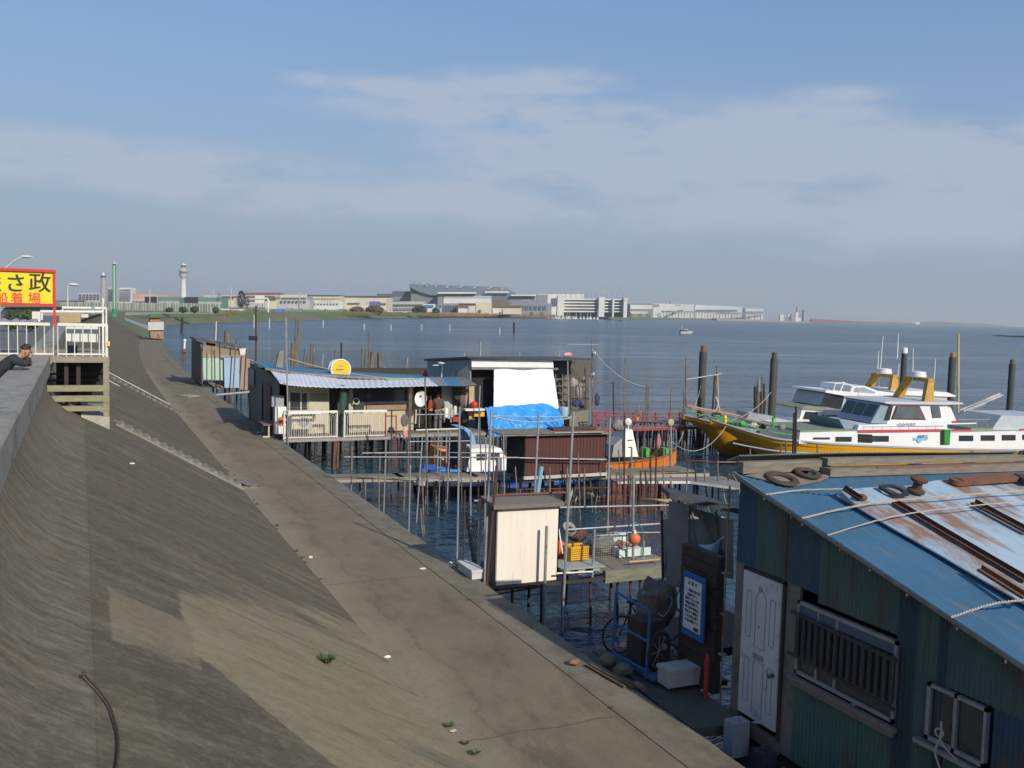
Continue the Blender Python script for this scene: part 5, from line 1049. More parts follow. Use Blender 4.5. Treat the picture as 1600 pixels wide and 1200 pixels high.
# ================================================================== LONG STILT HOUSE (white roof)
h2 = thing('stilt_house', (12, 43, 1.2), 'long low stilt house with a sagging white front roof and white balcony railing', 'house')
Yr = 39.7; Yw = 40.9
WR = mat('white_fibreglass_roof', (.6, .62, .66), (.52, .54, .58), sc=(.4, 1, 1), ns=2, rough=.55)
front = [(437, 598), (452, 601), (475, 603), (510, 604.5), (545, 605), (580, 604.5), (620, 603.5), (655, 602.5), (684, 602)]
back = [(422, 578), (440, 582), (470, 583), (500, 587), (540, 592), (580, 593), (620, 592), (648, 591), (672, 590)]
g = MB(); n_ = len(front)
def rsurf(a, c, fr=front, bk=back, ya=Yr, yb=42.2, amp=.014, w_=34):
 t_ = a*(len(fr)-1); i = min(len(fr)-2, int(t_)); t_ -= i
 uf = (fr[i][0]*(1-t_)+fr[i+1][0]*t_, fr[i][1]*(1-t_)+fr[i+1][1]*t_); ub = (bk[i][0]*(1-t_)+bk[i+1][0]*t_, bk[i][1]*(1-t_)+bk[i+1][1]*t_)
 return PY(*uf, ya).lerp(PY(*ub, yb), c)+Vector((0, 0, amp*math.sin(a*w_*2*math.pi)))
g.grid(rsurf, 204, 2, True, .03); g.build('front_roof', WR, h2)
fr2 = [(684, 602), (700, 602), (722, 602.5), (745, 601)]; bk2 = [(668, 590), (690, 589), (712, 589), (728, 590)]
for i, (m_, nm) in enumerate(((mat('polycarbonate_grey', (.28, .3, .31), (.2, .22, .23), rough=.5), 'canopy_panel'), (mat('polycarbonate_blue', (.08, .22, .36), (.07, .18, .3), rough=.5), 'canopy_panel'), (mat('polycarbonate_brown', (.24, .25, .24), (.17, .17, .165), rough=.5), 'canopy_panel'))):
 g = MB(); g.grid(lambda a, c: rsurf(a, c, [fr2[i], fr2[i+1]], [bk2[i], bk2[i+1]], Yr, 42.2, .01, 8), 48, 1, True, .015); g.build(nm, m_, h2)
g = MB(); g.tube([PY(u, v+1.2, Yr+.05) for u, v in front]+[PY(u, v+1.2, Yr+.05) for u, v in fr2[1:]], .025, 6); g.build('eave_beam', DARKWOOD, h2)
# light green patch sheet
g = MB(); g.slab([PY(601, 591, 42.0), PY(605, 595, 41.6), PY(650, 594, 41.6), PY(646, 590, 42.0)], .02, (0, -.2, 1)); g.build('roof_patch', mat('pale_green_patch', (.36, .44, .33), (.3, .37, .28)), h2)
# blue main roof, low slope
g = MB(); ra = [(390, 563), (440, 571), (500, 577), (560, 581), (620, 584), (692, 586)];
za = [PY(u, v, 48.8).z for u, v in ra]
def Pm(a, c):
 t_ = a*5; i = min(4, int(t_)); t_ -= i; u = ra[i][0]*(1-t_)+ra[i+1][0]*t_; v = ra[i][1]*(1-t_)+ra[i+1][1]*t_
 bk_ = PY(u, v, 48.8); fr_ = PY(u+24-a*8, v+11-a*5.5, 42.1); return bk_.lerp(fr_, 1-c)+Vector((0, 0, .012*math.sin(a*60*2*math.pi)))
g.grid(lambda a, c: Pm(a, c), 180, 1, True, .04); g.build('main_roof', mat('teal_blue_roof', (.06, .2, .3), (.05, .15, .23), sc=(1, .4, 1), ns=2, rough=.55), h2)
g = MB(); g.tube([PY(u+24-i*1.6, v+13.5-i*1.1, 42.05) for i, (u, v) in enumerate(ra)], .06, 6); g.build('roof_edge', mat('rusty_roof_edge', (.12, .075, .06), (.3, .27, .24), ns=3), h2)
# left side wall, along the quay
LW = mat('dark_weathered_siding', (.21, .2, .18), (.14, .13, .12), sc=(1, 4, .5), ns=3, rough=.9)
g = MB(); g.slab([(7.62, 40.95, 1.1), (7.62, 48.2, 1.1), (7.62, 48.5, 3.95), (7.62, 43, 3.8), (7.62, 40.95, 3.5)], .05, (-1, 0, 0)); g.build('side_wall', LW, h2)
for y0_, y1_, z0_, z1_, m_ in [(46.8, 48.6, 2.9, 3.7, GREYP), (44.6, 45.6, 1.3, 3.2, mat('grey_side_panel', (.2, .2, .19), (.15, .15, .14))), (42.4, 43.6, 1.3, 3.3, mat('brown_side_panel', (.15, .12, .1), (.1, .08, .07)))]:
 g = MB(); g.box(7.54, 7.565, y0_, y1_, z0_, z1_); g.build('side_panel', m_, h2)
g = MB(); g.box(7.6, 17, 48.4, 48.5, 1.1, 3.7); g.build('back_wall', DARKWOOD, h2)
# front wall pieces: traced on the plane Yw
def fp(name, pts, m_, y=Yw, th=.05, parent=h2): g = MB(); g.slab([PY(u, v, y) for u, v in pts], th, (0, -1, 0)); return g.build(name, m_, parent)
fp('front_wall', [(450, 604), (524, 607), (524, 680), (450, 684)], CREAM, Yw+.1)
wq = fp('window', [(452, 611), (502, 613), (502, 646), (452, 646)], WHITED, Yw+.02); fp('pane', [(453.5, 613), (469.5, 613.5), (469.5, 643), (453.5, 642)], GLASS, Yw, .01, wq); fp('pane', [(471.5, 613.5), (480, 614), (480, 644), (471.5, 643)], GLASS, Yw, .01, wq)
dq = fp('sliding_door', [(482, 612), (514, 612.5), (514, 676), (482, 678)], mat('cream_panel', (.5, .46, .34), (.42, .38, .28)), Yw-.04); fp('pane', [(483.5, 614), (512.5, 614), (512.5, 627), (483.5, 627)], mat('green_grey_glass', (.2, .21, .15), (.16, .17, .12)), Yw-.06, .01, dq)
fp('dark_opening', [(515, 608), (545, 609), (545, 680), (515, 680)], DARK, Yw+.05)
fp('front_wall', [(545, 608), (646, 606), (646, 672), (545, 676)], mat('dim_cream_boards', (.5, .44, .3), (.4, .34, .23), sc=(12, 1, .4), ns=2), Yw+.12)
wq = fp('window', [(553, 608), (637, 607), (637, 632), (553, 633)], DARKWOOD, Yw+.05); fp('pane', [(572, 609.5), (612, 609), (612, 631), (572, 632)], GLASS, Yw+.02, .01, wq); fp('pane', [(614, 609), (632, 608.5), (632, 630.5), (614, 631)], GLASS, Yw+.02, .01, wq)
fp('door_glass', [(554, 608), (569, 608), (569, 643), (554, 644)], mat('smoky_glass', (.05, .055, .055), (.03, .032, .03)), Yw)
fp('brown_board', [(573, 633.5), (645, 632), (645, 640), (573, 641)], mat('brown_sill_board', (.33, .22, .13), (.25, .16, .1)), Yw+.03)
g = MB(); g.torus(PY(556.5, 627, Yw-.06), (0, -1, 0), .13, .03, 20, 6); g.build('round_sticker', mat('pale_green_disc', (.5, .55, .45), (.4, .45, .36)), h2)
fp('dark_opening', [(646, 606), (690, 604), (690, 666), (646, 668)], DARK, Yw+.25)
fp('front_wall', [(690, 604), (706, 604), (708, 655), (690, 656)], mat('grey_white_wall', (.46, .46, .42), (.36, .36, .33)), Yw+.1)
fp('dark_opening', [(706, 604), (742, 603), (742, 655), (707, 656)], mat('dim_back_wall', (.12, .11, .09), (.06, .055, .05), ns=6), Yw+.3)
fp('timber_post', [(733, 603), (741, 603), (741, 655), (733, 655)], PINE, Yw-.1, .1)
# white appliance, orange sign at the left corner
g = MB(); a = PY(429, 632, 40.7); b_ = PY(446, 632, 40.7); g.box(a.x, b_.x, 40.5, 40.85, 1.42, 2.55); wc = g.build('white_cabinet', WHITE, label='tall white cabinet at the left front corner of the long stilt house', cat='cabinet')
_loc[wc.name] = _loc[wc.name]
g = MB(); c = PY(439.5, 658, 40.45); g.box(c.x-.1, c.x+.1, 40.43, 40.47, c.z-.16, c.z+.16); g.build('orange_sign', mat('orange_red_sign', (.75, .12, .03), (.6, .1, .03)), wc)
g = MB(); a = PY(434, 616, 40.75); g.box(a.x-.25, a.x+.25, 40.7, 40.95, 2.55, 3.0); g.build('meter_box', GREYP, label='grey meter box above the white cabinet on the long stilt house', cat='meter box')
ac = thing('air_conditioner', PY(470, 675, 40.5), 'cream air conditioner unit standing behind the left white railing', 'air conditioner')
g = MB(); a = PY(455, 650, 40.5); g.box(a.x, a.x+.85, 40.35, 40.65, a.z-.55, a.z+.05); g.build('case', CREAM, ac); g = MB(); g.torus((a.x+.5, 40.34, a.z-.25), (0, -1, 0), .2, .012, 20, 5); g.lathe((a.x+.5, 40.345, a.z-.25), [(.19, 0), (.19, .004)], 18, (0, -1, 0)); g.build('fan_grille', GREYP, ac)
g = MB(); c = PY(473, 645, 40.3); g.box(c.x-.75, c.x+.75, 40.15, 40.5, c.z-.04, c.z+.1); g.build('white_tray', WHITE, label='long white tray on top of the air conditioner', cat='tray')
# green hanging net/curtain on the post
g = MB()
def Pg(a, c): p = PY(530+12*a, 602+86*c, 40.0); p.x += .05*math.sin(c*11+a*5); p.y += .07*math.sin(a*9+c*3); return p
g.grid(Pg, 8, 16, True, (0, .02, 0)); g.build('green_net', mat('dark_green_net', (.03, .075, .055), (.05, .09, .07), ns=14, bump=.6, bs=40), label='dark green net hanging between the two white railings', cat='net')
# deck floor
dk2 = thing('house_deck', (13, 41, .4), 'plank deck on many dark stilts under the long stilt house', 'deck')
planks_deck('deck_planks', 7.7, 12.1, 39.65, 41.5, 1.32, WOODY, dk2, 'y', .2, seed=9); planks_deck('deck_planks', 12.1, 22.5, 40.4, 44.5, 1.3, WOODY, dk2, 'y', .55, seed=10)
g = MB(); g.bar((7.6, 39.62, 1.24), (12.2, 39.6, 1.24), .06, .12); g.bar((12.1, 40.35, 1.2), (22.5, 40.3, 1.2), .06, .12); g.build('deck_beam', mat('pale_deck_beam', (.34, .31, .26), (.22, .2, .17), sc=(1, 6, 6), ns=3), dk2)
g = MB(); g.box(7.8, 22, 42, 48, 1.0, 1.1); g.build('under_floor', DARKWOOD, dk2)
stilts(dk2, [8.2+i*.75 for i in range(19)], (39.8, 41.6, 44.5, 47.5), 1.1, .05, STAKED, .05)
# white arched balcony railings: two panels
BW = mat('white_gloss_rail', (.74, .72, .66), (.62, .6, .54), ns=4, rough=.45, c3=(.35, .2, .12), c3at=.7, c3s=3)
for (u0, u1, lb) in ((444, 527, 'left white balcony railing with arched bars, in front of the air conditioner'), (538, 604, 'right white balcony railing with arched bars, in front of the dark windows')):
 rl = thing('balcony_railing', PY((u0+u1)/2, 688, 39.65), lb, 'railing')
 a = PY(u0, 646, 39.65); b_ = PY(u1, 645.5, 39.65); zt = 2.42; zb = 1.36
 g = MB(); g.bar((a.x, 39.65, zt), (b_.x, 39.65, zt), .06, .09); g.build('top_rail', BW, rl)
 g = MB(); g.bar((a.x, 39.65, zb), (b_.x, 39.65, zb), .03, .04); g.build('bottom_rail', BW, rl)
 L_ = b_.x-a.x; k_ = int(L_/.36)
 for i in range(k_):
  x = a.x+L_*(i+.5)/k_; wv = L_/k_
  g = MB(); g.tube([(x-wv*.36, 39.65, zb), (x-wv*.36, 39.65, zt-.16), (x-wv*.2, 39.65, zt-.08), (x+wv*.2, 39.65, zt-.08), (x+wv*.36, 39.65, zt-.16), (x+wv*.36, 39.65, zb)], .012, 5, False); g.build('arched_bar', BW, rl)
  g = MB(); g.tube([(x-wv*.14, 39.65, zb), (x-wv*.14, 39.65, zt-.2), (x, 39.65, zt-.14), (x+wv*.14, 39.65, zt-.2), (x+wv*.14, 39.65, zb)], .01, 5, False); g.build('arched_bar', BW, rl)
 for x in (a.x, b_.x): g = MB(); g.tube([(x, 39.65, zb-.1), (x, 39.65, zt)], .03, 7); g.build('end_post', BW, rl)
# rusty posts and the red frame
pole(450, 693, 447, 440+55, 39.5, .03, PIPE, 'tall pipe rising through the eave at the left end of the white roof', z0=.6)
pole(522, 712, 523, 690, 39.6, .05, RUSTL, 'rusty pink pile under the gap between the white railings', z0=-.8); pole(528, 712, 529, 690, 39.7, .05, RUSTL, 'second rusty pile close beside the first under the railings', z0=-.8)
rf = thing('red_pipe_stand', (12.6, 39.6, 1), 'thin red pipe frame standing right of the second white railing', 'frame')
pole(619, 710, 619, 650, 39.6, .028, REDP, name='post', parent=rf); rail(604, 650, 620, 650, 39.6, .026, REDP, rf); pole(603, 700, 603, 645, 39.6, .028, REDP, name='post', parent=rf)
# things on / around the roof
g = MB(); g.slab([PY(431, 573, 43.2), PY(436, 549, 43.6), PY(443.5, 547, 43.6), PY(442, 575, 43.2)], .18, (0, -1, 0)); g.build('roof_board', mat('grey_green_slab', (.2, .2, .15), (.12, .12, .09), sc=(3, 1, .6), ns=3), label='thick mossy grey board leaning up on the left of the white roof', cat='board')
ys = thing('yellow_drum_lid', PY(532, 580, 43.5), 'round yellow drum lid with a white rim standing behind the white roof', 'drum lid')
g = MB(); c = PY(532, 577, 43.5); g.lathe(c, [(.43, 0), (.43, .05)], 30, (0, -1, 0)); g.build('disc', mat('golden_yellow', (.8, .5, .015), (.72, .43, .015), ns=2, rough=.4), ys); g = MB(); g.torus(c+Vector((0, -.05, 0)), (0, -1, 0), .45, .035, 36, 8); g.build('rim', WHITE, ys)
g = MB(); g.lathe(c+Vector((-.12, .12, .02)), [(.42, 0), (.42, .3)], 26, (0, 1, 0)); g.build('drum', mat('pinkish_white_drum', (.6, .55, .55), (.5, .46, .46)), ys)
g = MB(); g.box(c.x-.08, c.x+.1, c.y-.065, c.y-.055, c.z+.14, c.z+.17); g.build('mark', BLUEP, ys); g = MB(); g.box(c.x-.22, c.x+.12, c.y-.065, c.y-.055, c.z-.02, c.z+.01); g.build('mark', INK, ys)
lump(PY(667, 583, 45), .22, (1, .8, .8), 6, .3, 14).build('red_ball', mat('pinkish_red', (.6, .07, .08), (.45, .05, .06)), label='crumpled pinkish red lump on the dark roof edge left of the tall house', cat='bundle')
# satellite dish
ds = thing('satellite_dish', PY(658, 640, 40.2), 'oval white satellite dish with a small red mark on the deck', 'satellite dish')
g = MB(); c = PY(657.5, 623, 40.1)
g.v = [];
nn_ = 24
axd = Vector((-.55, -1, .25)).normalized(); xx = axd.cross(Vector((0, 0, 1))).normalized(); yy = xx.cross(axd)
for k_, (rr, h) in enumerate([(0, .07), (.5, .05), (1, 0), (1.0, .02), (.5, .08), (0, .1)]):
 for q in range(nn_): a_ = 2*math.pi*q/nn_; g.v.append(c-axd*h+(xx*.27*math.cos(a_)+yy*.36*math.sin(a_))*rr)
for k_ in range(5):
 for q in range(nn_): g.f.append((k_*nn_+q, k_*nn_+(q+1) % nn_, (k_+1)*nn_+(q+1) % nn_, (k_+1)*nn_+q)); g.sm.append(True)
g.build('dish', WHITE, ds); g = MB(); g.tube([c+Vector((.0, .1, -.05)), c+Vector((0, .15, -.9)), c+Vector((0, .15, -1.3))], .03, 6); g.build('mast', PIPE, ds)
g = MB(); g.ball(c+axd*.0+yy*.12, .05, 8, (1, .4, 1)); g.build('mark', REDM, ds)
g = MB(); c = PY(632, 657, 39.9)
g.ball(c, .24, 16, (.75, .2, 1.2)); g.build('fish_trap_net', mat('olive_net', (.1, .1, .075), (.16, .15, .12), ns=20, bump=.6), label='dark oval net hoop hanging left of the tan poles on the deck', cat='net')
g = MB(); g.tube([PY(632, 664, 39.9), PY(634, 690, 39.9)], .03, 6); g.build('wooden_stick', STAKE, label='wooden handle below the dark oval net hoop', cat='stick')
lump(PY(633, 676, 39.4), .13, (.8, .6, 2.2), 8, .25, 14).build('pink_cloth', mat('pink_cloth', (.7, .35, .33), (.6, .28, .27)), label='pink cloth hanging from the deck edge left of the poles', cat='cloth')
# red bench on the quay side of the house
g = MB(); g.box(7.0, 7.6, 40.95, 42.6, 1.72, 1.78); bn = thing('bench', (7.3, 41.8, 1.2), 'narrow brown bench on the quay beside the long stilt house', 'bench'); g.build('seat', mat('reddish_bench_top', (.22, .14, .11), (.15, .1, .08)), bn)
for y in (41.05, 42.5): g = MB(); g.tube([(7.25, y, 1.21), (7.25, y, 1.72)], .04, 6); g.box(7.0, 7.5, y-.04, y+.04, 1.215, 1.27); g.build('leg', CREAM, bn)
# canisters, pots and tables on the deck right of the people
for (u0, u1, v0, v1, y, m_, lb, nm) in [(694, 700, 637, 652, 40.7, WHITE, 'round white pot beside the person in the brown jacket', 'pot'), (708, 714, 634, 648, 40.8, WHITED, 'small white canister on the deck in front of the dark clothes', 'canister'), (703, 708, 638, 660, 40.6, mat('pale_green_tin', (.42, .46, .4), (.33, .37, .32)), 'pale green tin on the deck right of the white pot', 'tin'), (708, 717, 652, 659, 40.4, REDM, 'small red box on the planks below the white canister', 'box'), (741, 757, 644, 651, 40.6, mat('orange_table_edge', (.8, .4, .05), (.7, .33, .05)), 'orange tray under the white plank left of the tarpaulin', 'tray')]:
 a = PY(u0, v1, y); b_ = PY(u1, v0, y); g = MB();
 if nm in ('pot', 'canister', 'tin'): g.lathe((.5*(a.x+b_.x), y, a.z), [(abs(b_.x-a.x)*.5, 0), (abs(b_.x-a.x)*.52, (b_.z-a.z)*.8), (abs(b_.x-a.x)*.3, b_.z-a.z)], 12)
 else: g.box(a.x, b_.x, y, y+.4, a.z, b_.z)
 g.build('deck_'+nm, m_, label=lb, cat=nm)
g = MB(); a = PY(725, 640, 40.5); b_ = PY(755, 641, 40.5); g.box(a.x, b_.x, 40.3, 40.75, a.z-.04, a.z+.04); g.build('white_plank_table', WHITE, label='narrow white plank table top left of the blue tarpaulin', cat='table')
lump(PY(741, 632, 40.6), .18, (1, .7, .8), 3, .2, 14).build('red_kettle', mat('bright_red_plastic', (.62, .03, .03), (.5, .02, .02), rough=.4), label='bright red container on the narrow white plank table', cat='container')
for k_, (u, v, s_) in enumerate([(722, 620, (.5, .3, 1.5)), (728, 622, (.35, .3, 1.6)), (715, 612, (.8, .3, 1.2))]):
 lump(PY(u, v, 40.6), .28, s_, 40+k_, .35, 14).build('hanging_clothes', [mat('brown_clothes', (.16, .12, .1), (.1, .08, .07)), mat('tan_clothes', (.3, .25, .2), (.2, .16, .13)), mat('dark_plants', (.035, .045, .025), (.05, .06, .03), ns=20)][k_], label=['brown work clothes hanging under the canopy', 'tan work clothes hanging beside the timber post', 'dark leafy bundle hanging under the brown canopy panel'][k_], cat='clothes' if k_ < 2 else 'plant')
pole(748, 658, 741+9, 602, 39.9, .03, PIPE, 'thin canopy pole beside the blue tarpaulin', z0=.6)
dk_r = thing('deck_railing', (16, 40.3, 1.3), 'thin pipe railing along the deck in front of the two people', 'railing')
rail(650, 648, 720, 647, 40.2, .02, PIPE, dk_r, Y2=40.2); pole(694, 660, 694, 648, 40.2, .022, PIPE, name='post', parent=dk_r, z0=None); pole(649, 662, 650, 640, 40.2, .035, CREAM, name='post', parent=dk_r, z0=None)
# ================================================================== TALL HOUSE WITH THE WHITE CURTAIN
h3 = thing('curtain_house', (19.5, 43, 1.2), 'taller stilt house with a flat dark roof and a big white curtain', 'house')
Y3 = 41.8
def f3(name, pts, m_, y=Y3, th=.06, parent=h3): g = MB(); g.slab([PY(u, v, y) for u, v in pts], th, (0, -1, 0)); return g.build(name, m_, parent)
a = PY(735, 558, 41.4); b_ = PY(926, 561, 41.4); c = PY(690, 571, 44.5)
g = MB(); g.hexa([a+Vector((-.1, 0, -.06)), b_+Vector((0, 0, -.06)), Vector((a.x-1.1, 44.8, 4.28)), Vector((b_.x-.5, 44.8, 4.45)), a+Vector((-.1, 0, .03)), b_+Vector((0, 0, .03)), Vector((a.x-1.1, 44.8, 4.38)), Vector((b_.x-.5, 44.8, 4.55))]); g.build('roof', mat('black_sheet_roof', (.035, .035, .04), (.07, .07, .075), ns=4, rough=.6), h3)
f3('white_fascia', [(737, 561.5), (864, 562), (865, 574.5), (737, 573.5)], WHITE, Y3-.15, .1)
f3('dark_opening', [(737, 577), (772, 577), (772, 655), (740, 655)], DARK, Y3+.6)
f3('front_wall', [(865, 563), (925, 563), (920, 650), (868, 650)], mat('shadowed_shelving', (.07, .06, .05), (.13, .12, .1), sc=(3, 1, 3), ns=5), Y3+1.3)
f3('header_beam', [(737, 574), (872, 575), (872, 578), (737, 577.5)], mat('grey_header', (.2, .2, .2), (.14, .14, .14)), Y3-.12, .08)
A_ = PY(735, 562, Y3);
g = MB(); g.slab([(A_.x, Y3, 1.3), (A_.x, Y3, 4.5), (A_.x-1.15, 44.6, 4.3), (A_.x-1.15, 44.6, 1.3)], .05, (-1, 0, 0)); g.build('side_wall', mat('grey_board_side', (.27, .28, .28), (.18, .19, .19), sc=(5, 5, .5), ns=3), h3)
for (u0, u1, v0, v1) in [(713, 729, 579, 587), (697, 702, 572, 588)]:
 t_ = (735-(u0+u1)/2)/45.; y = Y3+2.8*t_
 g = MB(); g.slab([PY(u0, v0, y)+Vector((0, -.08, 0)), PY(u1, v0, y)+Vector((0, -.08, 0)), PY(u1, v1, y)+Vector((0, -.08, 0)), PY(u0, v1, y)+Vector((0, -.08, 0))], .04, (0, -1, 0)); g.build('window', GLASS, h3)
# curtain
g = MB()
def Pk(a, c):
 u = 772+(864-772)*a; v = 577.5; u2 = 772+(876-772)*a; p = PY(u, v, Y3-.25); q = PY(u2, 650, Y3-.35); r = p.lerp(q, c)
 r.y += .05*math.sin(a*19+c*1.5)*(.3+c)+.03*mnoise.noise(Vector((a*6, c*5, 0))); r.z += .03*math.sin(a*math.pi*3)*(1-c); return r
g.grid(Pk, 60, 24, True, (0, .015, 0)); g.build('white_curtain', mat('white_canvas', (.8, .8, .78), (.74, .74, .72), sc=(4, 1, .5), ns=2, rough=.85), h3)
# rack of shelves with pots, right
rk = thing('shelf_rack', PY(880, 640, Y3), 'wooden shelf rack crammed with pots right of the white curtain', 'shelf')
for v in (592, 603, 614, 625, 636): rail(868, v, 890, v+1, Y3, .025, WOOD, rk, name='shelf')
for u in (868, 879, 890): pole(u, 648, u, 585, Y3, .025, WOODV, name='upright', parent=rk, z0=None)
lump(PY(879, 610, Y3+.25), .4, (.8, .5, 1.6), 77, .5, 20).build('shelf_clutter', mat('mixed_clutter', (.2, .19, .15), (.05, .05, .04), ns=24), rk, kind='stuff')
cl_cols = [((.33, .3, .28), 'grey shirt'), ((.05, .06, .09), 'dark blue bundle'), ((.3, .25, .2), 'tan net'), ((.45, .4, .38), 'pale rag'), ((.04, .05, .14), 'navy cloth')]
for k_, (u, v, s_, ci) in enumerate([(896, 598, (.9, .4, .9), 0), (905, 612, (.7, .4, 1.6), 2), (902, 630, (1.0, .5, .7), 4), (912, 600, (.4, .3, 1.4), 3), (933, 624, (.5, .3, 1.2), 1)]):
 lump(PY(u, v, 42.0), .27, s_, 50+k_, .4, 16).build('hanging_gear', mat('gear_%s' % cl_cols[ci][1].replace(' ', '_'), cl_cols[ci][0]), label=cl_cols[ci][1]+' hanging under the dark roof '+['just right of the shelf rack', 'between two thin poles', 'low beside the pale blue tub', 'near the roof support pole', 'outside the last roof pole'][k_], cat='gear')
g = MB(); a = PY(874, 650, 41.2); g.lathe((PY(881, 650, 41.2).x, 41.2, a.z), [(.19, 0), (.21, .42), (.2, .44)], 16); g.build('blue_tub', mat('pale_blue_tub', (.3, .45, .52), (.25, .38, .45)), label='pale blue round tub right of the blue tarpaulin', cat='tub')
g = MB(); a = PY(893, 676, 41.0); b_ = PY(918, 641, 41.0); g.slab([PY(890, 655, 41), PY(893, 645, 41.4), PY(920, 640, 41.4), PY(918, 672, 41), PY(890, 676, 41)], .6, (0, -1, 0)); g.build('grey_crate', WOODG, label='weathered grey timber crate at the deck corner right of the tub', cat='crate')
MP = 'poles holding the dark roof edge of the curtain house'
for (u, v0, v1, m_, lb, r_) in [(887, 655, 561, PIPE, 'white grey pole under the dark roof beside the shelf rack', .03), (925, 675, 530, PIPEO, 'tall mast pole at the right end of the dark roof, carrying a cross bar', .035), (914, 675, 575, STAKED, 'dark pole just left of the tall mast pole', .03), (921, 672, 590, PIPE, 'pale short pole beside the tall mast pole', .025), (958, 660, 597, STAKED, 'dark pole at the outer corner of the pale pipe frame', .035)]:
 pole(u+1, v0, u, v1, 41.5, r_, m_, lb, MP, z0=.3)
rail(887, 538, 934, 538.5, 41.5, .02, PIPE, None, label='thin cross bar near the top of the tall mast pole', cat='bar'); rail(916, 597, 959, 597, 41.5, .02, PIPEO, None, label='pale horizontal pipe right of the tall mast pole', cat='pipe')
for (u, v, lb) in ((928, 552, 'small white lamp clamped high on the tall mast pole'), (926, 585, 'small round lamp clamped halfway down the tall mast pole')):
 g = MB(); g.lathe(PY(u+2, v, 41.3), [(.03, -.12), (.1, 0), (.09, .03)], 12, (1, -.5, 0)); g.build('lamp', WHITED, label=lb, cat='lamp')
lump(PY(888, 554, 42), .15, (1.6, .5, .7), 91, .2, 12).build('red_white_cap', mat('red_white_stripes', (.6, .55, .52), (.6, .05, .05), ns=5), label='red and white lump lying on top of the dark roof', cat='bundle')
g = MB(); c = PY(692, 567, 43.5); g.lathe(c, [(.02, -.1), (.25, -.02), (.24, .03), (.05, .06)], 14); g.tube([c+Vector((0, 0, -.1)), c+Vector((-.05, 0, -.7))], .025, 6); g.tube([c+Vector((-.5, 0, -.12)), c+Vector((0, 0, -.1))], .02, 5); g.build('roof_lamp', WHITE, label='white saucer shaped lamp at the left back corner of the curtain house', cat='lamp')
# the blue tarpaulin
g = MB()
TP = [(757, 636), (770, 635.5), (790, 634.5), (812, 633), (830, 631), (850, 629.5), (862, 634), (872, 640)]
BT = [(762, 684), (775, 681), (795, 680), (815, 678), (840, 677), (860, 674), (872, 673), (881, 670)]
def Pt(a, c):
 t_ = a*7; i = min(6, int(t_)); t_ -= i; lp = lambda L: (L[i][0]*(1-t_)+L[i+1][0]*t_, L[i][1]*(1-t_)+L[i+1][1]*t_)
 top_ = PY(*lp(TP), 41.0); bot = PY(*lp(BT), 40.1)
 if c < .25: q = c/.25; p = Vector((top_.x, 41.9, top_.z-.35)).lerp(top_, q)
 else: q = (c-.25)/.75; p = top_.lerp(bot, q); p.y -= .35*math.sin(q*math.pi*.8)*(1-.3*q)
 w_ = mnoise.noise(Vector((a*9+c*3, c*2.2, 1)))*.16+mnoise.noise(Vector((a*24-c*9, c*5, 4)))*.13+.05*math.sin(a*38+c*9+2*mnoise.noise(Vector((a*5, c*5, 0))))*min(1, c*1.5)
 p.y += w_; p.z += .3*w_*(1-c); return p
g.grid(Pt, 110, 56, True, (0, .012, -.004)); g.build('blue_tarpaulin', mat('bright_blue_tarp', (.045, .31, .74), (.035, .25, .64), ns=3, rough=.38), label='bright blue tarpaulin draped over goods in front of the white curtain', cat='tarpaulin')
# a few dark things under tarp's left flap
g = MB(); g.box(17.2, 20.8, 40.9, 42.2, 1.32, 2.05); g.build('covered_crates', DARKWOOD, label='dark crates hidden under the bright blue tarpaulin', cat='crates')
# ================================================================== FAR STILT HUT (mint and blue panels)
h4 = thing('mint_hut', (9.2, 68, 1.2), 'hut with mint green panels and pale blue door farther up the quay', 'hut')
Y4 = 67.0
def f4(name, pts, m_, y=Y4, th=.06, parent=h4): g = MB(); g.slab([PY(u, v, y) for u, v in pts], th, (0, -1, 0)); return g.build(name, m_, parent)
f4('upper_wall', [(313, 538), (376, 546), (376, 556), (317, 554)], mat('brown_tan_boards', (.3, .22, .16), (.2, .15, .1), sc=(1, 1, 6), ns=2))
f4('plank_band', [(317, 553), (376, 555), (376, 560), (317, 559)], mat('tan_plank_band', (.38, .3, .2), (.24, .18, .12)), Y4-.08)
f4('mint_panel', [(317, 554.5), (349, 556), (349, 594), (318, 593)], mat('mint_green_panel', (.42, .55, .43), (.36, .47, .37), sc=(1, 1, .4), ns=1.5, c3=(.3, .3, .22), c3at=.66, c3s=1.5), Y4-.06)
f4('door', [(350, 558), (374, 558), (374, 606), (351, 606)], mat('pale_blue_door', (.32, .45, .58), (.27, .38, .5), sc=(1, 1, .4), ns=1.5), Y4-.35)
f4('door_frame', [(347, 556), (376, 556), (376, 558), (347, 558)], GREYP, Y4-.4)
f4('right_wall', [(374, 552), (386, 553), (387, 609), (375, 609)], mat('pinkish_boards', (.36, .27, .2), (.26, .19, .14), sc=(4, 1, .5), ns=2), Y4-.1)
f4('right_wall', [(386, 560), (397, 563), (397, 612), (387, 611)], mat('pinkish_boards', (.36, .27, .2)), Y4+1)
f4('white_sheet', [(374, 545), (386, 544), (386, 553), (376, 557)], WHITED, Y4-.2)
f4('red_canister', [(391, 587), (397, 588), (396, 601), (391, 601)], REDM, Y4+.2, .2)
a = PY(306, 532, Y4-.3); b_ = PY(375, 544, Y4-.3); g = MB(); g.hexa([a, b_, a+Vector((0, 4, .05)), b_+Vector((0, 4, .05)), a+Vector((0, 0, .1)), b_+Vector((0, 0, .1)), a+Vector((0, 4, .15)), b_+Vector((0, 4, .15))]); g.build('roof', mat('thin_dark_roof', (.07, .06, .055), (.12, .1, .09)), h4)
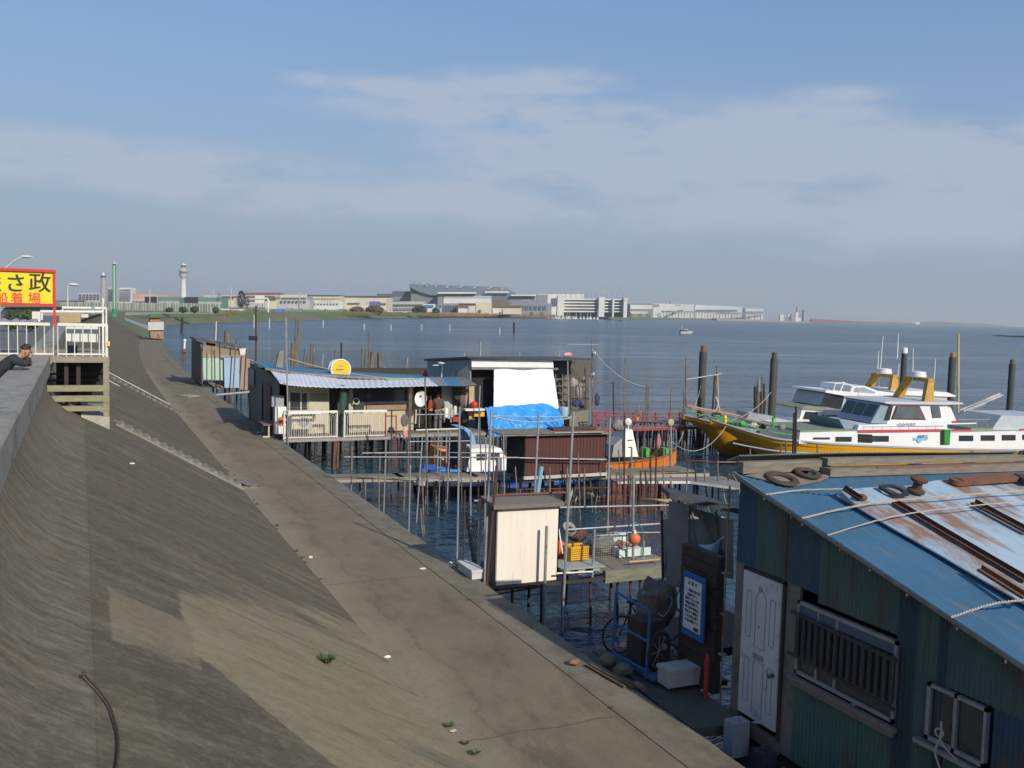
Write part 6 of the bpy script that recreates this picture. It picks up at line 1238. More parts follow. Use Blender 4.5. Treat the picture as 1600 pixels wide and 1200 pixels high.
q = PY(315, 592, Y4); g = MB(); g.slab([(q.x-.0, Y4, 1.4), (q.x, Y4+6.5, 1.3), (q.x, Y4+6.5, 4.2), (q.x, Y4, 4.15)], .06, (-1, 0, 0)); g.build('side_wall', mat('grey_brown_side', (.17, .14, .12), (.1, .085, .075), sc=(1, 4, .4), ns=2), h4)
g = MB(); g.box(q.x, q.x+3.2, Y4, Y4+3.8, 1.2, 1.32); g.build('floor', DARKWOOD, h4)
stilts(h4, [q.x+.2+i*.8 for i in range(5)], (Y4+.1, Y4+2), 1.2, .06)
for (u0, v0, u1, v1) in [(324, 596, 345, 610), (330, 598, 350, 606)]: rail(u0, v0, u1, v1, Y4-.2, .05, PIPEO, h4, name='brace')
rail(338, 617, 396, 612, 63, .06, mat('pale_beam', (.45, .4, .32), (.34, .3, .24)), None, label='long pale beam spanning from the quay to the mint hut', cat='beam')
MG = 'thin poles around the mint hut'
for (u0, v0, u1, v1, m_, lb, r_) in [(331, 600, 331, 540, STAKE, 'tan pole in front of the mint panels', .04), (344, 608, 343, 534, STAKED, 'dark pole between the mint panel and the blue door', .04), (363, 629, 369, 529, PIPEO, 'leaning pale pole in front of the blue door', .045), (381, 612, 385, 545, RUST, 'rusty pole at the right of the blue door', .045)]:
 pole(u0, v0, u1, v1, Y4-1, r_, m_, lb, MG, z0=None)
pole(400, 560, 400, 478, 80, .07, RUST, 'tall rusty mast with a small box beyond the mint hut', z0=-.5);
g = MB(); c = PY(396, 529, 80); g.box(c.x-.35, c.x+.3, 79.8, 80.2, c.z-.15, c.z+.2); g.build('mast_box', DARK, label='small dark box on the tall rusty mast', cat='box')
pole(337, 536, 338, 502, 90, .05, WHITED, 'thin white stick in the water behind the mint hut', z0=-.5)
pole(355, 542, 355.5, 517, 85, .28, STAKE, 'thick broken brown pile behind the mint hut', z0=-.5, n=9)
g = MB(); g.ball(PY(330, 537, 70), .35, 10, (1, 1, .8)); g.build('clay_pot', mat('terracotta', (.4, .2, .12), (.3, .15, .09)), label='brown round pot on the roof of the mint hut', cat='pot')
# lumps of gear along the far quay edge
for (u, v, lb, m_) in [(288, 545, 'small white bollard light on the far quay edge', WHITE), (287, 566, 'heap of reddish gear on the far quay edge', RUSTL)]:
 p = PZ(u, v, ZQ); g = MB(); g.tube([p, p+Vector((.05, 0, .9))], .12, 8); g.ball(p+Vector((.05, 0, 1.0)), .2, 10); g.build('edge_post', m_, label=lb, cat='post')
# ================================================================== STAKES STANDING IN THE WATER
GS = 'stakes standing in the open water behind the stilt houses'
sp_ = [(447, 568, 446, 495, PIPE, .05), (460, 568, 463, 497, STAKE, .05), (465, 568, 467, 500, STAKE, .05), (434, 570, 433, 552, STAKE, .05), (456, 570, 458, 535, STAKE, .09), (462, 572, 464, 530, STAKE, .1), (475, 574, 477, 545, STAKE, .06), (479, 574, 480, 556, STAKE, .05), (485, 574, 487, 537, STAKE, .06), (489, 575, 491, 538, PIPEO, .05), (503, 576, 505, 552, PIPE, .04), (523, 575, 524, 546, STAKE, .05), (533, 560, 533.5, 536, BLACK, .05), (565, 584, 566, 544, STAKE, .05), (569, 584, 572, 545, STAKE, .06), (576, 580, 578, 520, STAKE, .05), (580, 584, 583, 550, STAKE, .17), (594, 584, 594, 552, STAKE, .17), (601, 584, 602, 573, PIPE, .05), (620, 584, 621, 575, PIPE, .05), (635, 586, 637, 558, PIPE, .05), (656, 586, 656, 575, BLACK, .05), (637, 586, 638, 558, STAKE, .05), (750, 556, 751, 533, PIPE, .06), (725, 558, 726, 552, PIPE, .05), (812, 560, 812, 551, PIPE, .05), (873, 557, 874, 548, PIPE, .04)]
for k_, (u0, v0, u1, v1, m_, r_) in enumerate(sp_): pole(u0, v0, u1, v1, 52 if u0 < 700 else 58, r_, m_, ('thick brown' if r_ > .12 else 'black' if m_ is BLACK else 'thin')+' stake, '+ORDS[k_]+' in the row standing in the water behind the stilt roofs', GS, name='water_stake', cat='stake', z0=-.8)
GF = 'far thin white markers in the open bay'
for k_, (u0, v0, v1) in enumerate([(397, 512, 492), (421, 513, 497), (447, 512, 497), (505, 512, 500), (569, 516, 506), (611, 517, 507), (659, 517, 507), (703, 517, 507), (781, 523, 512), (254, 520, 511)]): pole(u0, v0, u0, v1, None, .12, WHITED, ORDS[k_]+' thin pale marker stick of those spread across the open bay', GF, name='marker_stick', cat='stake', z0=-.5)
pole(803, 520, 803, 504, None, .3, BLACK, 'lone dark marker post far out in the bay below the terminal', z0=-.5)
pole(284, 520, 285, 497, None, .3, STAKED, 'dark post by the far quay end, left of the bay', z0=-.5)
GR = 'thin poles right of the curtain house'
for (u0, v0, u1, v1, Y, m_, lb) in [(1009, 690, 1010, 600, 41, STAKE, 'thin tan pole left of the yellow boats, first of two close together'), (1012, 690, 1013, 605, 41, STAKE, 'thin tan pole left of the yellow boats, second of two close together'), (997, 690, 998, 632, 41, PIPE, 'short pale pole with a cone shaped shade, behind the white wheelhouse'), (1046, 672, 1049, 603, 43, PIPEO, 'leaning thin pole beside the round lamp'), (975, 660, 976, 560, 41.5, PIPEO, 'faint thin pole left of the tan pair'), (1015, 735, 1017, 685, 33, PIPEO, 'thin pole against the orange hull'), (1075, 730, 1074, 698, 38, PIPE, 'short pale pole standing in the water below the yellow bow')]:
 pole(u0, v0, u1, v1, Y, .03, m_, lb, GR, z0=-.6 if v0 > 680 else .4)
g = MB(); g.lathe(PY(998, 643, 41), [(.3, -.12), (.02, .12)], 14); g.build('cone_shade', mat('brown_shade', (.2, .15, .1), (.14, .1, .07)), label='brown cone shaped shade on the short pale pole', cat='shade')
lump(PY(995, 655, 41), .15, (.7, .6, 1.2), 5, .2, 12).build('yellow_gloves', mat('ochre_cloth', (.5, .3, .04), (.4, .22, .03)), label='ochre yellow cloth bundle hanging under the cone shade', cat='cloth')
# ================================================================== RED PIPE JETTY
rj = thing('red_jetty', (25, 40.3, 0), 'red painted pipe jetty on a thicket of dark stilts leading to the yellow boats', 'jetty')
planks_deck('deck_planks', 21.6, 28.5, 40.2, 41.2, 1.28, mat('grey_jetty_plank', (.3, .28, .25), (.2, .185, .165), ns=3), rj, 'y', .3, seed=31)
g = MB(); g.bar((21.4, 40.15, 1.22), (28.6, 40.1, 1.22), .06, .12); g.build('edge_beam', REDP, rj)
for (u0, v0, u1, v1) in [(926, 644, 1065, 646), (926, 655, 1068, 661), (930, 649, 1066, 653)]: rail(u0, v0, u1, v1, 40.2, .03, REDP, rj, Y2=40.0)
for u in (926, 932, 947, 960, 976, 989, 1005, 1024, 1045, 1062, 1066, 1070): pole(u, 674, u, 643, 40.2, .03, REDP, name='post', parent=rj, z0=None)
for (u0, u1) in ((926, 946), (946, 926), (1060, 1072), (1072, 1060)): rail(u0, 646, u1, 672, 40.2, .022, REDP, rj, name='brace')
stilts(rj, [22+i*.42 for i in range(21)], (40.3, 41.1, 42.6), 1.2, .05, mat('wet_black_stilt', (.035, .035, .04), (.02, .02, .022)), .09)
for i in range(14):
 x = 25.5+i*.33; g = MB(); g.tube([(x+rnd.uniform(-.25, .25), 42+rnd.uniform(-.8, .8), -1), (x, 42, 1.35)], .05, 6); g.build('stilt', STAKED, rj)
g = MB(); g.bar((25, 42.6, 1.25), (30.5, 42.6, 1.25), .3, .1); g.build('cap_beam', STAKED, rj)
# pole gate left of the boats
gt = thing('pole_gate', (26.5, 40.5, 0), 'tall thin poles joined by a slanting bar beside the yellow bow', 'pole frame')
pole(1070, 690, 1072, 559, 40.2, .04, PIPEO, name='post', parent=gt); pole(1069, 690, 1068, 610, 40.2, .035, STAKE, name='post', parent=gt); pole(1118, 650, 1120, 571, 41, .04, PIPEO, name='post', parent=gt, z0=0); pole(1113, 650, 1117, 584, 41, .05, STAKED, name='post', parent=gt, z0=0); pole(1123, 648, 1121, 584, 41, .03, ROPEM, name='post', parent=gt, z0=1)
rail(1073, 593, 1128, 584, 40.4, .035, PIPE, gt, name='cross_bar')
g = MB(); g.tube(catmull3([PY(u, v, 40.9) for u, v in [(1115, 648), (1122, 632), (1118, 620), (1124, 640), (1119, 650)]], 6), .04, 5); g.build('rope_coil', ROPEM, gt)
# ================================================================== PILES
GPL = 'tall round mooring piles around the yellow boats'
def pile(u0, v0, vt, Y, r, top_m, lb, cap=None, z0=-1):
 a = PY(u0, v0, Y); t_ = PY(u0, vt, Y); o = thing('mooring_pile', (a.x, Y, 0), lb, 'pile', GPL)
 g = MB(); x = (a.x+t_.x)/2; g.lathe((x, Y, -1.2), [(r, 0), (r, t_.z+1.2-.35), (r*.96, t_.z+1.2-.3)], 14); g.build('shaft', mat('tarred_pile', (.045, .047, .042), (.075, .075, .065), sc=(1, 1, .3), ns=2, rough=.8), o)
 g = MB(); g.lathe((x, Y, t_.z-.34), cap or [(r*.72, 0), (r*.7, .34), (r*.5, .36)], 12); g.build('pile_top', top_m, o)
WT = mat('splintered_brown_top', (.2, .12, .08), (.12, .075, .05), sc=(4, 4, .5), ns=4)
pile(1096, 690, 541, 42.3, .2, WT, 'dark pile with a splintered brown top, first from the left, beside the pole gate')
pile(1207.5, 668, 551, 38.6, .19, mat('dark_brown_top', (.1, .08, .065), (.07, .055, .045)), 'dark pile standing between the bows of the two yellow boats')
pile(1411, 640, 544, 48, .19, WHITE, 'dark pile with a white cap behind the radar arches', [(.2, 0), (.2, .05), (.17, .36), (.12, .38)])
pile(1486, 650, 551, 48, .24, mat('ochre_top', (.4, .24, .08), (.28, .16, .06)), 'dark pile with an ochre top behind the yellow mast')
pile(1579, 660, 562, 46, .21, WT, 'dark pile nearest the right edge of the picture')
pole(1497, 662, 1497.5, 521, 37.5, .065, mat('pale_yellow_pole', (.55, .45, .2), (.4, .3, .12), sc=(1, 1, .3), ns=4), 'tall pale yellow pole standing behind the white wheelhouse', z0=0, name='yellow_mast')
GB = 'cluster of old broken stakes between the piles'
for k_, (u, vt, r_, m_) in enumerate([(1180, 604, .09, STAKED), (1184, 597, .06, STAKE), (1186, 591, .05, PIPE), (1191, 585, .04, STAKE), (1193, 600, .08, STAKED), (1188, 612, .12, STAKED), (1196, 612, .05, PIPEO)]): pole(u, 668, u, vt, 45, r_, m_, ORDS[k_]+' old broken stake of the cluster left of the second pile', GB, name='broken_stake', cat='stake', z0=-.5)
g = MB(); g.box(PY(1166, 650, 45).x, PY(1200, 650, 45).x, 44.8, 45.4, .9, 1.2); g.build('dark_float', DARKWOOD, label='dark plank raft at the foot of the broken stakes', cat='raft')
for k_, (u0, v0, u1, v1) in enumerate([(1243, 705, 1244, 635), (1239, 708, 1241, 645)]): pole(u0, v0, u1, v1, 31, .045, mat('black_red_post', (.05, .02, .02), (.03, .015, .015)), ['thick dark post in front of the nearer yellow hull', 'shorter dark red post touching the thick dark post'][k_], z0=-.6)
for k_, (u, vt) in enumerate([(1220, 694), (1228, 688), (1172, 701), (1277, 694)]): pole(u, 722, u, vt, 30, .03, STAKE, ORDS[k_]+' short pale stake tip showing above the blue shed roof', 'short stake tips in front of the yellow hull', name='water_stake', cat='stake', z0=-.6)
# ================================================================== YELLOW FISHING BOATS
YH = mat('yellow_hull_paint', (.70, .35, .015), (.6, .29, .015), sc=(.3, 1, 1), ns=2, rough=.4, c3=(.36, .22, .04), c3at=.7); BW2 = mat('boat_white', (.74, .73, .71), (.68, .67, .65), ns=1, rough=.4)
LBG = mat('pale_blue_grey', (.32, .37, .46), (.27, .31, .4), ns=2, rough=.5); PINKS = mat('crimson_stripe', (.55, .06, .1), (.48, .05, .09), ns=2, rough=.4); GB_ = mat('grey_blue_cabin_front', (.24, .31, .36), (.2, .26, .31), ns=2, rough=.5)
def yellow_boat(name_label, org, ang, L_, sheer, cabin=True):
 o = thing('fishing_boat', org, name_label, 'boat', None); F = boat_frame(org, ang)
 S = make_hull(F, sheer, YH, LBG, GREEND, o, .22, .05)
 return o, F, S
ORG2 = (25.75, 35.4, 0); ANG = R(-7)
b2, FB, S2 = yellow_boat('nearer yellow hulled fishing boat with a long white cabin, moored beyond the blue shed roof', ORG2, ANG, 24,
 [(0, .03, 2.28, .01, 2.05), (.7, .55, 2.05, .05, 1.75), (1.6, 1.0, 1.78, .12, 1.25), (2.6, 1.4, 1.55, .3, .62), (3.6, 1.7, 1.47, .6, .0), (5, 1.95, 1.36, 1.25, -.5), (8, 2.1, 1.2, 1.75, -.8), (12, 2.15, 1.03, 1.9, -.8), (16, 2.15, .93, 1.9, -.8), (20, 2.1, .9, 1.85, -.8), (25, 1.95, .95, 1.6, -.6)])
UYB = FB(0, 1, 0)-FB(0, 0, 0)
UXB = FB(1, 0, 0)-FB(0, 0, 0)
def BP(u, v, yl, F=None, org=ORG2, uy=None):
 """point seen at (u,v) on the boat's fore-and-aft plane at lateral offset yl"""
 uy = uy or UYB; return PP(u, v, Vector(org)+uy*yl, uy)
def bslab(name, pts, yl, m_, parent, th=.04, org=ORG2, uy=None):
 uy = uy or UYB; g = MB(); g.slab([BP(u, v, yl, org=org, uy=uy) for u, v in pts], th, -uy); return g.build(name, m_, parent)
def bprism(name, pts, y0, y1, m_, parent, org=ORG2, uy=None, inset=0):
 uy = uy or UYB; P = [BP(u, v, y0, org=org, uy=uy) for u, v in pts]; g = MB(); k = len(P); Q = [p+uy*(y1-y0) for p in P]
 g.v += P+Q; g.f.append(tuple(range(k))); g.f.append(tuple(range(2*k-1, k-1, -1))); g.sm += [False]*2
 for j in range(k): g.f.append((j, k+j, k+(j+1) % k, (j+1) % k)); g.sm.append(False)
 return g.build(name, m_, parent)
yn, yf = -1.72, 1.5
# second yellow band line and knuckle
g = MB(); g.tube([FB(s_[0], -(s_[1]*.82+s_[3]*.18)-.03, s_[2]*.62) for s_ in S2[6:]], .035, 5); g.build('rubbing_strake', LBG, b2)
hs = bprism('deckhouse', [(1248, 693), (1250, 676), (1339, 674), (1342, 664), (1480, 668), (1482, 676), (1640, 673), (1640, 706), (1600, 703), (1500, 701.5), (1400, 698), (1340, 695)], yn, yf, BW2, b2)
bprism('deckhouse_green_top', [(1249, 676), (1251, 672.5), (1338, 671), (1339, 674.2)], yn+.05, yf-.05, GREEND, b2)
for (u0, u1, v0, v1) in [(1271, 1297, 683.5, 686.5), (1306, 1331, 682.5, 690), (1363, 1389, 681, 690), (1499, 1521, 680.5, 689), (1533, 1554.5, 680, 688.5), (1566, 1587, 679.5, 688), (1598, 1615, 679, 687)]:
 w_ = bslab('window', [(u0, v0), (u1, v0), (u1, v1), (u0, v1)], yn-.03, GLASS, hs, .02)
bslab('dark_doorway', [(1341, 678), (1363, 679), (1363, 692), (1341, 691)], yn-.03, DARK, hs, .02)
bslab('green_door', [(1470, 670.5), (1485.5, 671.5), (1484, 695), (1470, 695)], yn-.04, mat('bright_green_door', (.02, .28, .03), (.015, .2, .02)), hs, .03)
bslab('dark_door_edge', [(1471, 672), (1476, 672), (1476, 694.5), (1471, 694.5)], yn-.06, DARK, hs, .02)
bslab('crimson_stripe', [(1341, 672), (1471, 670.5), (1471, 674.2), (1341, 676)], yn-.05, PINKS, hs, .02); bslab('crimson_stripe', [(1487, 671), (1516, 671), (1518, 674), (1487, 674)], yn-.05, PINKS, hs, .02); bslab('crimson_stripe', [(1593, 670), (1640, 668), (1640, 671), (1593, 673)], yn-.05, PINKS, hs, .02)
bprism('grey_fore_box', [(1311, 655), (1345, 661), (1341, 675), (1321, 673)], yn+.3, yf-.3, GB_, b2)
g = MB()
for u_ in range(1350, 1475, 14): g.tube([BP(u_, 672, yn), BP(u_, 667, yn)], .012, 4)
g.tube([BP(1346, 667, yn), BP(1474, 665.5, yn)], .016, 5); g.build('side_rail', PIPE, b2)
bprism('cabin_base', [(1342, 664.5), (1480, 660), (1480, 669), (1342, 672)], yn-.02+.04, yf, BW2, b2)
wheel = bprism('wheelhouse', [(1386, 662), (1393, 630.5), (1480, 631), (1487, 661.5)], yn+.25, yf-.3, BW2, b2)
bslab('window', [(1393, 655), (1401, 634), (1437, 634.5), (1447, 656)], yn+.2, mat('red_window_frame', (.2, .03, .05), (.15, .02, .04)), wheel, .02)
bslab('pane', [(1395, 653.8), (1402.5, 635.3), (1436, 635.6), (1444.5, 654.5)], yn+.17, mat('window_reflection', (.14, .16, .17), (.05, .055, .06), ns=.8, rough=.1, spec=.8), wheel, .01)
bslab('window', [(1455, 634.5), (1468, 635), (1471, 652.5), (1458, 653)], yn+.2, mat('window_reflection', (.14, .16, .17)), wheel, .02)
# slanted front windows
def front(u0, v0, u1, v1, off, m_, nm='front_window'):
 g = MB(); P = [BP(u0, v0, yn+.28), BP(u1, v1, yn+.28)]; g.slab([P[0], P[0]+UYB*off[0], P[1]+UYB*off[1]*1., P[1]], .04, (-1, 0, .4)); return g
fa = BP(1393, 631, yn+.27); fb_ = BP(1386, 661, yn+.27)
g = MB(); g.hexa([fb_+UXB*(-.9), fb_, fb_+UXB*(-.9)+UYB*2.5, fb_+UYB*2.5, fa+UXB*(-.55), fa, fa+UXB*(-.55)+UYB*2.5, fa+UYB*2.5]); fr_ = g.build('wheelhouse_front', GB_, b2)
for i, (a0, a1) in enumerate(((.12, .82), (.92, 1.6), (1.7, 2.4))):
 p0_ = fb_+UXB*(-.9); p1_ = fa+UXB*(-.55); n__ = (p1_-p0_).cross(UYB).normalized(); n__ = n__ if n__.dot(UXB) < 0 else -n__
 g = MB(); g.slab([p0_.lerp(p1_, .3)+UYB*a0+n__*.02, p0_.lerp(p1_, .3)+UYB*a1+n__*.02, p0_.lerp(p1_, .92)+UYB*a1+n__*.02, p0_.lerp(p1_, .92)+UYB*a0+n__*.02], .02, n__); g.build('pane', GLASS, fr_)
bslab('front_side_window', [(1382, 656), (1390, 633.5), (1396, 634), (1390, 657)], yn+.22, GLASS, fr_, .02)
bprism('wheelhouse_roof', [(1382, 630), (1385, 627.5), (1504, 629), (1506, 631.5), (1480, 632.5), (1392, 631.5)], yn+.1, yf-.1, mat('grey_white_roof', (.55, .56, .56), (.46, .47, .47)), b2)
bprism('aft_cabin', [(1476, 633), (1484, 633), (1494, 657), (1478, 661)], yn+.35, yf-.3, BW2, b2)
bslab('crimson_stripe', [(1477, 659), (1495, 657), (1497, 659.5), (1477, 661.5)], yn+.28, PINKS, b2, .02)
rl_ = MB(); rl_.tube([BP(1480, 662.5, yn+.1), BP(1525, 661.5, yn+.1)], .035, 6); rl_.build('grab_rail', BW2, b2)
g = MB()
for (pts) in ([(1497, 656), (1547, 655.5), (1547, 668)], [(1525, 656), (1525, 666)], [(1535, 656), (1545, 668)]): g.tube([BP(u, v, yn+.5) for u, v in pts], .022, 5)
g.build('deck_railing', PIPE, b2)
bprism('grey_hatch_cover', [(1549, 672), (1565, 649), (1600, 650), (1650, 650), (1650, 672)], yn+.3, yf-.3, mat('pale_grey_cover', (.42, .46, .48), (.36, .4, .42)), b2)
bprism('aft_deck_green', [(1515, 674), (1518, 669), (1552, 669), (1552, 674)], yn+.2, yf-.2, GREEND, b2)
# radar arch with dome
def arch(parent, bot, top, y0, W_, m_a, org=ORG2, uy=None):
 """radar arch standing across the beam: near leg seen at bot..top, far leg W_ metres to the other side"""
 uy = uy or UYB; ux = uy.cross(Vector((0, 0, 1))); B = BP(*bot, y0, org=org, uy=uy); T = BP(*top, y0+.3, org=org, uy=uy)
 for s_, (b_, t_) in enumerate(((B, T), (B+uy*W_, T+uy*(W_-.6)))):
  g = MB(); e = uy*.11
  g.hexa([b_-ux*.28-e, b_+ux*.28-e, b_-ux*.28+e, b_+ux*.28+e, t_-ux*.16-e, t_+ux*.16-e, t_-ux*.16+e, t_+ux*.16+e]); g.build('arch_leg', m_a, parent)
 t2 = T+uy*(W_-.6); g = MB(); g.bar(T-uy*.14+Vector((0, 0, .06)), t2+uy*.14+Vector((0, 0, .06)), .34, .16); g.build('arch_top', m_a, parent)
 c_ = (T+t2)/2+Vector((0, 0, .14)); g = MB(); g.lathe(c_, [(.3, 0), (.36, .03), (.36, .12), (.31, .17), (.34, .19), (.32, .27), (.1, .3)], 20); g.build('radar_dome', BW2, parent)
YA = mat('arch_yellow', (.5, .3, .03), (.34, .18, .03), ns=2.5, rough=.55, c3=(.16, .09, .04), c3at=.62, c3s=2)
arch(b2, (1449, 630), (1452, 596), -1.2, 2.1, YA)
GA = 'whip aerials on the two yellow boats'
for (u0, v0, u1, v1, yl, lb) in [(1426, 596, 1427, 544, 0, 'whip aerial in front of the nearer radar arch'), (1459, 598, 1462, 561, 0, 'short whip aerial behind the nearer radar arch')]:
 g = MB(); g.tube([BP(u0, v0, yl), BP(u1, v1, yl)], [.025, .012], 5); g.build('aerial', WHITE, b2)
g = MB(); g.tube([BP(1500, 641, 1.2), BP(1563, 615, 1.2)], .05, 6); g.tube([BP(1505, 643, .9), BP(1567, 617, .9)], .05, 6); g.tube([BP(1503, 645, 1.0), BP(1540, 630, 1.0)], .06, 6); g.build('boom', mat('pale_boom', (.62, .56, .46), (.1, .12, .2), sc=(1, 1, 1), ns=.8), b2)
# lettering and emblem
INKB = mat('blue_grey_ink', (.06, .09, .2), (.07, .1, .2))
text_mesh('まるやま丸', .2, 'name_lettering', INKB, b2, BP(1416, 663, yn-.02)-UYB*.06, UXB, (0, 0, 1), .004)
text_mesh('日本丸', .19, 'emblem_lettering', mat('navy_ink', (.03, .05, .15), (.03, .05, .15)), b2, BP(1442, 682, yn-.05)-UYB*.02, UXB, (0, 0, 1), .004)
g = MB(); c = BP(1437, 686, yn-.035); n__ = -UYB
g.lathe(c, [(.17, 0), (.17, .01)], 16, n__); g.slab([c+UXB*-.35+Vector((0, 0, -.05)), c+UXB*.45+Vector((0, 0, -.05)), c+UXB*.45+Vector((0, 0, .06)), c+UXB*-.35+Vector((0, 0, .06))], .014, n__); g.build('pale_blue_emblem', mat('emblem_blue', (.2, .5, .72), (.16, .42, .65)), b2)
# fore deck gear: green rails, boards, yellow bollard
g = MB(); g.tube([FB(s_[0], -max(0, s_[1]-.15), s_[2]+.22) for s_ in S2[2:20]], .025, 5); g.tube([FB(s_[0], max(0, s_[1]-.15), s_[2]+.22) for s_ in S2[2:20]], .025, 5)
for s_ in S2[3:20:3]:
 for sg_ in (-1, 1): g.tube([FB(s_[0], sg_*(max(0, s_[1]-.15)), s_[2]), FB(s_[0], sg_*(max(0, s_[1]-.15)), s_[2]+.22)], .02, 5)
g.build('bow_rail', LG, b2)
lump(BP(1133, 656, 0), .14, (.7, .7, 1.5), 3, .1, 12).build('yellow_bollard', YEL, b2)
g = MB(); g.tube([BP(1208, 668, -1.4), BP(1208, 652, -1.4)], .06, 8); g.tube([BP(1204, 660, -1.4), BP(1212, 660, -1.4)], .05, 6); g.build('green_bitt', LG, b2)
for k_, (u0, v0, u1, v1, m_) in enumerate([(1140, 650, 1205, 664, PIPEO), (1150, 652, 1230, 668, WOOD), (1145, 660, 1200, 668, PIPE)]):
 g = MB(); g.tube([BP(u0, v0, .2*k_), BP(u1, v1, .2*k_)], .04, 6); g.build('deck_spar', m_, b2)
# farther boat
ORG1 = (27.05, 39.46, 0); ANG1 = R(-7)
b1, FC, S1 = yellow_boat('farther yellow hulled fishing boat with a flying bridge, behind the nearer one', ORG1, ANG1, 22,
 [(0, .03, 2.0, .01, 1.8), (.6, .5, 1.88, .05, 1.5), (1.3, .9, 1.72, .1, 1.05), (2.1, 1.2, 1.56, .3, .1), (3.2, 1.55, 1.4, .7, -.3), (5, 1.85, 1.2, 1.2, -.6), (8, 1.95, 1.05, 1.65, -.8), (14, 2.0, 1.0, 1.7, -.8), (20, 1.9, 1.1, 1.6, -.6)])
UYC = FC(0, 1, 0)-FC(0, 0, 0); UXC = FC(1, 0, 0)-FC(0, 0, 0); kw = dict(org=ORG1, uy=UYC)
yc, yd = -1.5, 1.4
hs1 = bprism('deckhouse', [(1205, 690), (1207, 660), (1244, 659), (1246, 655), (1290, 657), (1292, 640), (1330, 640), (1480, 640), (1480, 690)], yc, yd, BW2, b1, **kw)
for (u0, u1, v0, v1) in [(1211, 1223, 663, 670), (1229, 1240, 663, 671), (1251, 1267, 662.5, 667.5)]: bslab('window', [(u0, v0), (u1, v0), (u1, v1), (u0, v1)], yc-.03, GLASS, hs1, .02, **kw)
fc_ = bprism('fore_cabin', [(1249, 656), (1254, 638), (1262, 634.5), (1310, 638), (1310, 657), (1292, 658)], yc+.2, yd-.2, BW2, b1, **kw)
bprism('fore_cabin_green_top', [(1252, 637.5), (1262, 634), (1290, 636), (1312, 640), (1308, 643), (1256, 640)], yc+.15, yd-.15, GREEND, b1, **kw)
bslab('window', [(1254, 656), (1259, 643), (1276, 644), (1278, 647), (1273, 657)], yc+.17, GLASS, fc_, .02, **kw); bslab('window', [(1278, 659), (1283, 649), (1287, 648), (1288, 658)], yc+.17, GLASS, fc_, .02, **kw)
bslab('crimson_stripe', [(1267, 661), (1288, 660.5), (1288, 663), (1267, 663)], yc-.05, PINKS, hs1, .02, **kw)
bslab('dark_doorway', [(1289, 649), (1308, 649), (1308, 666), (1289, 668)], yc-.04, DARK, hs1, .02, **kw)
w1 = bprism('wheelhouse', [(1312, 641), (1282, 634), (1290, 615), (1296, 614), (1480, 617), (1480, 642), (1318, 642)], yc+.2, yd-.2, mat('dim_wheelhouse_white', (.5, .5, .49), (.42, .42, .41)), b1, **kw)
bslab('window', [(1282, 633), (1290, 616), (1320, 619), (1314, 640), (1300, 637)], yc+.16, GLASS, w1, .02, **kw); bslab('window', [(1323, 621), (1338, 621.5), (1338, 639), (1322, 639)], yc+.17, GLASS, w1, .02, **kw)
bslab('window', [(1342, 622), (1356, 622), (1356, 640), (1342, 640)], yc+.17, GLASS, w1, .02, **kw)
bprism('flybridge_floor', [(1289, 613), (1291, 610), (1380, 616), (1380, 619), (1322, 619)], yc, yd, BW2, b1, **kw)
bprism('flybridge_coaming', [(1328, 618), (1333, 603), (1352, 603), (1372, 611), (1400, 614), (1400, 618)], yc+.1, yd-.1, BW2, b1, **kw)
bslab('coaming_glass', [(1333, 615), (1336, 606), (1350, 605), (1368, 613), (1368, 615)], yc+.07, mat('pale_screen', (.3, .36, .4), (.24, .3, .34)), b1, .02, **kw)
g = MB()
for yl in (yc+.15, yd-.15):
 for pts in ([(1302, 612), (1305, 599), (1318, 598), (1331, 603), (1328, 617)], [(1312, 614), (1318, 599)], [(1300, 611), (1328, 613)], [(1291, 610), (1297, 614)]): g.tube([BP(u, v, yl, **kw) for u, v in pts], .035, 6)
for (u, v) in ((1305, 599), (1318, 598), (1331, 603)): g.tube([BP(u, v, yc+.15, **kw), BP(u, v, yd-.15, **kw)], .03, 6)
g.build('flybridge_frame', BW2, b1)
bprism('aft_canopy', [(1398, 612), (1401, 610), (1480, 613), (1493, 618), (1493, 620), (1480, 620), (1400, 617)], yc+.1, yd-.1, BW2, b1, **kw)
arch(b1, (1395, 618), (1397, 590), -1.0, 2.1, YA, ORG1, UYC)
for (u0, v0, u1, v1) in [(1372, 618, 1380, 525), (1371, 585, 1373, 548), (1401, 606, 1405, 568), (1402, 560, 1404, 520)]:
 g = MB(); g.tube([BP(u0, v0, .3, **kw), BP(u1, v1, .3, **kw)], [.028, .014], 5); g.build('aerial', WHITE, b1)
g = MB(); g.tube([FC(s_[0], -max(0, s_[1]-.15), s_[2]+.2) for s_ in S1[2:22]], .025, 5); g.tube([FC(s_[0], max(0, s_[1]-.15), s_[2]+.2) for s_ in S1[2:22]], .025, 5); g.build('bow_rail', LG, b1)
g = MB(); g.tube([BP(1073, 634, 0, **kw), BP(1165, 652, 0, **kw)], .06, 7); g.tube([BP(1080, 638, .5, **kw), BP(1170, 655, .5, **kw)], .05, 7); g.build('long_spar', mat('pinkish_wood_spar', (.42, .25, .2), (.3, .18, .14)), b1)
g = MB(); g.tube([BP(1085, 652, -.8, **kw), BP(1130, 640, -.8, **kw)], .03, 5); g.tube([BP(1092, 640, -.3, **kw), BP(1110, 655, -.3, **kw)], .03, 5); g.build('short_spar', PIPEO, b1)
lump(BP(1120, 648, .3, **kw), .25, (1, .8, .9), 61, .35, 14).build('rope_heap', mat('grey_rope_heap', (.28, .27, .25)), b1)
bprism('grey_locker', [(1165, 655), (1172, 645), (1208, 650), (1206, 662)], -.6, .6, GREYP, b1, **kw)
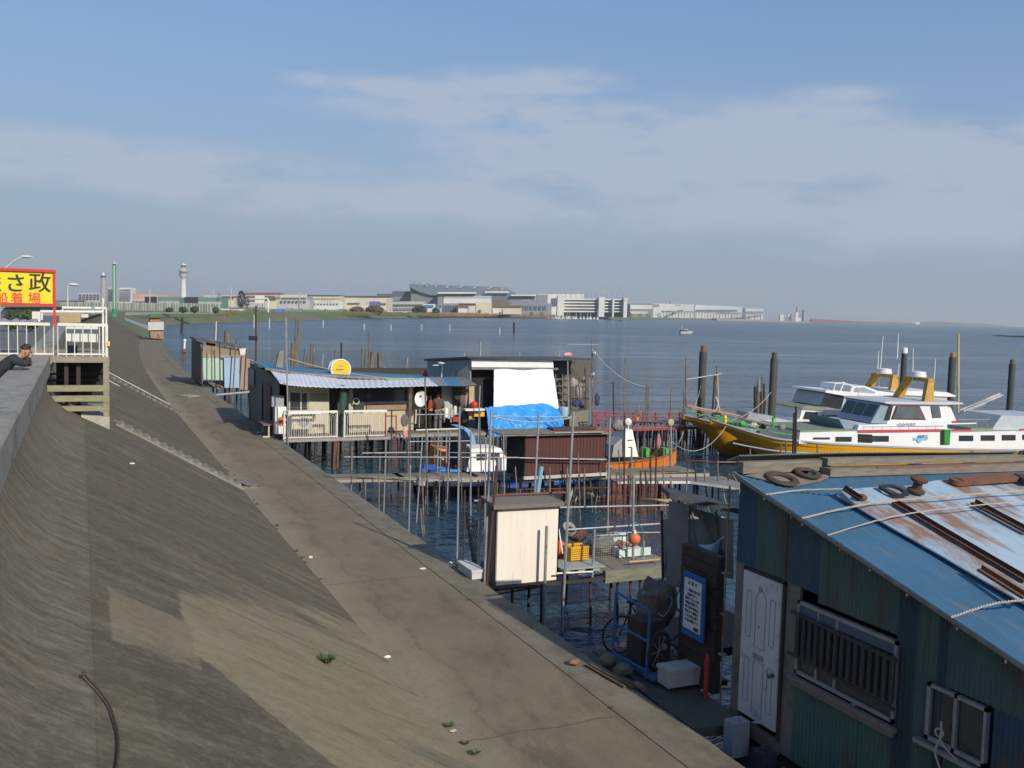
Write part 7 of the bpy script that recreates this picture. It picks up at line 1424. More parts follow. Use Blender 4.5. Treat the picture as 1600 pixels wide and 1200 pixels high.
for i, (u, v) in enumerate([(1160, 662), (1178, 664), (1192, 667), (1222, 668)]): lump(BP(u, v, -.8), .16, (1.1, .8, .8), 70+i, .35, 12).build('deck_gear', [LG, ROPEM, BLACK, GREEND][i], b2)
# small motor boat out in the bay
p = PZ(1073, 522, 0)
mb_ = thing('motor_boat', p, 'small grey and white motor boat moored alone out in the bay', 'boat')
Fm = boat_frame(p+Vector((2.6, 0, 0)), R(168)); Fm0 = Fm
make_hull(Fm, [(0, .03, 1.2, .02, .4), (1.2, .7, 1.0, .4, -.1), (3.5, .9, .9, .75, -.3), (5.2, .85, .95, .7, -.2)], mat('pale_grey_hull', (.4, .44, .44), (.34, .37, .37)), BW2, BW2, mb_, .2, .15)
g = MB(); P_ = [Fm(1.9, -.6, .8), Fm(3.6, -.6, .8), Fm(1.9, .6, .8), Fm(3.6, .6, .8), Fm(2.3, -.5, 1.7), Fm(3.4, -.5, 1.7), Fm(2.3, .5, 1.7), Fm(3.4, .5, 1.7)]; g.hexa(P_); cb = g.build('cabin', mat('dark_boat_glass', (.05, .06, .07), (.08, .09, .1)), mb_); g = MB(); P_ = [Fm(2.1, -.65, 1.7), Fm(3.7, -.65, 1.7), Fm(2.1, .65, 1.7), Fm(3.7, .65, 1.7)]; g.hexa(P_+[q_+Vector((0, 0, .15)) for q_ in P_]); g.build('roof', BW2, cb)
g = MB(); g.tube([Fm(4.5, 0, .9), Fm(4.5, 0, 3.3)], .06, 6); g.hexa([Fm(4.2, -.1, 2.0), Fm(4.8, -.1, 2.0), Fm(4.2, .1, 2.0), Fm(4.8, .1, 2.0), Fm(4.35, -.1, 3.1), Fm(4.65, -.1, 3.1), Fm(4.35, .1, 3.1), Fm(4.65, .1, 3.1)]); g.build('mast', GREYP, mb_)
g = MB(); P_ = [Fm(4.4, -.3, .9), Fm(5.1, -.3, .9), Fm(4.4, .3, .9), Fm(5.1, .3, .9)]; g.hexa(P_+[q_+Vector((0, 0, .75)) for q_ in P_]); g.build('engine_cover', BLACK, mb_)
# ================================================================== RAILED PLATFORM OVER THE SEA WALL
YP = 27.5
pf = thing('viewing_platform', (-1, 29, 3.4), 'railed platform across the sea wall top with slatted side and white railing', 'platform')
PFM = mat('platform_concrete', (.3, .27, .2), (.22, .2, .15), ns=3, bump=.4, c3=(.14, .12, .08), c3at=.6, c3s=2)
zt = PY(120, 557, YP).z; xr = PY(171, 560, YP).x
g = MB(); g.box(-.69, xr, YP, YP+4, zt-.16, zt); g.box(-14, -1.35, YP+.2, YP+4, 4.22, zt); g.build('deck_slab', PFM, pf)
g = MB(); g.box(-6, -.69, YP-.02, YP+.2, zt-.2, zt+.01); g.build('edge_beam', PFM, pf)
for k_, (v0, v1, ul) in enumerate([(602, 612, 77), (618, 628, 80), (634, 643, 95)]):
 a = PY(ul, v1, YP); b_ = PY(171, v0, YP); g = MB(); g.box(a.x-.05, b_.x, YP, YP+.14, a.z, b_.z); g.build('side_slat', mat('olive_timber_slat', (.3, .28, .18), (.2, .19, .12), sc=(1, 6, 6), ns=3), pf)
for v in (586, 596): a = PY(80, v, YP+1.2); b_ = PY(168, v-3, YP+1.2); g = MB(); g.box(a.x-.2, b_.x, YP+1.2, YP+1.3, a.z, b_.z); g.build('inner_beam', DARKWOOD, pf)
g = MB(); g.hexa([(.0, YP, 3.3), (xr, YP, 3.05), (.0, YP+3.4, 3.3), (xr, YP+3.4, 3.05), (.0, YP, 3.78), (xr, YP, 3.72), (.0, YP+3.4, 3.8), (xr, YP+3.4, 3.74)]); g.build('footing', mat('white_stained_footing', (.42, .4, .34), (.22, .2, .15), ns=3, c3=(.16, .14, .09), c3at=.55), pf)
for x in (xr-.08, xr-.75, -.35):
 g = MB(); g.box(x-.05, x+.05, YP+.2, YP+.3, 3.6, zt-.16); g.build('column', mat('dark_red_column', (.06, .03, .03), (.04, .025, .025)), pf)
for x in (xr-.08,): g = MB(); g.box(x-.07, x+.07, YP+.01, YP+.12, 3.7, zt-.16); g.build('column', PFM, pf)
g = MB(); g.box(-.65, xr-.1, YP+3.0, YP+3.1, 3.9, zt-.16); g.build('dark_backing', DARK, pf)
# front railing
zr = PY(100, 507, YP).z;
RW = mat('railing_white', (.7, .69, .63), (.58, .57, .5), ns=4, rough=.5, c3=(.36, .25, .15), c3at=.7, c3s=5)
for (ua, ub, lb) in ((-60, 83, 'left white railing on the platform, behind the man'), (90, 168, 'right white railing on the platform with a white board behind')):
 rl = thing('platform_railing', PY((ua+ub)/2, 556, YP), lb, 'railing'); a = PY(ua, 507, YP); b_ = PY(ub, 507, YP)
 g = MB(); g.bar((a.x, YP+.05, zr), (b_.x, YP+.05, zr), .08, .075); g.build('top_rail', RW, rl)
 g = MB(); g.bar((a.x, YP+.05, zt+.06), (b_.x, YP+.05, zt+.06), .04, .04); g.build('bottom_rail', RW, rl)
 n_ = int((b_.x-a.x)/.195)
 for i in range(n_+1): x = a.x+(b_.x-a.x)*i/n_; g = MB(); g.tube([(x, YP+.05, zt), (x, YP+.05, zr)], .014, 5, False); g.build('baluster', RW, rl)
for u in (161, 166): g = MB(); a = PY(u, 556, YP); g.box(a.x-.02, a.x+.03, YP-.0, YP+.08, zt, zr+.05+.12*(u == 161)); g.build('corner_post', RW, pf)
br_ = thing('back_railing', PY(120, 500, 33), 'higher white railing at the back of the platform', 'railing')
for (u0, v0, u1, v1) in [(63, 487, 162, 487.5), (97, 481, 166, 482)]: rail(u0, v0, u1, v1, 33 if u0 == 63 else 36, .05, RW, br_)
for (u, v0, v1, Y) in [(65, 500, 487, 33), (161, 506, 466, 33), (166, 506, 481, 36), (98, 490, 481, 36)]: pole(u, v0, u, v1, Y, .035, RW, name='post', parent=br_, z0=None)
g = MB(); g.slab([PY(u, v, YP+.35) for u, v in [(103, 510), (153, 510), (153, 535), (103, 533)]], .03, (0, -1, 0)); g.build('white_board', mat('off_white_board', (.66, .68, .6), (.58, .6, .52), ns=1.5), label='off white board fixed behind the right platform railing', cat='board')
g = MB(); g.slab([PY(u, v, 31.5) for u, v in [(93, 489), (126, 489), (126, 504), (93, 505)]], .05, (0, -1, 0)); g.build('boarded_screen', mat('tan_timber_panel', (.42, .3, .17), (.34, .24, .13), sc=(9, 1, .6), ns=2), label='tan boarded timber panel behind the platform railing', cat='board')
for k_, (u0, u1, v0, v1, m_, lb, nm, Y) in enumerate([(127, 138, 491, 496, WHITED, 'white seat edge right of the tan timber panel', 'seat', 34), (143, 148, 480, 491, mat('grey_blue_cloth', (.3, .33, .42), (.22, .25, .33)), 'pale blue cloth on the platform back rail', 'cloth', 35), (106, 121, 540, 556, mat('dark_teal_bin', (.05, .08, .09), (.04, .06, .07)), 'dark teal leaning sheet behind the white balusters', 'sheet', 28.6), (50, 63, 487, 503, WHITED, 'pale cabinet left of the back railing', 'cabinet', 38), (0, 58, 497, 506, mat('grey_tarp', (.3, .3, .32), (.22, .22, .24), ns=3), 'grey covered pile behind the left platform railing', 'cover', 36)]):
 a = PY(u0, v1, Y); b_ = PY(u1, v0, Y); g = MB(); g.box(a.x, b_.x, Y, Y+.5, a.z, b_.z)
 if nm == 'cover':
  g = MB(); g.grid(lambda p, q: (a.x+(b_.x-a.x)*p, Y+q*1.6, a.z+(b_.z-a.z)*math.sin(math.pi*min(1, q*1.2+.15))*(.7+.4*mnoise.noise(Vector((p*6, q*3, 0))))), 30, 10, True, .03)
 g.build(nm, m_, label=lb, cat=nm)
for i in range(4):
 g = MB(); a = PY(138, 500, 34); g.box(-.2, .35, 30+i*.5, 30.3+i*.5, zt+.05+.2*i, zt+.09+.2*i); g.build('step_board', WOODG, pf)
g = MB(); c = PY(169, 537, YP); g.box(c.x-.02, c.x+.04, YP-.06, YP+.02, c.z-.06, c.z+.06); g.build('yellow_tag', YEL, pf)
# sign on a red post
sn = thing('sign', PY(40, 510, YP-.3), 'big yellow sign with black and red Japanese lettering in a red frame', 'sign')
Ys = YP-.35
a = PY(86, 422, Ys); bl = PY(86, 479, Ys); xl = PY(-120, 425, Ys).x; z1 = a.z; z0_ = bl.z
SR = mat('sign_red', (.62, .035, .03), (.52, .03, .03), ns=3, rough=.45); SY = mat('sign_yellow', (.74, .62, .02), (.64, .53, .02), ns=1.5, rough=.6, c3=(.5, .42, .05), c3at=.62, c3s=2)
g = MB(); g.box(xl, a.x-.03, Ys, Ys+.03, z0_+.04, z1-.04); g.build('panel', SY, sn)
g = MB(); g.bar((xl, Ys-.01, z1-.03), (a.x+.02, Ys-.01, z1-.03), .1, .07); g.bar((xl, Ys-.01, z0_+.04), (a.x, Ys-.01, z0_+.04), .08, .06); g.build('frame', SR, sn)
g = MB(); g.box(a.x-.05, a.x+.01, Ys-.04, Ys+.04, z0_-.52, z1-.06); g.build('post', SR, sn)
BK = mat('brush_black', (.03, .028, .025), (.045, .04, .035)); RD = mat('brush_red', (.7, .07, .06), (.6, .06, .05))
for ch, u, v, s_ in (('政', 62, 444, .52), ('さ', 24, 444.5, .50), ('ま', -12, 446, .5)):
 p = PY(u, v, Ys-.006); text_mesh(ch, s_, 'lettering', BK, sn, p, (1, 0, 0), (0, 0, 1), .006); text_mesh(ch, s_, 'lettering', BK, sn, p+Vector((.014, 0, .006)), (1, 0, 0), (0, 0, 1), .005)
for ch, u in (('場', 53.5), ('着', 26.5), ('船', 2), ('り', -26)):
 p = PY(u, 467, Ys-.006); text_mesh(ch, .3, 'lettering', RD, sn, p, (1, 0, 0), (0, 0, 1), .006); text_mesh(ch, .3, 'lettering', RD, sn, p+Vector((.009, 0, .003)), (1, 0, 0), (0, 0, 1), .005)
# street lamps and the tall green mast
def lamp(ub, vb, ut, vt, ue, ve, Y, lb, r_=.07):
 o = thing('street_lamp', PY(ub, vb, Y), lb, 'street lamp'); g = MB(); pts = [PY(ub, vb, Y), PY(ub, vt, Y)]+[PY(ub+(ue-ub)*t_, vt+(ve-vt)*math.sin(t_*math.pi/2), Y) for t_ in (.3, .6, .9)]
 g.tube(pts, [r_, r_*.8]+[r_*.5]*3, 6); g.build('pole', mat('pale_lamp_pole', (.42, .45, .43), (.35, .38, .36)), o)
 e = PY(ue, ve, Y); g = MB(); g.ball(e, r_*2.2, 10, (2.4, 1, .6)); g.build('lamp_head', WHITED, o)
lamp(-40, 560, -10, 470, 42, 401, 46, 'curved street lamp rising above the left end of the yellow sign') if False else None
o = thing('street_lamp', PY(-2, 505, 60), 'street lamp arm curving above the yellow sign', 'street lamp'); g = MB(); g.tube([PY(-2, 505, 60), PY(-2, 436, 60), PY(4, 424, 60), PY(14, 414, 60), PY(28, 404, 60), PY(40, 401, 60)], [.1, .08, .07, .06, .06, .05], 6); g.build('pole', mat('pale_lamp_pole', (.42, .45, .43), (.35, .38, .36)), o); g = MB(); g.ball(PY(41, 401, 60), .13, 10, (2.6, 1, .6)); g.build('lamp_head', WHITED, o)
o = thing('street_lamp', PY(105.5, 482, 120), 'straight street lamp right of the yellow sign', 'street lamp'); g = MB(); g.tube([PY(105.5, 484, 120), PY(105.5, 448, 120)], .15, 6); g.tube([PY(105.5, 449, 120), PY(112, 445, 120)], .08, 5); g.build('pole', mat('pale_lamp_pole', (.42, .45, .43)), o); g = MB(); g.ball(PY(114.5, 444.5, 120), .28, 10, (2.2, 1, .6)); g.build('lamp_head', WHITED, o)
# ================================================================== PEOPLE
SKIN = mat('skin', (.42, .22, .14), (.36, .18, .11), ns=5, rough=.6)
def skin_fig(name, joints, edges, m_, parent=None, root=0, sub=2, **tg):
 """joints: (x, y, z, rx, ry)"""
 off = _loc[parent.name] if parent else Vector(joints[root][:3]); off = Vector(off)
 me = bpy.data.meshes.new(name); me.from_pydata([tuple(Vector(j[:3])-off) for j in joints], edges, []); o = bpy.data.objects.new(name, me); COL.objects.link(o)
 md = o.modifiers.new('skin', 'SKIN'); md.use_smooth_shade = True
 for i, j in enumerate(joints): me.skin_vertices[0].data[i].radius = (j[3], j[4]); me.skin_vertices[0].data[i].use_root = (i == root)
 s_ = o.modifiers.new('sub', 'SUBSURF'); s_.levels = sub; s_.render_levels = sub
 bpy.context.view_layer.update(); me2 = bpy.data.meshes.new_from_object(o.evaluated_get(bpy.context.evaluated_depsgraph_get())); o.modifiers.clear(); o.data = me2; bpy.data.meshes.remove(me)
 me2.materials.clear(); me2.materials.append(m_)
 for p in me2.polygons: p.use_smooth = True; p.material_index = 0
 if parent: o.parent = parent
 else: o.location = off
 _loc[o.name] = off; return tag(o, **tg)
def person(foot, yaw, pose, lb, jacket, trousers, hairc, s=1.0, shoe=(.03, .03, .03)):
 """pose: dict of joints in body space (x right, y forward, z up)"""
 foot = Vector(foot); M_ = Matrix.Rotation(yaw, 3, 'Z')
 J = lambda x, y, z: foot+M_ @ Vector((x*s, y*s, z*s))
 P = pose; ks = list(P.keys()); idx = {k: i for i, k in enumerate(ks)}
 rad = dict(pelvis=(.15, .11), belly=(.14, .105), chest=(.16, .115), neck=(.055, .055), head0=(.075, .085), head1=(.09, .1), head2=(.07, .08), shL=(.07, .07), shR=(.07, .07), elL=(.045, .045), elR=(.045, .045), wrL=(.03, .032), wrR=(.03, .032), haL=(.04, .022), haR=(.04, .022),
   hipL=(.09, .09), hipR=(.09, .09), knL=(.06, .06), knR=(.06, .06), anL=(.042, .042), anR=(.042, .042), toL=(.04, .03), toR=(.04, .03))
 ed = [('pelvis', 'belly'), ('belly', 'chest'), ('chest', 'neck'), ('neck', 'head0'), ('head0', 'head1'), ('head1', 'head2'), ('chest', 'shL'), ('chest', 'shR'), ('shL', 'elL'), ('elL', 'wrL'), ('wrL', 'haL'), ('shR', 'elR'), ('elR', 'wrR'), ('wrR', 'haR'), ('pelvis', 'hipL'), ('hipL', 'knL'), ('knL', 'anL'), ('anL', 'toL'), ('pelvis', 'hipR'), ('hipR', 'knR'), ('knR', 'anR'), ('anR', 'toR')]
 js = [(*J(*P[k]), rad[k][0]*s, rad[k][1]*s) for k in ks]; es = [(idx[a_], idx[b_]) for a_, b_ in ed]
 for side in ('L', 'R'):   # five fingers rooted in the hand
  h_ = Vector(P['ha'+side]); wr_ = Vector(P['wr'+side]); d_ = (h_-wr_).normalized(); sd = d_.cross(Vector((0, 0, 1))).normalized()
  for f_ in range(5):
   base = h_+sd*(-.03+.015*f_) if f_ < 4 else h_-d_*.03+sd*.035; tip = base+(d_*(.055+.01*(f_ in (1, 2))) if f_ < 4 else d_*.03+sd*.03)+Vector((0, 0, -.012))
   mid = base.lerp(tip, .5)+Vector((0, 0, .006)); b0 = len(js); js += [(*J(*mid), .009*s, .009*s), (*J(*tip), .0075*s, .0075*s)]; es += [(idx['ha'+side], b0), (b0, b0+1)]
 body = skin_fig('person', js, es, SKIN, None, idx['pelvis'], 1, label=lb, cat='person')
 up_ = 1.22
 jk = ['pelvis', 'belly', 'chest', 'neck', 'shL', 'elL', 'wrL', 'shR', 'elR', 'wrR']; ji = {k: i for i, k in enumerate(jk)}
 rr = lambda k, f_: (*J(*P[k]), rad[k][0]*f_*s, rad[k][1]*f_*s)
 fj = dict(pelvis=1.12, belly=1.28, chest=1.25, neck=1.2, shL=1.35, elL=1.7, wrL=1.85, shR=1.4, elR=1.7, wrR=1.85)
 skin_fig('jacket', [rr(k, fj[k]) for k in jk], [(ji[a_], ji[b_]) for a_, b_ in ed if a_ in ji and b_ in ji], jacket, body, 0, 2)
 tk = ['pelvis', 'hipL', 'knL', 'anL', 'hipR', 'knR', 'anR']; ti = {k: i for i, k in enumerate(tk)}; ft = dict(pelvis=1.12, hipL=1.2, knL=1.35, anL=1.6, hipR=1.2, knR=1.35, anR=1.6)
 skin_fig('trousers', [rr(k, ft[k]) for k in tk], [(ti[a_], ti[b_]) for a_, b_ in ed if a_ in ti and b_ in ti], trousers, body, 0, 2)
 # hair, ears, nose, eyes, shoes
 h1 = J(*P['head1']); h2 = J(*P['head2']); h0 = J(*P['head0']); ax = (h2-h0).normalized(); fwd = M_ @ Vector((0, 1, 0)); fwd = (fwd-ax*fwd.dot(ax)).normalized(); sd = ax.cross(fwd)
 g = MB(); g.ball((0, 0, 0), 1, 16);
 for i, p in enumerate(g.v):
  q = p.copy(); r_ = .97+.16*mnoise.noise(p*5+Vector((s, 0, 0)))
  if q.y > .35 and q.z < .45: r_ *= .72
  if q.z < -.35: r_ *= .7
  g.v[i] = h1+ax*.045*s+(sd*q.x*.088+fwd*(q.y*.105-.012)+ax*q.z*.105)*r_*s
 g.build('hair', hairc, body)
 g = MB(); c_ = h1+fwd*.098*s-ax*.005*s; g.hexa([c_-sd*.012*s-ax*.03*s, c_+sd*.012*s-ax*.03*s, c_-sd*.012*s-ax*.03*s+fwd*.022*s, c_+sd*.012*s-ax*.03*s+fwd*.022*s, c_-sd*.006*s+ax*.02*s, c_+sd*.006*s+ax*.02*s, c_-sd*.006*s+ax*.02*s+fwd*.006*s, c_+sd*.006*s+ax*.02*s+fwd*.006*s]); g.build('nose', SKIN, body)
 for sg_ in (-1, 1):
  g = MB(); g.ball(h1+sd*sg_*.09*s-ax*.005*s-fwd*.005*s, .028*s, 8, (.5, .8, 1.1)); g.build('ear', SKIN, body); g = MB(); g.ball(h1+sd*sg_*.034*s+fwd*.088*s+ax*.012*s, .012*s, 8); g.build('eye', BLACK, body)
 g = MB(); g.bar(h1+fwd*.092*s-ax*.055*s-sd*.022*s, h1+fwd*.092*s-ax*.055*s+sd*.022*s, .01*s, .008*s); g.build('mouth', mat('lips', (.3, .1, .08), (.26, .09, .07)), body)
 for side in ('L', 'R'):
  a_ = J(*P['an'+side]); t_ = J(*P['to'+side]); g = MB(); g.ball((0, 0, 0), 1, 12); d_ = (t_-a_); d_.z = 0; d_.normalize(); x_ = d_.cross(Vector((0, 0, 1))); cc = a_.lerp(t_, .5); cc.z = min(a_.z, t_.z)+.0
  for i, p in enumerate(g.v): g.v[i] = Vector((cc.x, cc.y, foot.z+.045*s))+d_*p.y*.15*s+x_*p.x*.05*s+Vector((0, 0, p.z*.045*s*(1.2 if p.y < 0 else .9)))
  g.build('shoe', mat('black_shoe', shoe, shoe), body)
 return body
stand = dict(pelvis=(0, 0, .95), belly=(0, .0, 1.1), chest=(0, -.02, 1.32), neck=(0, -.01, 1.5), head0=(0, .02, 1.57), head1=(0, .03, 1.65), head2=(0, .02, 1.74), shL=(-.18, -.02, 1.41), elL=(-.25, .02, 1.12), wrL=(-.14, .22, 1.05), haL=(-.09, .3, 1.06), shR=(.18, -.02, 1.41), elR=(.25, .02, 1.12), wrR=(.14, .22, 1.05), haR=(.09, .3, 1.06),
   hipL=(-.09, 0, .9), knL=(-.11, .02, .5), anL=(-.11, -.02, .09), toL=(-.12, .12, .05), hipR=(.09, 0, .9), knR=(.11, .02, .5), anR=(.11, -.02, .09), toR=(.12, .12, .05))
lean = dict(pelvis=(0, -.42, .92), belly=(0, -.32, 1.05), chest=(0, -.12, 1.22), neck=(0, .05, 1.34), head0=(0, .11, 1.38), head1=(0, .15, 1.43), head2=(0, .14, 1.52), shL=(-.18, -.06, 1.30), elL=(-.2, .14, 1.21), wrL=(.02, .22, 1.22), haL=(.09, .2, 1.23), shR=(.18, -.06, 1.30), elR=(.16, .16, 1.21), wrR=(.06, .2, 1.33), haR=(.02, .24, 1.38),
   hipL=(-.09, -.42, .88), knL=(-.1, -.36, .48), anL=(-.1, -.48, .09), toL=(-.1, -.34, .05), hipR=(.09, -.42, .88), knR=(.12, -.3, .48), anR=(.12, -.38, .09), toR=(.12, -.24, .05))
HAIRB = mat('black_hair', (.02, .018, .017), (.035, .03, .028), ns=20, rough=.7)
YM = 21.3
hp = PY(37, 548, YM)
person((hp.x-.12, YM, 4.2), R(-90), lean, 'man in a dark jacket leaning with folded arms on the sea wall parapet', mat('dark_navy_jacket', (.022, .026, .03), (.035, .038, .042), ns=5, rough=.9), mat('dark_trousers', (.02, .022, .03), (.03, .032, .04)), HAIRB, 1.08)
g = MB(); g.box(-1.95, -1.5, YM-.6, YM-.2, 5.0, 5.25); g.build('white_bag', WHITE, label='small white bag behind the leaning man', cat='bag')
pz = 1.31
p = PY(684, 662, 40.75); person((p.x, 40.75, pz), R(-15), stand, 'person in a bulky brown jacket seen from behind on the stilt house deck', mat('brown_puffy_jacket', (.12, .085, .06), (.08, .058, .042), ns=9, rough=.95, bump=.6, bs=20), mat('grey_trousers', (.16, .15, .16), (.11, .105, .11)), HAIRB, 1.0)
p = PY(672, 662, 40.95); person((p.x, 40.95, pz), R(60), stand, 'person in a red top and dark trousers half hidden beside the brown jacket', mat('red_top', (.42, .05, .03), (.32, .04, .025), ns=5), mat('black_trousers', (.02, .02, .022), (.03, .03, .032)), HAIRB, .95)
# ================================================================== THINGS ON THE SLOPE AND PROMENADE
def slz(x):
 for i in range(len(PROF)-1):
  if PROF[i][0] <= x <= PROF[i+1][0]: t_ = (x-PROF[i][0])/(PROF[i+1][0]-PROF[i][0]); return PROF[i][1]*(1-t_)+PROF[i+1][1]*t_
 return ZQ
SLN = Vector((.5, 0, .866)).normalized(); SLP = Vector((2, 0, slz(2)))
NS = Vector((.58, 0, 1)).normalized()
def SL(u, v, l=0): p = PP(u, v, Vector((2.0, 0, slz(2.0)))+NS*l, NS); return p
st_ = thing('concrete_steps', (2.6, 30, 2.2), 'worn flight of small concrete steps running down the sea wall slope', 'steps')
for i in range(17):
 x = .95+i*.235; z = slz(x)
 g = MB(); q = rnd.uniform(-.03, .03); g.hexa([Vector(c_) for c_ in [(x-.02, 29.7+q, z-.15), (x+.2, 29.7, z-.25), (x-.02, 30.45, z-.15), (x+.2, 30.45+q, z-.25), (x-.02, 29.7+q, z+.045), (x+.2, 29.7, z+.04), (x-.02, 30.45, z+.045), (x+.2, 30.45+q, z+.04)]]); g.build('step', mat('pale_worn_step', (.25, .228, .175), (.15, .138, .105), ns=5, bump=.5), st_)
for y in (29.6, 30.55):
 g = MB(); g.hexa([(0.9, y-.06, slz(.9)-.1), (4.5, y-.06, 1.1), (.9, y+.06, slz(.9)-.1), (4.5, y+.06, 1.1), (.9, y-.06, slz(.9)+.04), (4.5, y-.06, 1.24), (.9, y+.06, slz(.9)+.04), (4.5, y+.06, 1.24)]); g.build('side_kerb', CONC, st_)
# farther stairs, faint
s2 = thing('concrete_steps', (2.6, 52, 2.2), 'farther faint flight of steps with a pale rail line on the slope', 'steps')
for i in range(14):
 x = 1.1+i*.27; z = slz(x); g = MB(); g.box(x-.02, x+.2, 51.2, 52.0, z-.25, z+.03); g.build('step', mat('faint_step', (.19, .175, .135)), s2)
g = MB(); g.tube([(.3, 54.5, slz(.3)+.06), (4.3, 53.5, 1.4)], .022, 5); g.build('slope_pipe', WHITED, label='pale thin pipe lying down the slope beyond the platform', cat='pipe')
g = MB(); g.tube([(.4, 48, slz(.4)+.05), (1.6, 47.3, slz(1.6)+.05)], .022, 5); g.build('slope_pipe', WHITED, label='short pale stick on the slope just beyond the platform', cat='pipe')
# board at the foot of the steps
a = PZ(368, 747, 1.5); g = MB(); P_ = [PZ(366, 748, 1.42), PZ(383, 757, 1.30), PZ(408, 758, 1.24), PZ(392, 748, 1.3)]
g.slab(P_, .02, (0, 0, 1)); g.build('loose_sheet', mat('grey_brown_sheet', (.2, .165, .14), (.13, .11, .095), ns=5), label='flat grey brown sheet lying at the foot of the near steps', cat='sheet')
P_ = [PZ(277, 617, 1.25), PZ(295, 620, 1.25), PZ(312, 618, 1.3), PZ(300, 616, 1.3)]; g = MB(); g.slab(P_, .05, (0, 0, 1)); g.build('loose_board', mat('pale_board', (.34, .3, .24), (.26, .23, .18)), label='warped pale board lying on the promenade before the mint hut', cat='board')
# rusty cable on the slope
cp = [(129, 1050), (137, 1060), (147, 1070), (158, 1083), (170, 1100), (178, 1122), (184, 1145), (185, 1170), (182, 1200), (180, 1230)]
g = MB(); g.tube(catmull3([SL(u, v, .012) for u, v in cp], 5), .0095, 6); g.build('rusty_cable', mat('rusty_cable_brown', (.1, .055, .03), (.045, .03, .02), ns=40, bump=.8), label='curved rusty brown cable lying on the slope, bottom left', cat='cable')
g = MB(); g.ball(SL(131, 1053, .02), .018, 8); g.build('cable_knot', RUST, label='rusty knot at the upper end of the curved cable', cat='knot')
# weeds
WEED = mat('weed_leaf', (.07, .13, .035), (.10, .12, .05), ns=20, rough=.8)
def weed(c_, n, r_, h, lb, seed):
 q = random.Random(seed); g = MB()
 for i in range(n):
  a = q.uniform(0, 6.28); d = Vector((math.cos(a), math.sin(a), 0)); L_ = q.uniform(.5, 1)*r_; hh = q.uniform(.4, 1)*h; b0 = c_+d*q.uniform(0, r_*.3); t_ = b0+d*L_+Vector((0, 0, hh)); m_ = b0.lerp(t_, .55)+Vector((0, 0, hh*.35)); w_ = d.cross(Vector((0, 0, 1)))*q.uniform(.006, .014)
  g.quad(b0-w_*.5, b0+w_*.5, m_+w_, m_-w_); g.poly([m_-w_, m_+w_, t_])
 return g.build('weed', WEED, label=lb, cat='weed')
weed(SL(510, 1035), 90, .16, .1, 'dark green weed growing from the joint in the slope', 1)
weed(SL(503, 1030), 30, .08, .05, 'small tuft just left of the bigger weed on the slope', 7)
for k_, (u, v, n, r_, lb) in enumerate([(462, 862, 30, .1, 'small green weed in the joint at the toe of the slope, beside the pale patch'), (701, 1135, 50, .1, 'green weed in the toe joint near the lower edge of the picture'), (727, 1163, 30, .06, 'small tuft between two green weeds in the toe joint'), (742, 1178, 60, .09, 'bright green weed lowest in the toe joint'), (470, 905, 20, .06, 'tiny weed tuft farther up the toe joint')]):
 weed(PZ(u, v, ZQ+.003), n, r_, .05, lb, 20+k_)
q = random.Random(77)
for k_ in range(24):
 y = 9+q.random()**1.3*26; weed(Vector((4.47+q.uniform(-.03, .12) if k_ % 3 else 6.865, y, ZQ+.003)), q.randint(8, 26), q.uniform(.03, .08), q.uniform(.02, .05), ORDS[k_]+' of the tiny weed tufts scattered along the concrete joints', 100+k_)['group'] = 'tiny weed tufts along the concrete joints'
for k_, (u, v, s_, m_, lb) in enumerate([(605, 1027, .045, WHITE, 'crumpled white litter at the toe of the slope'), (660, 889, .06, WHITED, 'flat pale litter on the promenade below the net'), (705, 880, .07, WHITED, 'pale litter at the quay edge by the net'), (707, 1143, .04, ROPEM, 'small pale litter beside the toe weeds'), (485, 871, .05, WHITED, 'tiny pale stone in the toe joint'), (206, 725, .05, WHITED, 'tiny white litter high on the slope')]):
 c_ = PZ(u, v, ZQ+.01) if k_ != 5 else SL(u, v, .01); lump(c_+Vector((0, 0, .01)), s_, (1.2, .8, .45), 80+k_, .4, 12).build('litter', m_, label=lb, cat='litter')
# debris scattered along the toe of the slope: uncountable grit and dry leaves
g = MB(); q = random.Random(11)
for i in range(900):
 y = 8+q.random()**1.6*45; x = 4.5+abs(q.gauss(0, .22)); s_ = q.uniform(.006, .022); c_ = Vector((x, y, ZQ+.003)); a = q.uniform(0, 3.14); d = Vector((math.cos(a), math.sin(a), 0))*s_; e = Vector((-d.y, d.x, 0))*.6
 g.v += [c_-d, c_+e, c_+d, c_-e, c_+Vector((0, 0, s_*.7))]; b0 = len(g.v)-5; g.f += [(b0, b0+1, b0+4), (b0+1, b0+2, b0+4), (b0+2, b0+3, b0+4), (b0+3, b0, b0+4)]; g.sm += [False]*4
g.build('grit', mat('grit_and_leaves', (.12, .09, .06), (.2, .17, .13), ns=30), kind='stuff')
# iron spars down by the quay edge: thin planks beside the walkway foot
# ================================================================== AIRPORT AND TOWN ON THE FAR SHORE
FH = Vector((math.sin(YAW), math.cos(YAW), 0)); RH = Vector((math.cos(YAW), -math.sin(YAW), 0))
def fm(name, c, c2=None): return mat('far_'+name, c, c2 or tuple(x*.8 for x in c), ns=.06, rough=.8)
FW = fm('white', (.66, .65, .61)); FWD = fm('dull_white', (.46, .45, .43)); FG = fm('grey', (.23, .25, .27)); FGD = fm('dark_grey', (.10, .12, .14)); FGL = fm('window_glass', (.12, .17, .19)); FCR = fm('cream', (.62, .56, .42)); FOR = fm('orange_tan', (.55, .33, .2)); FGR = fm('green', (.13, .25, .19)); FRD = fm('hazed_red', (.3, .13, .11)); FBK = fm('black', (.03, .035, .035)); FBLU = fm('blue', (.08, .2, .5)); FBR = fm('brown', (.18, .12, .09))  # the red is paled, distance haze put into its colour
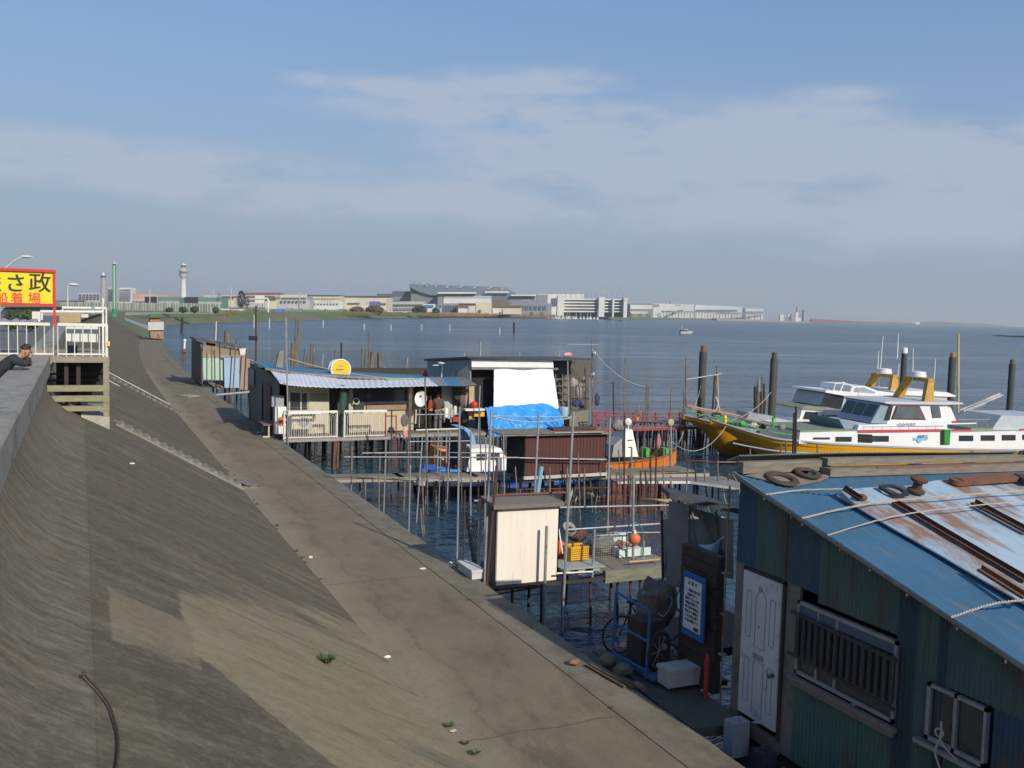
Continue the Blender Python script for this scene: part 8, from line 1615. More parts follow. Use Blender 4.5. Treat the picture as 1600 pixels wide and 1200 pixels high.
def fbox(g, u0, u1, vt, d, th, zb=3.5, d1=None, vt1=None, vb=None):
 d1 = d1 or d; a = PD(u0, vt, d); b_ = PD(u1, vt1 if vt1 is not None else vt, d1); za = PD(u0, vb, d).z if vb else zb; zb_ = PD(u1, vb, d1).z if vb else zb
 f_ = FH*th
 if b_.z < zb_: b_.z = zb_+1
 return g.hexa([Vector((a.x, a.y, za)), Vector((b_.x, b_.y, zb_)), Vector((a.x, a.y, za))+f_, Vector((b_.x, b_.y, zb_))+f_, a, b_, a+f_, b_+f_])
def fb(name, label, cat, u0, u1, vt, d, th, m_, bands=(), roof=None, group=None, d1=None, vt1=None, zb=3.5, vb=None):
 o = thing(name, Vector((PD((u0+u1)/2, 480, d).x, PD((u0+u1)/2, 480, d).y, zb)), label, cat, group)
 g = MB(); fbox(g, u0, u1, vt, d, th, zb, d1, vt1, vb); g.build('wall', m_, o)
 for (p0, p1, q0, q1, mm) in bands:
  g = MB(); fbox(g, p0, p1, q0, d-1.2, 1.0, zb, None if d1 is None else d-1.2+(d1-d)*(p1-u0)/(u1-u0), None, q1); g.build('window_band' if mm in (FGL, FGD, FBK) else 'wall_panel', mm, o)
 if roof: g = MB(); fbox(g, u0-.4, u1+.4, vt-roof[0], d-2, th+4, zb, None if d1 is None else d1-2, None if vt1 is None else vt1-roof[0], vt+.05 if vt1 is None else vt+.05); g.build('roof', roof[1], o)
 return o
# left group
fb('apartment_block', 'wide grey banded apartment block left of the old control tower', 'building', 122, 157, 457.5, 1500, 20, FWD, [(123+i*5.6, 127+i*5.6, 460+j*3, 461.6+j*3, FGD) for i in range(6) for j in range(3)])
fb('apartment_block', 'tall grey banded apartment block between green mast and orange hall', 'building', 168, 178, 449, 1400, 20, FWD, [(168.5, 177.5, 452+j*3.2, 453.5+j*3.2, FGD) for j in range(6)])
fb('apartment_block', 'pale striped apartment tower right of the green mast', 'building', 184, 204, 449.5, 1420, 20, FW, [(185, 203.5, 452+j*3.2, 453.6+j*3.2, FG) for j in range(6)])
def tower(lb, u, vt, r0, r1, vh, rc, d, m_, head, name='control_tower', dome=True):
 p = PD(u, 480, d); o = thing(name, (p.x, p.y, 3.5), lb, 'tower'); zt_ = PD(u, vt, d).z-3.5; zh = PD(u, vh, d).z-3.5; c = Vector((p.x, p.y, 3.5)); s_ = d/FPX
 g = MB(); g.lathe(c, [(r0*s_, 0), (r1*s_, zh)], 20); g.build('shaft', m_, o)
 return o, c, zt_, zh, s_
o, c, zt_, zh, s_ = tower('white airport control tower with a flared glass head', 286.5, 411, 4.6, 3.6, 436, 6, 1700, FW, None)
def hz_(v): return PD(286.5, v, 1700).z-3.5
g = MB(); g.lathe(c, [(3.6*s_, hz_(436)), (6.2*s_, hz_(431)), (6.6*s_, hz_(428))], 24); g.build('gallery', FWD, o)
g = MB(); g.lathe(c, [(6.6*s_, hz_(428)), (6.6*s_, hz_(426.5)), (5.2*s_, hz_(426)), (5.4*s_, hz_(424.5))], 24); g.build('lower_glass_ring', FGL, o)
g = MB(); g.lathe(c, [(6.4*s_, hz_(424.4)), (6.6*s_, hz_(421.5)), (3.4*s_, hz_(420.5)), (3.2*s_, hz_(418))], 24); g.build('head', FWD, o)
g = MB(); g.lathe(c, [(3.4*s_, hz_(418)), (4.4*s_, hz_(414.5))], 24); g.build('cab_glass', FGD, o); g = MB(); g.lathe(c, [(4.6*s_, hz_(414.5)), (4.2*s_, hz_(413.3)), (1.2*s_, hz_(412.6)), (.4*s_, hz_(410.5))], 24); g.build('cab_roof', FW, o)
o, c, zt_, zh, s_ = tower('old grey brown control tower with a white dome, left of the green mast', 161.5, 426, 4, 3.6, 434, 4, 1300, fm('grey_brown', (.38, .34, .31)), None)
hz2 = lambda v: PD(161.5, v, 1300).z-3.5
g = MB(); g.lathe(c, [(3.6*s_, hz2(434)), (4.4*s_, hz2(432)), (4.4*s_, hz2(431)), (2*s_, hz2(430.5))], 16); g.build('cab', FGD, o); g = MB(); g.lathe(c, [(2*s_, hz2(430.5)), (2.1*s_, hz2(428)), (1*s_, hz2(426))], 16); g.build('dome', FW, o)
mt = thing('green_mast', PD(179, 488, 190), 'slim green and white mast on the sea wall between the two apartment groups', 'mast')
dm = 190; c = PD(178.8, 487, dm); zf = lambda v: PD(179, v, dm).z
c = Vector((c.x, c.y, 0)); g = MB(); g.box(c.x-.35, c.x-.12, c.y-.2, c.y+.2, 3.9, zf(413)); g.box(c.x+.15, c.x+.36, c.y-.2, c.y+.2, 3.9, zf(413)); g.build('side_rails', mat('mast_green', (.05, .25, .17), (.04, .2, .14)), mt); g = MB(); g.box(c.x-.12, c.x+.15, c.y-.1, c.y+.1, 3.9, zf(413)); g.build('inner_pole', FWD, mt)
g = MB(); g.lathe(c+Vector((0, 0, zf(413))), [(.5, 0), (.5, .15), (.32, .25), (.36, .6), (.1, .75)], 12); g.build('lamp_head', FWD, mt); g = MB(); g.lathe(c+Vector((0, 0, 3.7)), [(.6, 0), (.3, .5), (.45, 1.2), (.42, 1.6)], 10); g.build('base', mat('mast_green', (.05, .25, .17)), mt)
fb('warehouse', 'long orange tan hall left of the control tower', 'building', 207, 262, 458.5, 1100, 40, FOR, [(207, 262, 467, 471, FWD)], vt1=461)
fb('green_shed', 'left green roofed shed in front of the control tower foot', 'building', 236, 280, 463.5, 800, 20, FGR, [(236, 280, 470.5, 474, FWD)], vt1=464.5)
fb('green_shed', 'right green roofed shed just right of the control tower foot', 'building', 301, 346, 464, 800, 20, FGR, [(301, 346, 471.5, 475, FWD)], vt1=465)
fb('dark_block', 'small black block at the left end of the left green shed', 'building', 226, 237, 463.5, 780, 15, FBK); fb('dark_block', 'small black block against the foot of the control tower', 'building', 288, 300, 464, 780, 15, FBK)
fb('low_building', 'pale low roofs between the right green shed and the dark conifer', 'building', 318, 372, 461, 1200, 40, FWD, [(320, 370, 465, 467, FGD)])
fb('low_building', 'white low hall with a red ridge behind the white billboard', 'building', 378, 432, 459, 1300, 40, FWD, [(380, 430, 462.5, 464, FBR), (384, 424, 468, 470, FRD)], roof=(2, FRD))
fb('low_building', 'cream low block left of the long hangar', 'building', 438, 480, 460.5, 1200, 40, FCR, [(440, 478, 465, 467, FGD), (442, 452, 468, 472, FRD)])
fb('town_house', 'small grey buildings crowded at the left end of the long hangar', 'building', 430, 484, 468, 900, 20, FWD, [(432+i*6, 435+i*6, 470, 473, FGD) for i in range(8)])
fb('hangar', 'long cream hangar with a dark roof and a row of dark windows, left half', 'hangar', 480, 532, 461.5, 1150, 60, FCR, [(480, 489, 462, 473, FG), (499, 518, 471.5, 474, FGD), (489, 532, 466, 466.6, FWD)], roof=(1, FGD), vt1=462.5)
fb('hangar', 'long cream hangar right half, reaching the terminal', 'hangar', 537, 604, 463.5, 1180, 60, FCR, [(543, 562, 473, 475, FGD), (592, 603, 473.5, 476, FGD)], roof=(1, FGD), vt1=465)
fb('white_office', 'small bright white office in front of the hangar', 'building', 487, 536, 472, 1000, 15, FW, [(491+i*5, 493+i*5, 474, 476, FGD) for i in range(8)])
tk_ = fb('truck', 'purple blue truck parked in front of the hangar right half', 'truck', 577, 592, 471, 900, 10, fm('purple', (.15, .12, .35)), [(570, 577, 472, 477, FWD)], zb=4.0)
fb('grey_building', 'stepped dark grey building left of the terminal', 'building', 589, 648, 459, 1400, 60, FGD, [(590, 604, 462, 465, FG), (606, 647, 464, 470, FG)]); fb('grey_building', 'upper dark grey block behind the stepped building', 'building', 613, 640, 455, 1450, 50, FGD)
fb('white_wall_block', 'white banded block at the lower left of the terminal', 'building', 604, 662, 471, 1250, 30, FWD, [(604, 662, 475.5, 478, FGD), (610, 648, 481, 484, FG)])
# billboard and portal frame
bl = thing('billboard', PD(405, 488, 420), 'white two part billboard on a post right of the dark conifer', 'billboard'); g = MB(); fbox(g, 398.5, 413, 461.5, 420, .4, 3.6, vb=467); g.build('panel', FW, bl); g = MB(); fbox(g, 398.5, 413, 468.5, 420, .4, 3.6, vb=474); g.build('panel', FW, bl); g = MB(); g.tube([PD(402, 489, 420.6), PD(402, 462, 420.6)], .12, 6); g.tube([PD(410, 489, 420.6), PD(410, 462, 420.6)], .12, 6); g.build('legs', FBR, bl)
g = MB(); g.tube([PD(413, 466, 421), PD(418, 466.5, 421), PD(419.5, 469, 421), PD(419, 488, 421)], .35, 8); g.build('white_pipe', FW, label='bent white pipe right of the white billboard', cat='pipe')
GM = 'slim light masts along the far shore'
for (u, vt, d, lb) in [(332.5, 449, 900, 'white mast left of the dark conifer'), (360.5, 449, 900, 'white mast just left of the dark conifer'), (468, 458, 900, 'thin white mast left of the long hangar'), (234, 452, 700, 'thin mast above the left green shed'), (246, 464, 350, 'thin fence mast in front of the left green shed'), (265, 474, 320, 'short thin mast among the round bushes'), (330, 479, 330, 'short white post near the last round bush')]:
 g = MB(); p = PD(u, 488, d); t_ = PD(u, vt, d); g.tube([(p.x, p.y, 3.5), (p.x, p.y, t_.z)], .0006*d, 5); g.build('light_mast', FWD, label=lb, cat='mast', group=GM)
# the main terminal: big curved grey roof
tm = thing('terminal', PD(730, 485, 1350), 'huge grey airport terminal with a sweeping curved roof', 'terminal')
tp = [(640, 443.5), (658, 444.5), (690, 445.5), (740, 447), (790, 449), (806, 458)]; fr_ = [(642, 447), (655, 454), (672, 458.5), (690, 460.5), (745, 461), (800, 459.5)]
def Ptm(a, c):
 t_ = a*5; i = min(4, int(t_)); t_ -= i; A = PD(tp[i][0]*(1-t_)+tp[i+1][0]*t_, tp[i][1]*(1-t_)+tp[i+1][1]*t_, 1480); B = PD(fr_[i][0]*(1-t_)+fr_[i+1][0]*t_, fr_[i][1]*(1-t_)+fr_[i+1][1]*t_, 1340); p = A.lerp(B, c); p.z -= 3.5*math.sin(c*math.pi)*(1-.4*a); return p
g = MB(); g.grid(Ptm, 40, 10, True, 2.0); g.build('curved_roof', fm('terminal_roof', (.18, .21, .22), (.15, .175, .185)), tm)
g = MB()
for i in range(9): u = 652+i*15.5; g.slab([Ptm((u-640)/166, .02)+Vector((0, 0, 1.5)), Ptm((u-640)/166, .25)+Vector((0, 0, 2.0)), Ptm((u+3-640)/166, .25)+Vector((0, 0, 2.0)), Ptm((u+3-640)/166, .02)+Vector((0, 0, 4.6))], .6, (0, 0, 1))
g.build('roof_fins', FWD, tm, kind=None)
g = MB(); fbox(g, 642, 800, 459, 1345, 120, vt1=460); g.build('wall', fm('terminal_glass', (.17, .21, .22)), tm)
g = MB(); fbox(g, 641, 683, 450, 1352, 100, vt1=459); g.build('end_wall', fm('terminal_end', (.15, .18, .19)), tm)
for (u0, u1, v0, v1, m_, nm) in [(684, 744, 456.5, 459, FW, 'white_eave'), (758, 795, 455, 457.5, FW, 'white_eave'), (684, 692, 460, 479, FG, 'pier'), (693, 768, 462, 465.5, FWD, 'wall_panel'), (693, 768, 466, 474, FW, 'wall_panel'), (760, 798, 459, 468, FGL, 'glass_front'), (770, 838, 469.5, 473, FG, 'canopy'), (798, 838, 460.5, 462.5, FW, 'white_eave'), (798, 836, 463, 472, FGL, 'glass_front'), (815, 829, 469, 472, FW, 'wall_panel')]:
 g = MB(); fbox(g, u0, u1, v0, 1325-(6 if nm == 'white_eave' else 0), 30, vb=v1); g.build(nm, m_, tm)
# buildings in front of the terminal
fb('boathouse', 'cream boathouse block in front of the terminal, right of two low gables', 'building', 743, 768, 472.5, 1000, 20, FCR, [(748, 752, 484, 487, FGD)], vt1=473)
fb('boathouse', 'low white and brown boathouse left of the cream block', 'building', 714, 743, 476, 980, 20, FBR, [(716, 731, 482, 490, FW), (732, 743, 478, 491, FCR)])
fb('boathouse', 'long cream boathouse with a brown roof, right of the cream block', 'building', 769, 815, 479.5, 1020, 25, FCR, [(770, 779, 482, 490, FW), (786, 814, 483, 491, FCR)], roof=(2.2, FBR))
fb('brown_hall', 'dark brown hall roof behind the cream boathouses', 'building', 768, 795, 468, 1150, 30, FBR)
fb('grey_frame_shed', 'grey open frame shed left of the boathouses', 'building', 690, 716, 474, 1000, 15, FG, [(693+i*4, 695+i*4, 477, 489, FGL) for i in range(6)])
fb('blue_white_kiosk', 'small blue and white building beside the round dark tree', 'building', 661, 679, 475, 850, 12, FW, [(663, 677, 476.5, 480, FBLU)])
fb('low_viaduct', 'grey elevated roadway between boathouses and parking block', 'viaduct', 795, 862, 474, 1250, 15, FG, [(800+i*7, 804+i*7, 477.5, 484, FGD) for i in range(8)])
# parking structure with towers
fb('office_block', 'white block with a flat roof left of the parking structure', 'building', 840, 912, 459.5, 1500, 60, FW, [(840, 856, 460.5, 474, FG), (862, 870, 466, 478, FGD)])
pk = thing('parking_structure', PD(925, 492, 1320), 'white open sided multi storey parking structure with four stair towers', 'parking structure')
for j in range(5): g = MB(); fbox(g, 876, 978, 466.3+j*4.7, 1320, 45, vt1=467.3+j*4.7, vb=469+j*4.7); g.build('floor_band', FW, pk)
g = MB(); fbox(g, 878, 976, 467.5, 1326, 36, vt1=468); g.build('dark_interior', FGD, pk)
for (u0, u1, vt) in [(871.5, 882, 461.5), (936, 945, 464), (975, 980.5, 465.5), (957.5, 960, 467)]: g = MB(); fbox(g, u0, u1, vt, 1312, 30); g.build('stair_tower', FW, pk)
for i in range(12):
 g = MB(); u = 884+i*8; g.tube([PD(u, 468, 1330), PD(u, 458+.4*(i % 3), 1330)], .35, 4); g.build('lamp_pole', FG, pk)
# marina boats, moored in front
GMR = 'white yachts packed in the far marina'
for k_ in range(15):
 u = 858+k_*5.4+rnd.uniform(-1, 1); d = 1195+k_*7; L_ = rnd.uniform(3.0, 5.0); o = thing('yacht', PZ(u, 497.5, 0)*0+Vector((PD(u, 490, d).x, PD(u, 490, d).y, 0)), ORDS[k_]+' white yacht from the left in the marina below the parking structure', 'yacht', GMR)
 g = MB(); p = PD(u, 490, d); p.z = 0; g.hexa([p-RH*L_*.4, p+RH*L_*.4, p-RH*L_*.4+FH*6, p+RH*L_*.4+FH*6, p-RH*L_*.5+Vector((0, 0, 1.4)), p+RH*L_*.5+Vector((0, 0, 1.4)), p-RH*L_*.5+FH*7+Vector((0, 0, 1.4)), p+RH*L_*.5+FH*7+Vector((0, 0, 1.4))]); g.build('hull', FW, o)
 g = MB(); g.hexa([p-RH*L_*.35+Vector((0, 0, 1.4)), p+RH*L_*.3+Vector((0, 0, 1.4)), p-RH*L_*.35+FH*4+Vector((0, 0, 1.4)), p+RH*L_*.3+FH*4+Vector((0, 0, 1.4)), p-RH*L_*.25+Vector((0, 0, 3.4)), p+RH*L_*.15+Vector((0, 0, 3.4)), p-RH*L_*.25+FH*3+Vector((0, 0, 3.4)), p+RH*L_*.15+FH*3+Vector((0, 0, 3.4))]); g.build('cabin', FWD if k_ % 2 else FW, o)
 if k_ % 3 != 1: g = MB(); h = rnd.uniform(8, 14); g.tube([p+Vector((0, 0, 1.4)), p+Vector((0, 0, h))], .22, 4); g.build('mast', FW, o)
# second terminal, receding right
fb('terminal_wing', 'short white wing right of the parking structure', 'building', 984, 1021, 474.5, 1700, 60, FG, [(985, 1020, 476.5, 483, FW), (985, 1012, 486.5, 491, FCR)], d1=1850)
fb('terminal_wing', 'white terminal wing with a small red crane on top', 'building', 1018, 1085, 474, 1950, 70, FW, [(1020, 1046, 475.5, 479, FG), (1049, 1070, 481, 484.5, FW)], d1=2450, vt1=476)
fb('terminal_wing', 'longest white terminal wing near the middle of the right shore', 'building', 1086.5, 1160, 476, 2500, 80, FW, [(1088, 1158, 484, 487, FGL)], d1=3400, vt1=479.5)
fb('terminal_wing', 'last small white terminal wing at the right end', 'building', 1165, 1193, 482, 3500, 80, FW, [(1166, 1192, 486.5, 489, FG)], d1=4000, vt1=482.5)
g = MB(); g.tube([PD(1047, 476, 2200), PD(1047, 470, 2200)], 1.0, 5); g.tube([PD(1046, 474.5, 2200), PD(1064, 478, 2200)], .9, 5); g.build('red_crane', FRD, label='small red crane on the terminal wing', cat='crane')
va = thing('viaduct', PD(1110, 493, 2400), 'low grey viaduct on many piers along the right shore', 'viaduct')
g = MB(); fbox(g, 1035, 1120, 485.5, 1900, 14, d1=2600, vt1=487, vb=488.3); fbox(g, 1120, 1193, 487, 2600, 14, d1=3900, vt1=490, vb=491); g.build('deck', FG, va)
for i in range(34):
 u = 1037+i*4.6; d = 1900+700*(u-1035)/85 if u < 1120 else 2600+1300*(u-1120)/73; g = MB(); p = PD(u, 490, d); s_ = d/FPX; zt2 = PD(u, 486.5+3.4*(u-1035)/158, d).z; g.box(p.x-.35*s_, p.x+.35*s_, p.y-.4*s_, p.y+.4*s_, 0, zt2); g.build('pier', FGD if i % 2 else FWD, va)
# runway pier, marker tower
pr = thing('runway_pier', PD(1350, 500, 3600), 'long thin red approach light pier running out to the right', 'pier')
g = MB(); fbox(g, 1268, 1340, 498.2, 2700, 10, d1=3600, vt1=501.6, zb=2.2); fbox(g, 1340, 1440, 501.6, 3600, 10, d1=5200, vt1=504.9, zb=3.0); g.build('deck', FRD, pr)
for i in range(26):
 u = 1270+i*6.4; d = 2700+(u-1268)/172*2500; s_ = d/FPX; p = PD(u, 500, d); g = MB(); g.box(p.x-.4*s_, p.x+.4*s_, p.y-.4*s_, p.y+.4*s_, -1, 2.6); g.build('pier_leg', FRD, pr)
o = thing('marker_tower', PD(1246, 498, 2580), 'slim white marker tower with a red top on the breakwater end', 'tower'); g = MB(); fbox(g, 1243.5, 1247.5, 488, 2580, 7, 3); g.build('shaft', FW, o); g = MB(); fbox(g, 1244.6, 1246, 480, 2582, 4, 3, vb=488); g.build('red_top', FRD, o); g = MB(); fbox(g, 1243, 1252, 496.8, 2575, 8, 3); g.build('base', FW, o)
fb('marker_post', 'dark slim post just right of the white marker tower', 'post', 1254.2, 1256.4, 484, 2600, 6, FGD)
for (u0, u1, v) in [(1219, 1225, 491.5), (1231, 1237, 491)]: fb('white_shed', 'small white shed %s on the breakwater' % ('farther left' if u0 < 1225 else 'nearer the marker tower'), 'shed', u0, u1, v, 2600, 12, FW)
g = MB(); fbox(g, 1424, 1438, 503.2, 5000, 20, zb=0); g.build('white_ship', FW, label='tiny white ship at the far end of the red pier', cat='ship')
# ------------------------------------------------ fence, bushes, low wall on the left bank
fe = thing('panel_fence', PD(210, 488, 330), 'long grey green panel fence on posts behind the round bushes', 'fence')
FP = mat('fence_grey_green', (.25, .29, .23), (.19, .22, .18), ns=.5)
g = MB(); fbox(g, 92, 345, 472, 330, .4, 3.6, d1=360, vt1=474.5); g.build('panels', FP, fe)
for i in range(60): u = 93+i*4.2; d = 329+30*(u-92)/253; g = MB(); g.tube([PD(u, 488, d), PD(u, 471.3+2.5*(u-92)/253, d)], .14, 4); g.build('post', FWD if i % 3 else FG, fe)
g = MB(); fbox(g, 196, 262, 487.8, 236, .6, 3.3, d1=300, vt1=488); fbox(g, 262, 345, 488, 300, .6, 3.3, d1=350, vt1=489); g.build('low_wall', mat('pale_cream_wall', (.42, .4, .3), (.34, .32, .24)), label='low cream wall along the top of the far bank', cat='wall')
LEAF = mat('bush_leaf', (.035, .065, .02), (.07, .10, .035), ns=3, rough=.9); LEAFD = mat('conifer_leaf', (.02, .035, .025), (.035, .05, .03), ns=3, rough=.9); REED = mat('dry_reed', (.32, .2, .11), (.2, .14, .08), ns=1, rough=.95); SHR = mat('bare_shrub', (.16, .12, .08), (.1, .09, .05), ns=2, rough=.95)
def tree(name, lb, u, vt, vb, w_, d, m_, cat='tree', n=420, zb=3.55, flat=1., seed=0, trunk=True, group=None):
 q = random.Random(seed+int(u)); p = PD(u, vb, d); zt_ = PD(u, vt, d).z; s_ = d/FPX; R_ = w_*s_/2; o = thing(name, (p.x, p.y, zb), lb, cat, group); h = zt_-zb; g = MB()
 for i in range(n):
  a = q.uniform(0, 6.283); z = q.uniform(-1, 1); r_ = math.sqrt(max(0, 1-z*z))*q.uniform(.45, 1)**.5; k_ = 1+.35*mnoise.noise(Vector((math.cos(a)*1.5+seed, math.sin(a)*1.5, z*2)))
  c_ = Vector((p.x+R_*r_*math.cos(a)*k_, p.y+R_*r_*math.sin(a)*k_, zb+h*.56+h*.44*z*min(1.05, k_))); e = q.uniform(.08, .17)*R_; x_ = Vector((q.gauss(0, 1), q.gauss(0, 1), q.gauss(0, 1))).normalized(); y_ = x_.orthogonal().normalized(); g.quad(c_-x_*e-y_*e*.7, c_+x_*e-y_*e*.7, c_+x_*e+y_*e*.7, c_-x_*e+y_*e*.7)
 g.build('crown', m_, o)
 if trunk: g = MB(); g.tube([(p.x, p.y, zb-.2), (p.x, p.y, zb+h*.6)], [R_*.12, R_*.05], 6); g.build('trunk', SHR, o)
 return o
for k_, (u, w_, vt) in enumerate([(265, 13, 481), (285.5, 12.5, 479.5), (304, 12.5, 479), (337, 11, 480)]): tree('round_bush', ['first round dark bush from the left, in front of the panel fence', 'second round dark bush from the left in front of the panel fence', 'third round dark bush from the left in front of the panel fence', 'fourth round bush standing apart at the right, before the panel fence'][k_], u, vt, 490, w_, 305, LEAF, 'bush', 380, seed=k_, group='round bushes along the far bank')
tree('dark_conifer', 'dark blue green conifer beside the white masts', 377, 455, 480, 13, 700, LEAFD, n=500, seed=4); tree('dark_conifer', 'smaller conifer right of the dark blue green conifer', 386, 463, 480, 8, 690, LEAFD, n=300, seed=9)
tree('palm_tree', 'small palm above the low roofs left of the conifer', 342, 457.5, 466, 7, 800, LEAFD, n=160, seed=6)
tree('round_tree', 'big round dark tree on the shore before the terminal', 655, 478, 494, 23, 760, LEAF, n=700, zb=2.6, seed=11); tree('round_tree', 'smaller round dark tree right of the big one', 681, 481, 492, 13, 800, LEAF, n=420, zb=2.8, seed=12)
tree('bare_shrub', 'big bare brown shrub on the grassy bank, left part', 585, 478, 493, 26, 640, SHR, 'shrub', 700, 2.8, seed=15, trunk=False); tree('bare_shrub', 'bare brown shrub mass just left of the bigger shrub', 558, 480, 493, 22, 620, SHR, 'shrub', 600, 2.8, seed=16, trunk=False); tree('bare_shrub', 'low bare shrub at the left end of the brown shrubs', 535, 484, 492, 18, 600, SHR, 'shrub', 420, 2.8, seed=17, trunk=False)
GBT = 'dark scrub dotted along the far shore'
for k_, u in enumerate([706, 726, 748, 782, 830, 846, 985, 1000, 1012, 1030]): tree('scrub', ORDS[k_]+' small dark scrub bush from the left along the far shore', u, 487.5+(2 if u > 980 else 0), 494, 7, 1010 if u < 860 else 1500, LEAF, 'bush', 120, 3.3, seed=30+k_, trunk=False, group=GBT)
for k_, (u, vt, w_) in enumerate([(18, 486, 26), (48, 484, 30), (120, 488, 14)]): tree('garden_bush', ['dark bush under the left part of the yellow sign', 'dark bush under the right part of the yellow sign', 'dark bush behind the tan timber panel'][k_], u, vt, 500, w_, 75, LEAF, 'bush', 420, 4.2, seed=50+k_)
# reeds along the shore by the terminal: one uncountable mass
g = MB(); q = random.Random(5)
for i in range(5200):
 u = q.uniform(656, 868); d = 745+(u-640)/220*440+q.uniform(0, 26); p = PD(u, 490, d); h = q.uniform(.7, 2.2); x_ = RH*q.uniform(.15, .5); z = 1.0+q.uniform(0, 2.2); g.quad(Vector((p.x, p.y, z))-x_, Vector((p.x, p.y, z))+x_, Vector((p.x, p.y, z+h))+x_*.5, Vector((p.x, p.y, z+h))-x_*.6)
g.build('reeds', REED, kind='stuff')
g = MB()
for i in range(5000):
 u = q.uniform(345, 690); d = 352+(u-345)/345*400+q.uniform(0, 26); p = PD(u, 490, d); h = q.uniform(.3, .9); x_ = RH*q.uniform(.2, .7); z = 1.6+q.uniform(0, 2.2); g.quad(Vector((p.x, p.y, z))-x_, Vector((p.x, p.y, z))+x_, Vector((p.x, p.y, z+h))+x_*.5, Vector((p.x, p.y, z+h))-x_*.6)
g.build('bank_grass', mat('bank_grass_blades', (.11, .14, .05), (.2, .17, .09), ns=.2, rough=.95), kind='stuff')
gn = thing('green_net_fence', PD(450, 488, 460), 'long pale green construction netting along the top of the far bank', 'fence'); g = MB(); fbox(g, 396, 560, 482.5, 425, .3, 3.6, d1=640, vt1=484.5); g.build('netting', mat('net_green', (.14, .33, .26), (.2, .3, .2), ns=.15), gn);
for i in range(14): u = 398+i*12; d = 424+215*(u-396)/164; g = MB(); g.tube([PD(u, 488, d), PD(u, 482, d)], .12, 4); g.build('post', FWD, gn)
g = MB(); fbox(g, 428, 441, 482.5, 452, 5, 3.6); g.build('blue_sheet', FBLU, label='bright blue covered pile on the far bank before the green netting', cat='cover')
GC = 'parked cars and vans on the far shore'
for k_, (u, v, m_) in enumerate([(366, 485, FWD), (374, 485.5, FW), (352, 485, FW), (496, 480, FW), (508, 480.5, FG), (449, 481, FW), (456, 481, FRD), (470, 480, FWD), (610, 484, FW), (621, 484.5, FWD), (632, 485, FW), (601, 484, FG)]):
 d = 430 if u < 400 else (640 if u < 560 else 800); p = PD(u, v, d); o = thing('parked_car', (p.x, p.y, 3.65), 'tiny %s car, %s of those parked on the far shore' % ({FW: 'white', FWD: 'pale grey', FG: 'dark grey', FRD: 'red'}[m_], ORDS[k_]), 'car', GC)
 g = MB(); P_ = [p-RH*2.1, p+RH*2.1, p-RH*2.1+FH*1.8, p+RH*2.1+FH*1.8]; P_ = [Vector((a_.x, a_.y, 3.9)) for a_ in P_]; g.hexa(P_+[a_+Vector((0, 0, .75)) for a_ in P_]); g.build('body', m_, o); c_ = Vector((p.x, p.y, 4.65)); g = MB(); P_ = [c_-RH*1.3, c_+RH*1.0, c_-RH*1.3+FH*1.7, c_+RH*1.0+FH*1.7]; Q_ = [c_-RH*.9+Vector((0, 0, .6)), c_+RH*.5+Vector((0, 0, .6)), c_-RH*.9+FH*1.5+Vector((0, 0, .6)), c_+RH*.5+FH*1.5+Vector((0, 0, .6))]; g.hexa(P_+Q_); g.build('cabin', FGL, o)
# small roofs between left block and conifer, town fill
for k_, (u0, u1, v, d, m_, rf) in enumerate([(0, 62, 480, 160, FWD, FBR), (92, 121, 470, 700, FWD, FG), (262, 300, 466.5, 1000, FW, FWD), (346, 366, 464, 1000, FCR, FBR), (415, 432, 466, 850, FCR, FRD), (432, 470, 463.5, 1400, FW, FG), (660, 692, 477.5, 1200, FWD, FG)]):
 fb('town_house', ['pale house roof behind the platform under the yellow sign', 'low pale building right of the straight street lamp', 'low white building behind the control tower foot', 'cream house left of the dark conifer', 'cream house with red roof right of the bent white pipe', 'distant white block behind the small grey buildings', 'low pale building behind the blue and white kiosk'][k_], 'building', u0, u1, v, d, 12, m_, [(u0+(u1-u0)*(i+.2)/5, u0+(u1-u0)*(i+.6)/5, v+1.6, v+3.2, FGD) for i in range(5)], roof=(1.2, rf))
# ------------------------------------------------ cabin at the far end of the promenade
ec = thing('quay_hut', (9.6, 160, 1.2), 'wooden hut with a green roof on a block at the far quay end', 'hut')
Ye = 152
def f5(nm, pts, m_, y=Ye, th=1.5): g = MB(); g.slab([PY(u, v, y) for u, v in pts], th, (0, -1, 0)); return g.build(nm, m_, ec)
f5('brown_base', [(234, 516), (255, 515), (256, 530), (236, 528)], mat('brown_base_board', (.3, .22, .14), (.24, .17, .11), ns=1), Ye, 3); f5('white_band', [(231, 504), (256, 503), (256, 515.5), (231, 516)], mat('far_white_band', (.5, .5, .47), (.42, .42, .4), ns=1), Ye-.3, 3); f5('wall', [(234, 497), (250, 496), (250, 503), (234, 504)], mat('orange_wood_wall', (.38, .19, .08), (.28, .14, .06), ns=1), Ye+1, 2)
a = PY(230, 496.5, Ye+.5); b_ = PY(252, 496, Ye+.5); m_ = PY(237, 491.5, Ye+.5); g = MB(); g.hexa([a, b_, a+Vector((0, 3, 0)), b_+Vector((0, 3, 0)), m_, m_+Vector((1.2, 0, 0)), m_+Vector((0, 3, 0)), m_+Vector((1.2, 3, 0))]); g.build('roof', mat('hut_green_roof', (.08, .16, .07), (.06, .11, .05)), ec)
g = MB(); g.slab([PY(u, v, 150) for u, v in [(194, 496), (232, 509), (232, 515), (196, 500)]], .3, (0, -1, 0)); g.build('blue_railing_sheet', mat('bluish_grey_sheet', (.2, .23, .3), (.15, .17, .22), ns=1), label='bluish grey sheeted rail running down to the hut at the quay end', cat='railing')
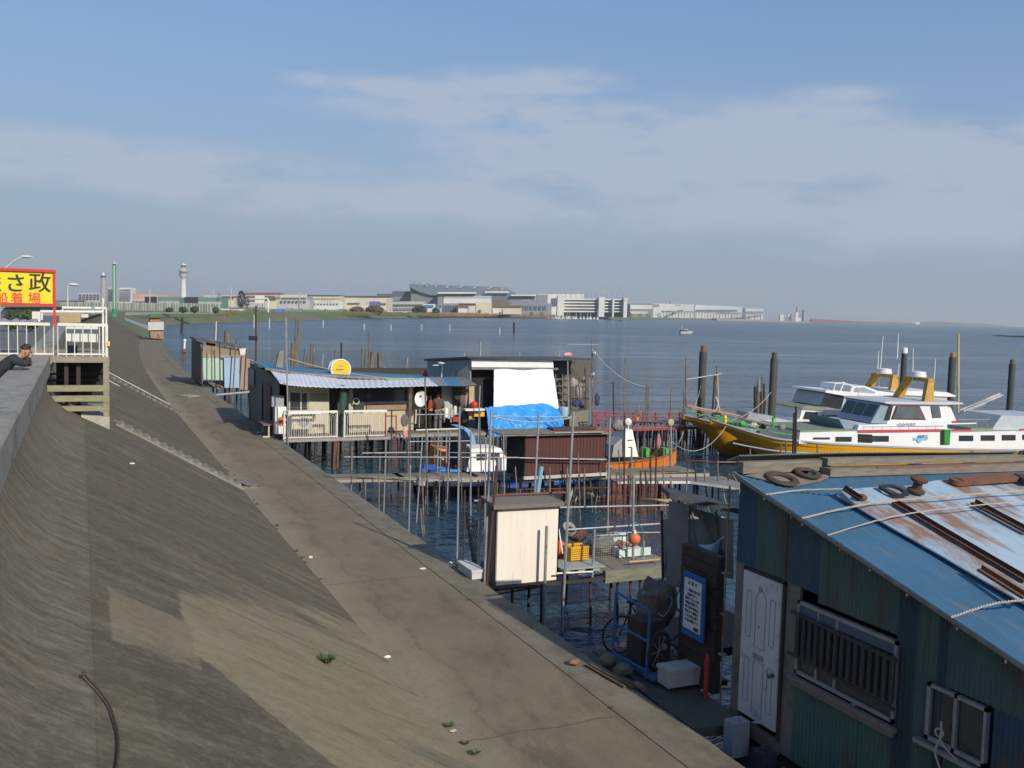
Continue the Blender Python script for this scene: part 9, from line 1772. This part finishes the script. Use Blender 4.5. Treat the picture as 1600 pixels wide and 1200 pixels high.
lump(PY(248, 525, 149), .3, (.8, .6, 1), 8, .3, 10).build('red_bundle', FRD, label='tiny red bundle in front of the brown block at the quay end', cat='bundle')
# mooring lines and fenders
def sag(p, q, d, n=10): p = Vector(p); q = Vector(q); return [p.lerp(q, i/n)-Vector((0, 0, d*4*(i/n)*(1-i/n))) for i in range(n+1)]
for p, q, d, lb in [(FB(.3, 0, 2.2), PY(1207.5, 610, 38.6), .5, 'mooring line from the nearer yellow bow to the second pile'), (FC(.3, 0, 1.9), PY(1096, 600, 42.3), .35, 'mooring line from the farther yellow bow to the first pile'), (FB(.6, -.4, 2.0), PY(1050, 690, 31), .7, 'long slack line from the nearer yellow bow to the lamp post'), (F3(.4, 0, 1.0), PY(1070, 670, 40.2), .3, 'slack line from the orange bow to the pole gate'), (F(5.2, 0, 1.0), PY(838, 760, 28.3), .3, 'line from the small blue boat to the brown cabin'), (PY(450, 560, 39.5), PY(668, 592, 39.5), .25, 'thin cable sagging over the white front roof'), (PY(925, 545, 41.5), PY(1010, 604, 41), .4, 'thin cable from the tall mast pole to the tan poles'), (PY(768, 650, 18.35), PY(896, 652, 17.9), .12, 'cord strung between the tall pipes above the cream shed')]:
 g = MB(); g.tube(sag(p, q, d), .014, 4); g.build('mooring_line', ROPEM, label=lb, cat='rope')
for k_, x in enumerate((9.5, 12.5, 15.5)):
 g = MB(); g.torus(FB(x, -2.2, .62), UYB, .22, .09, 20, 8); g.build('tyre_fender', BLACK, b2)
# ------------------------------------------------ haze: closed box of even thin air round the whole scene
hb = MB(); hb.box(-3500, 13000, -250, 13500, -3.5, 130); hm_ = bpy.data.materials.new('haze_air'); hm_.use_nodes = True; t = hm_.node_tree; t.nodes.clear(); pv = N(t, 'ShaderNodeVolumePrincipled'); pv.inputs['Density'].default_value = .00013; pv.inputs['Color'].default_value = (.97, .98, 1, 1); pv.inputs['Anisotropy'].default_value = .2
op = N(t, 'ShaderNodeOutputMaterial'); t.links.new(pv.outputs[0], op.inputs['Volume']); hb.build('haze', hm_, kind='stuff')
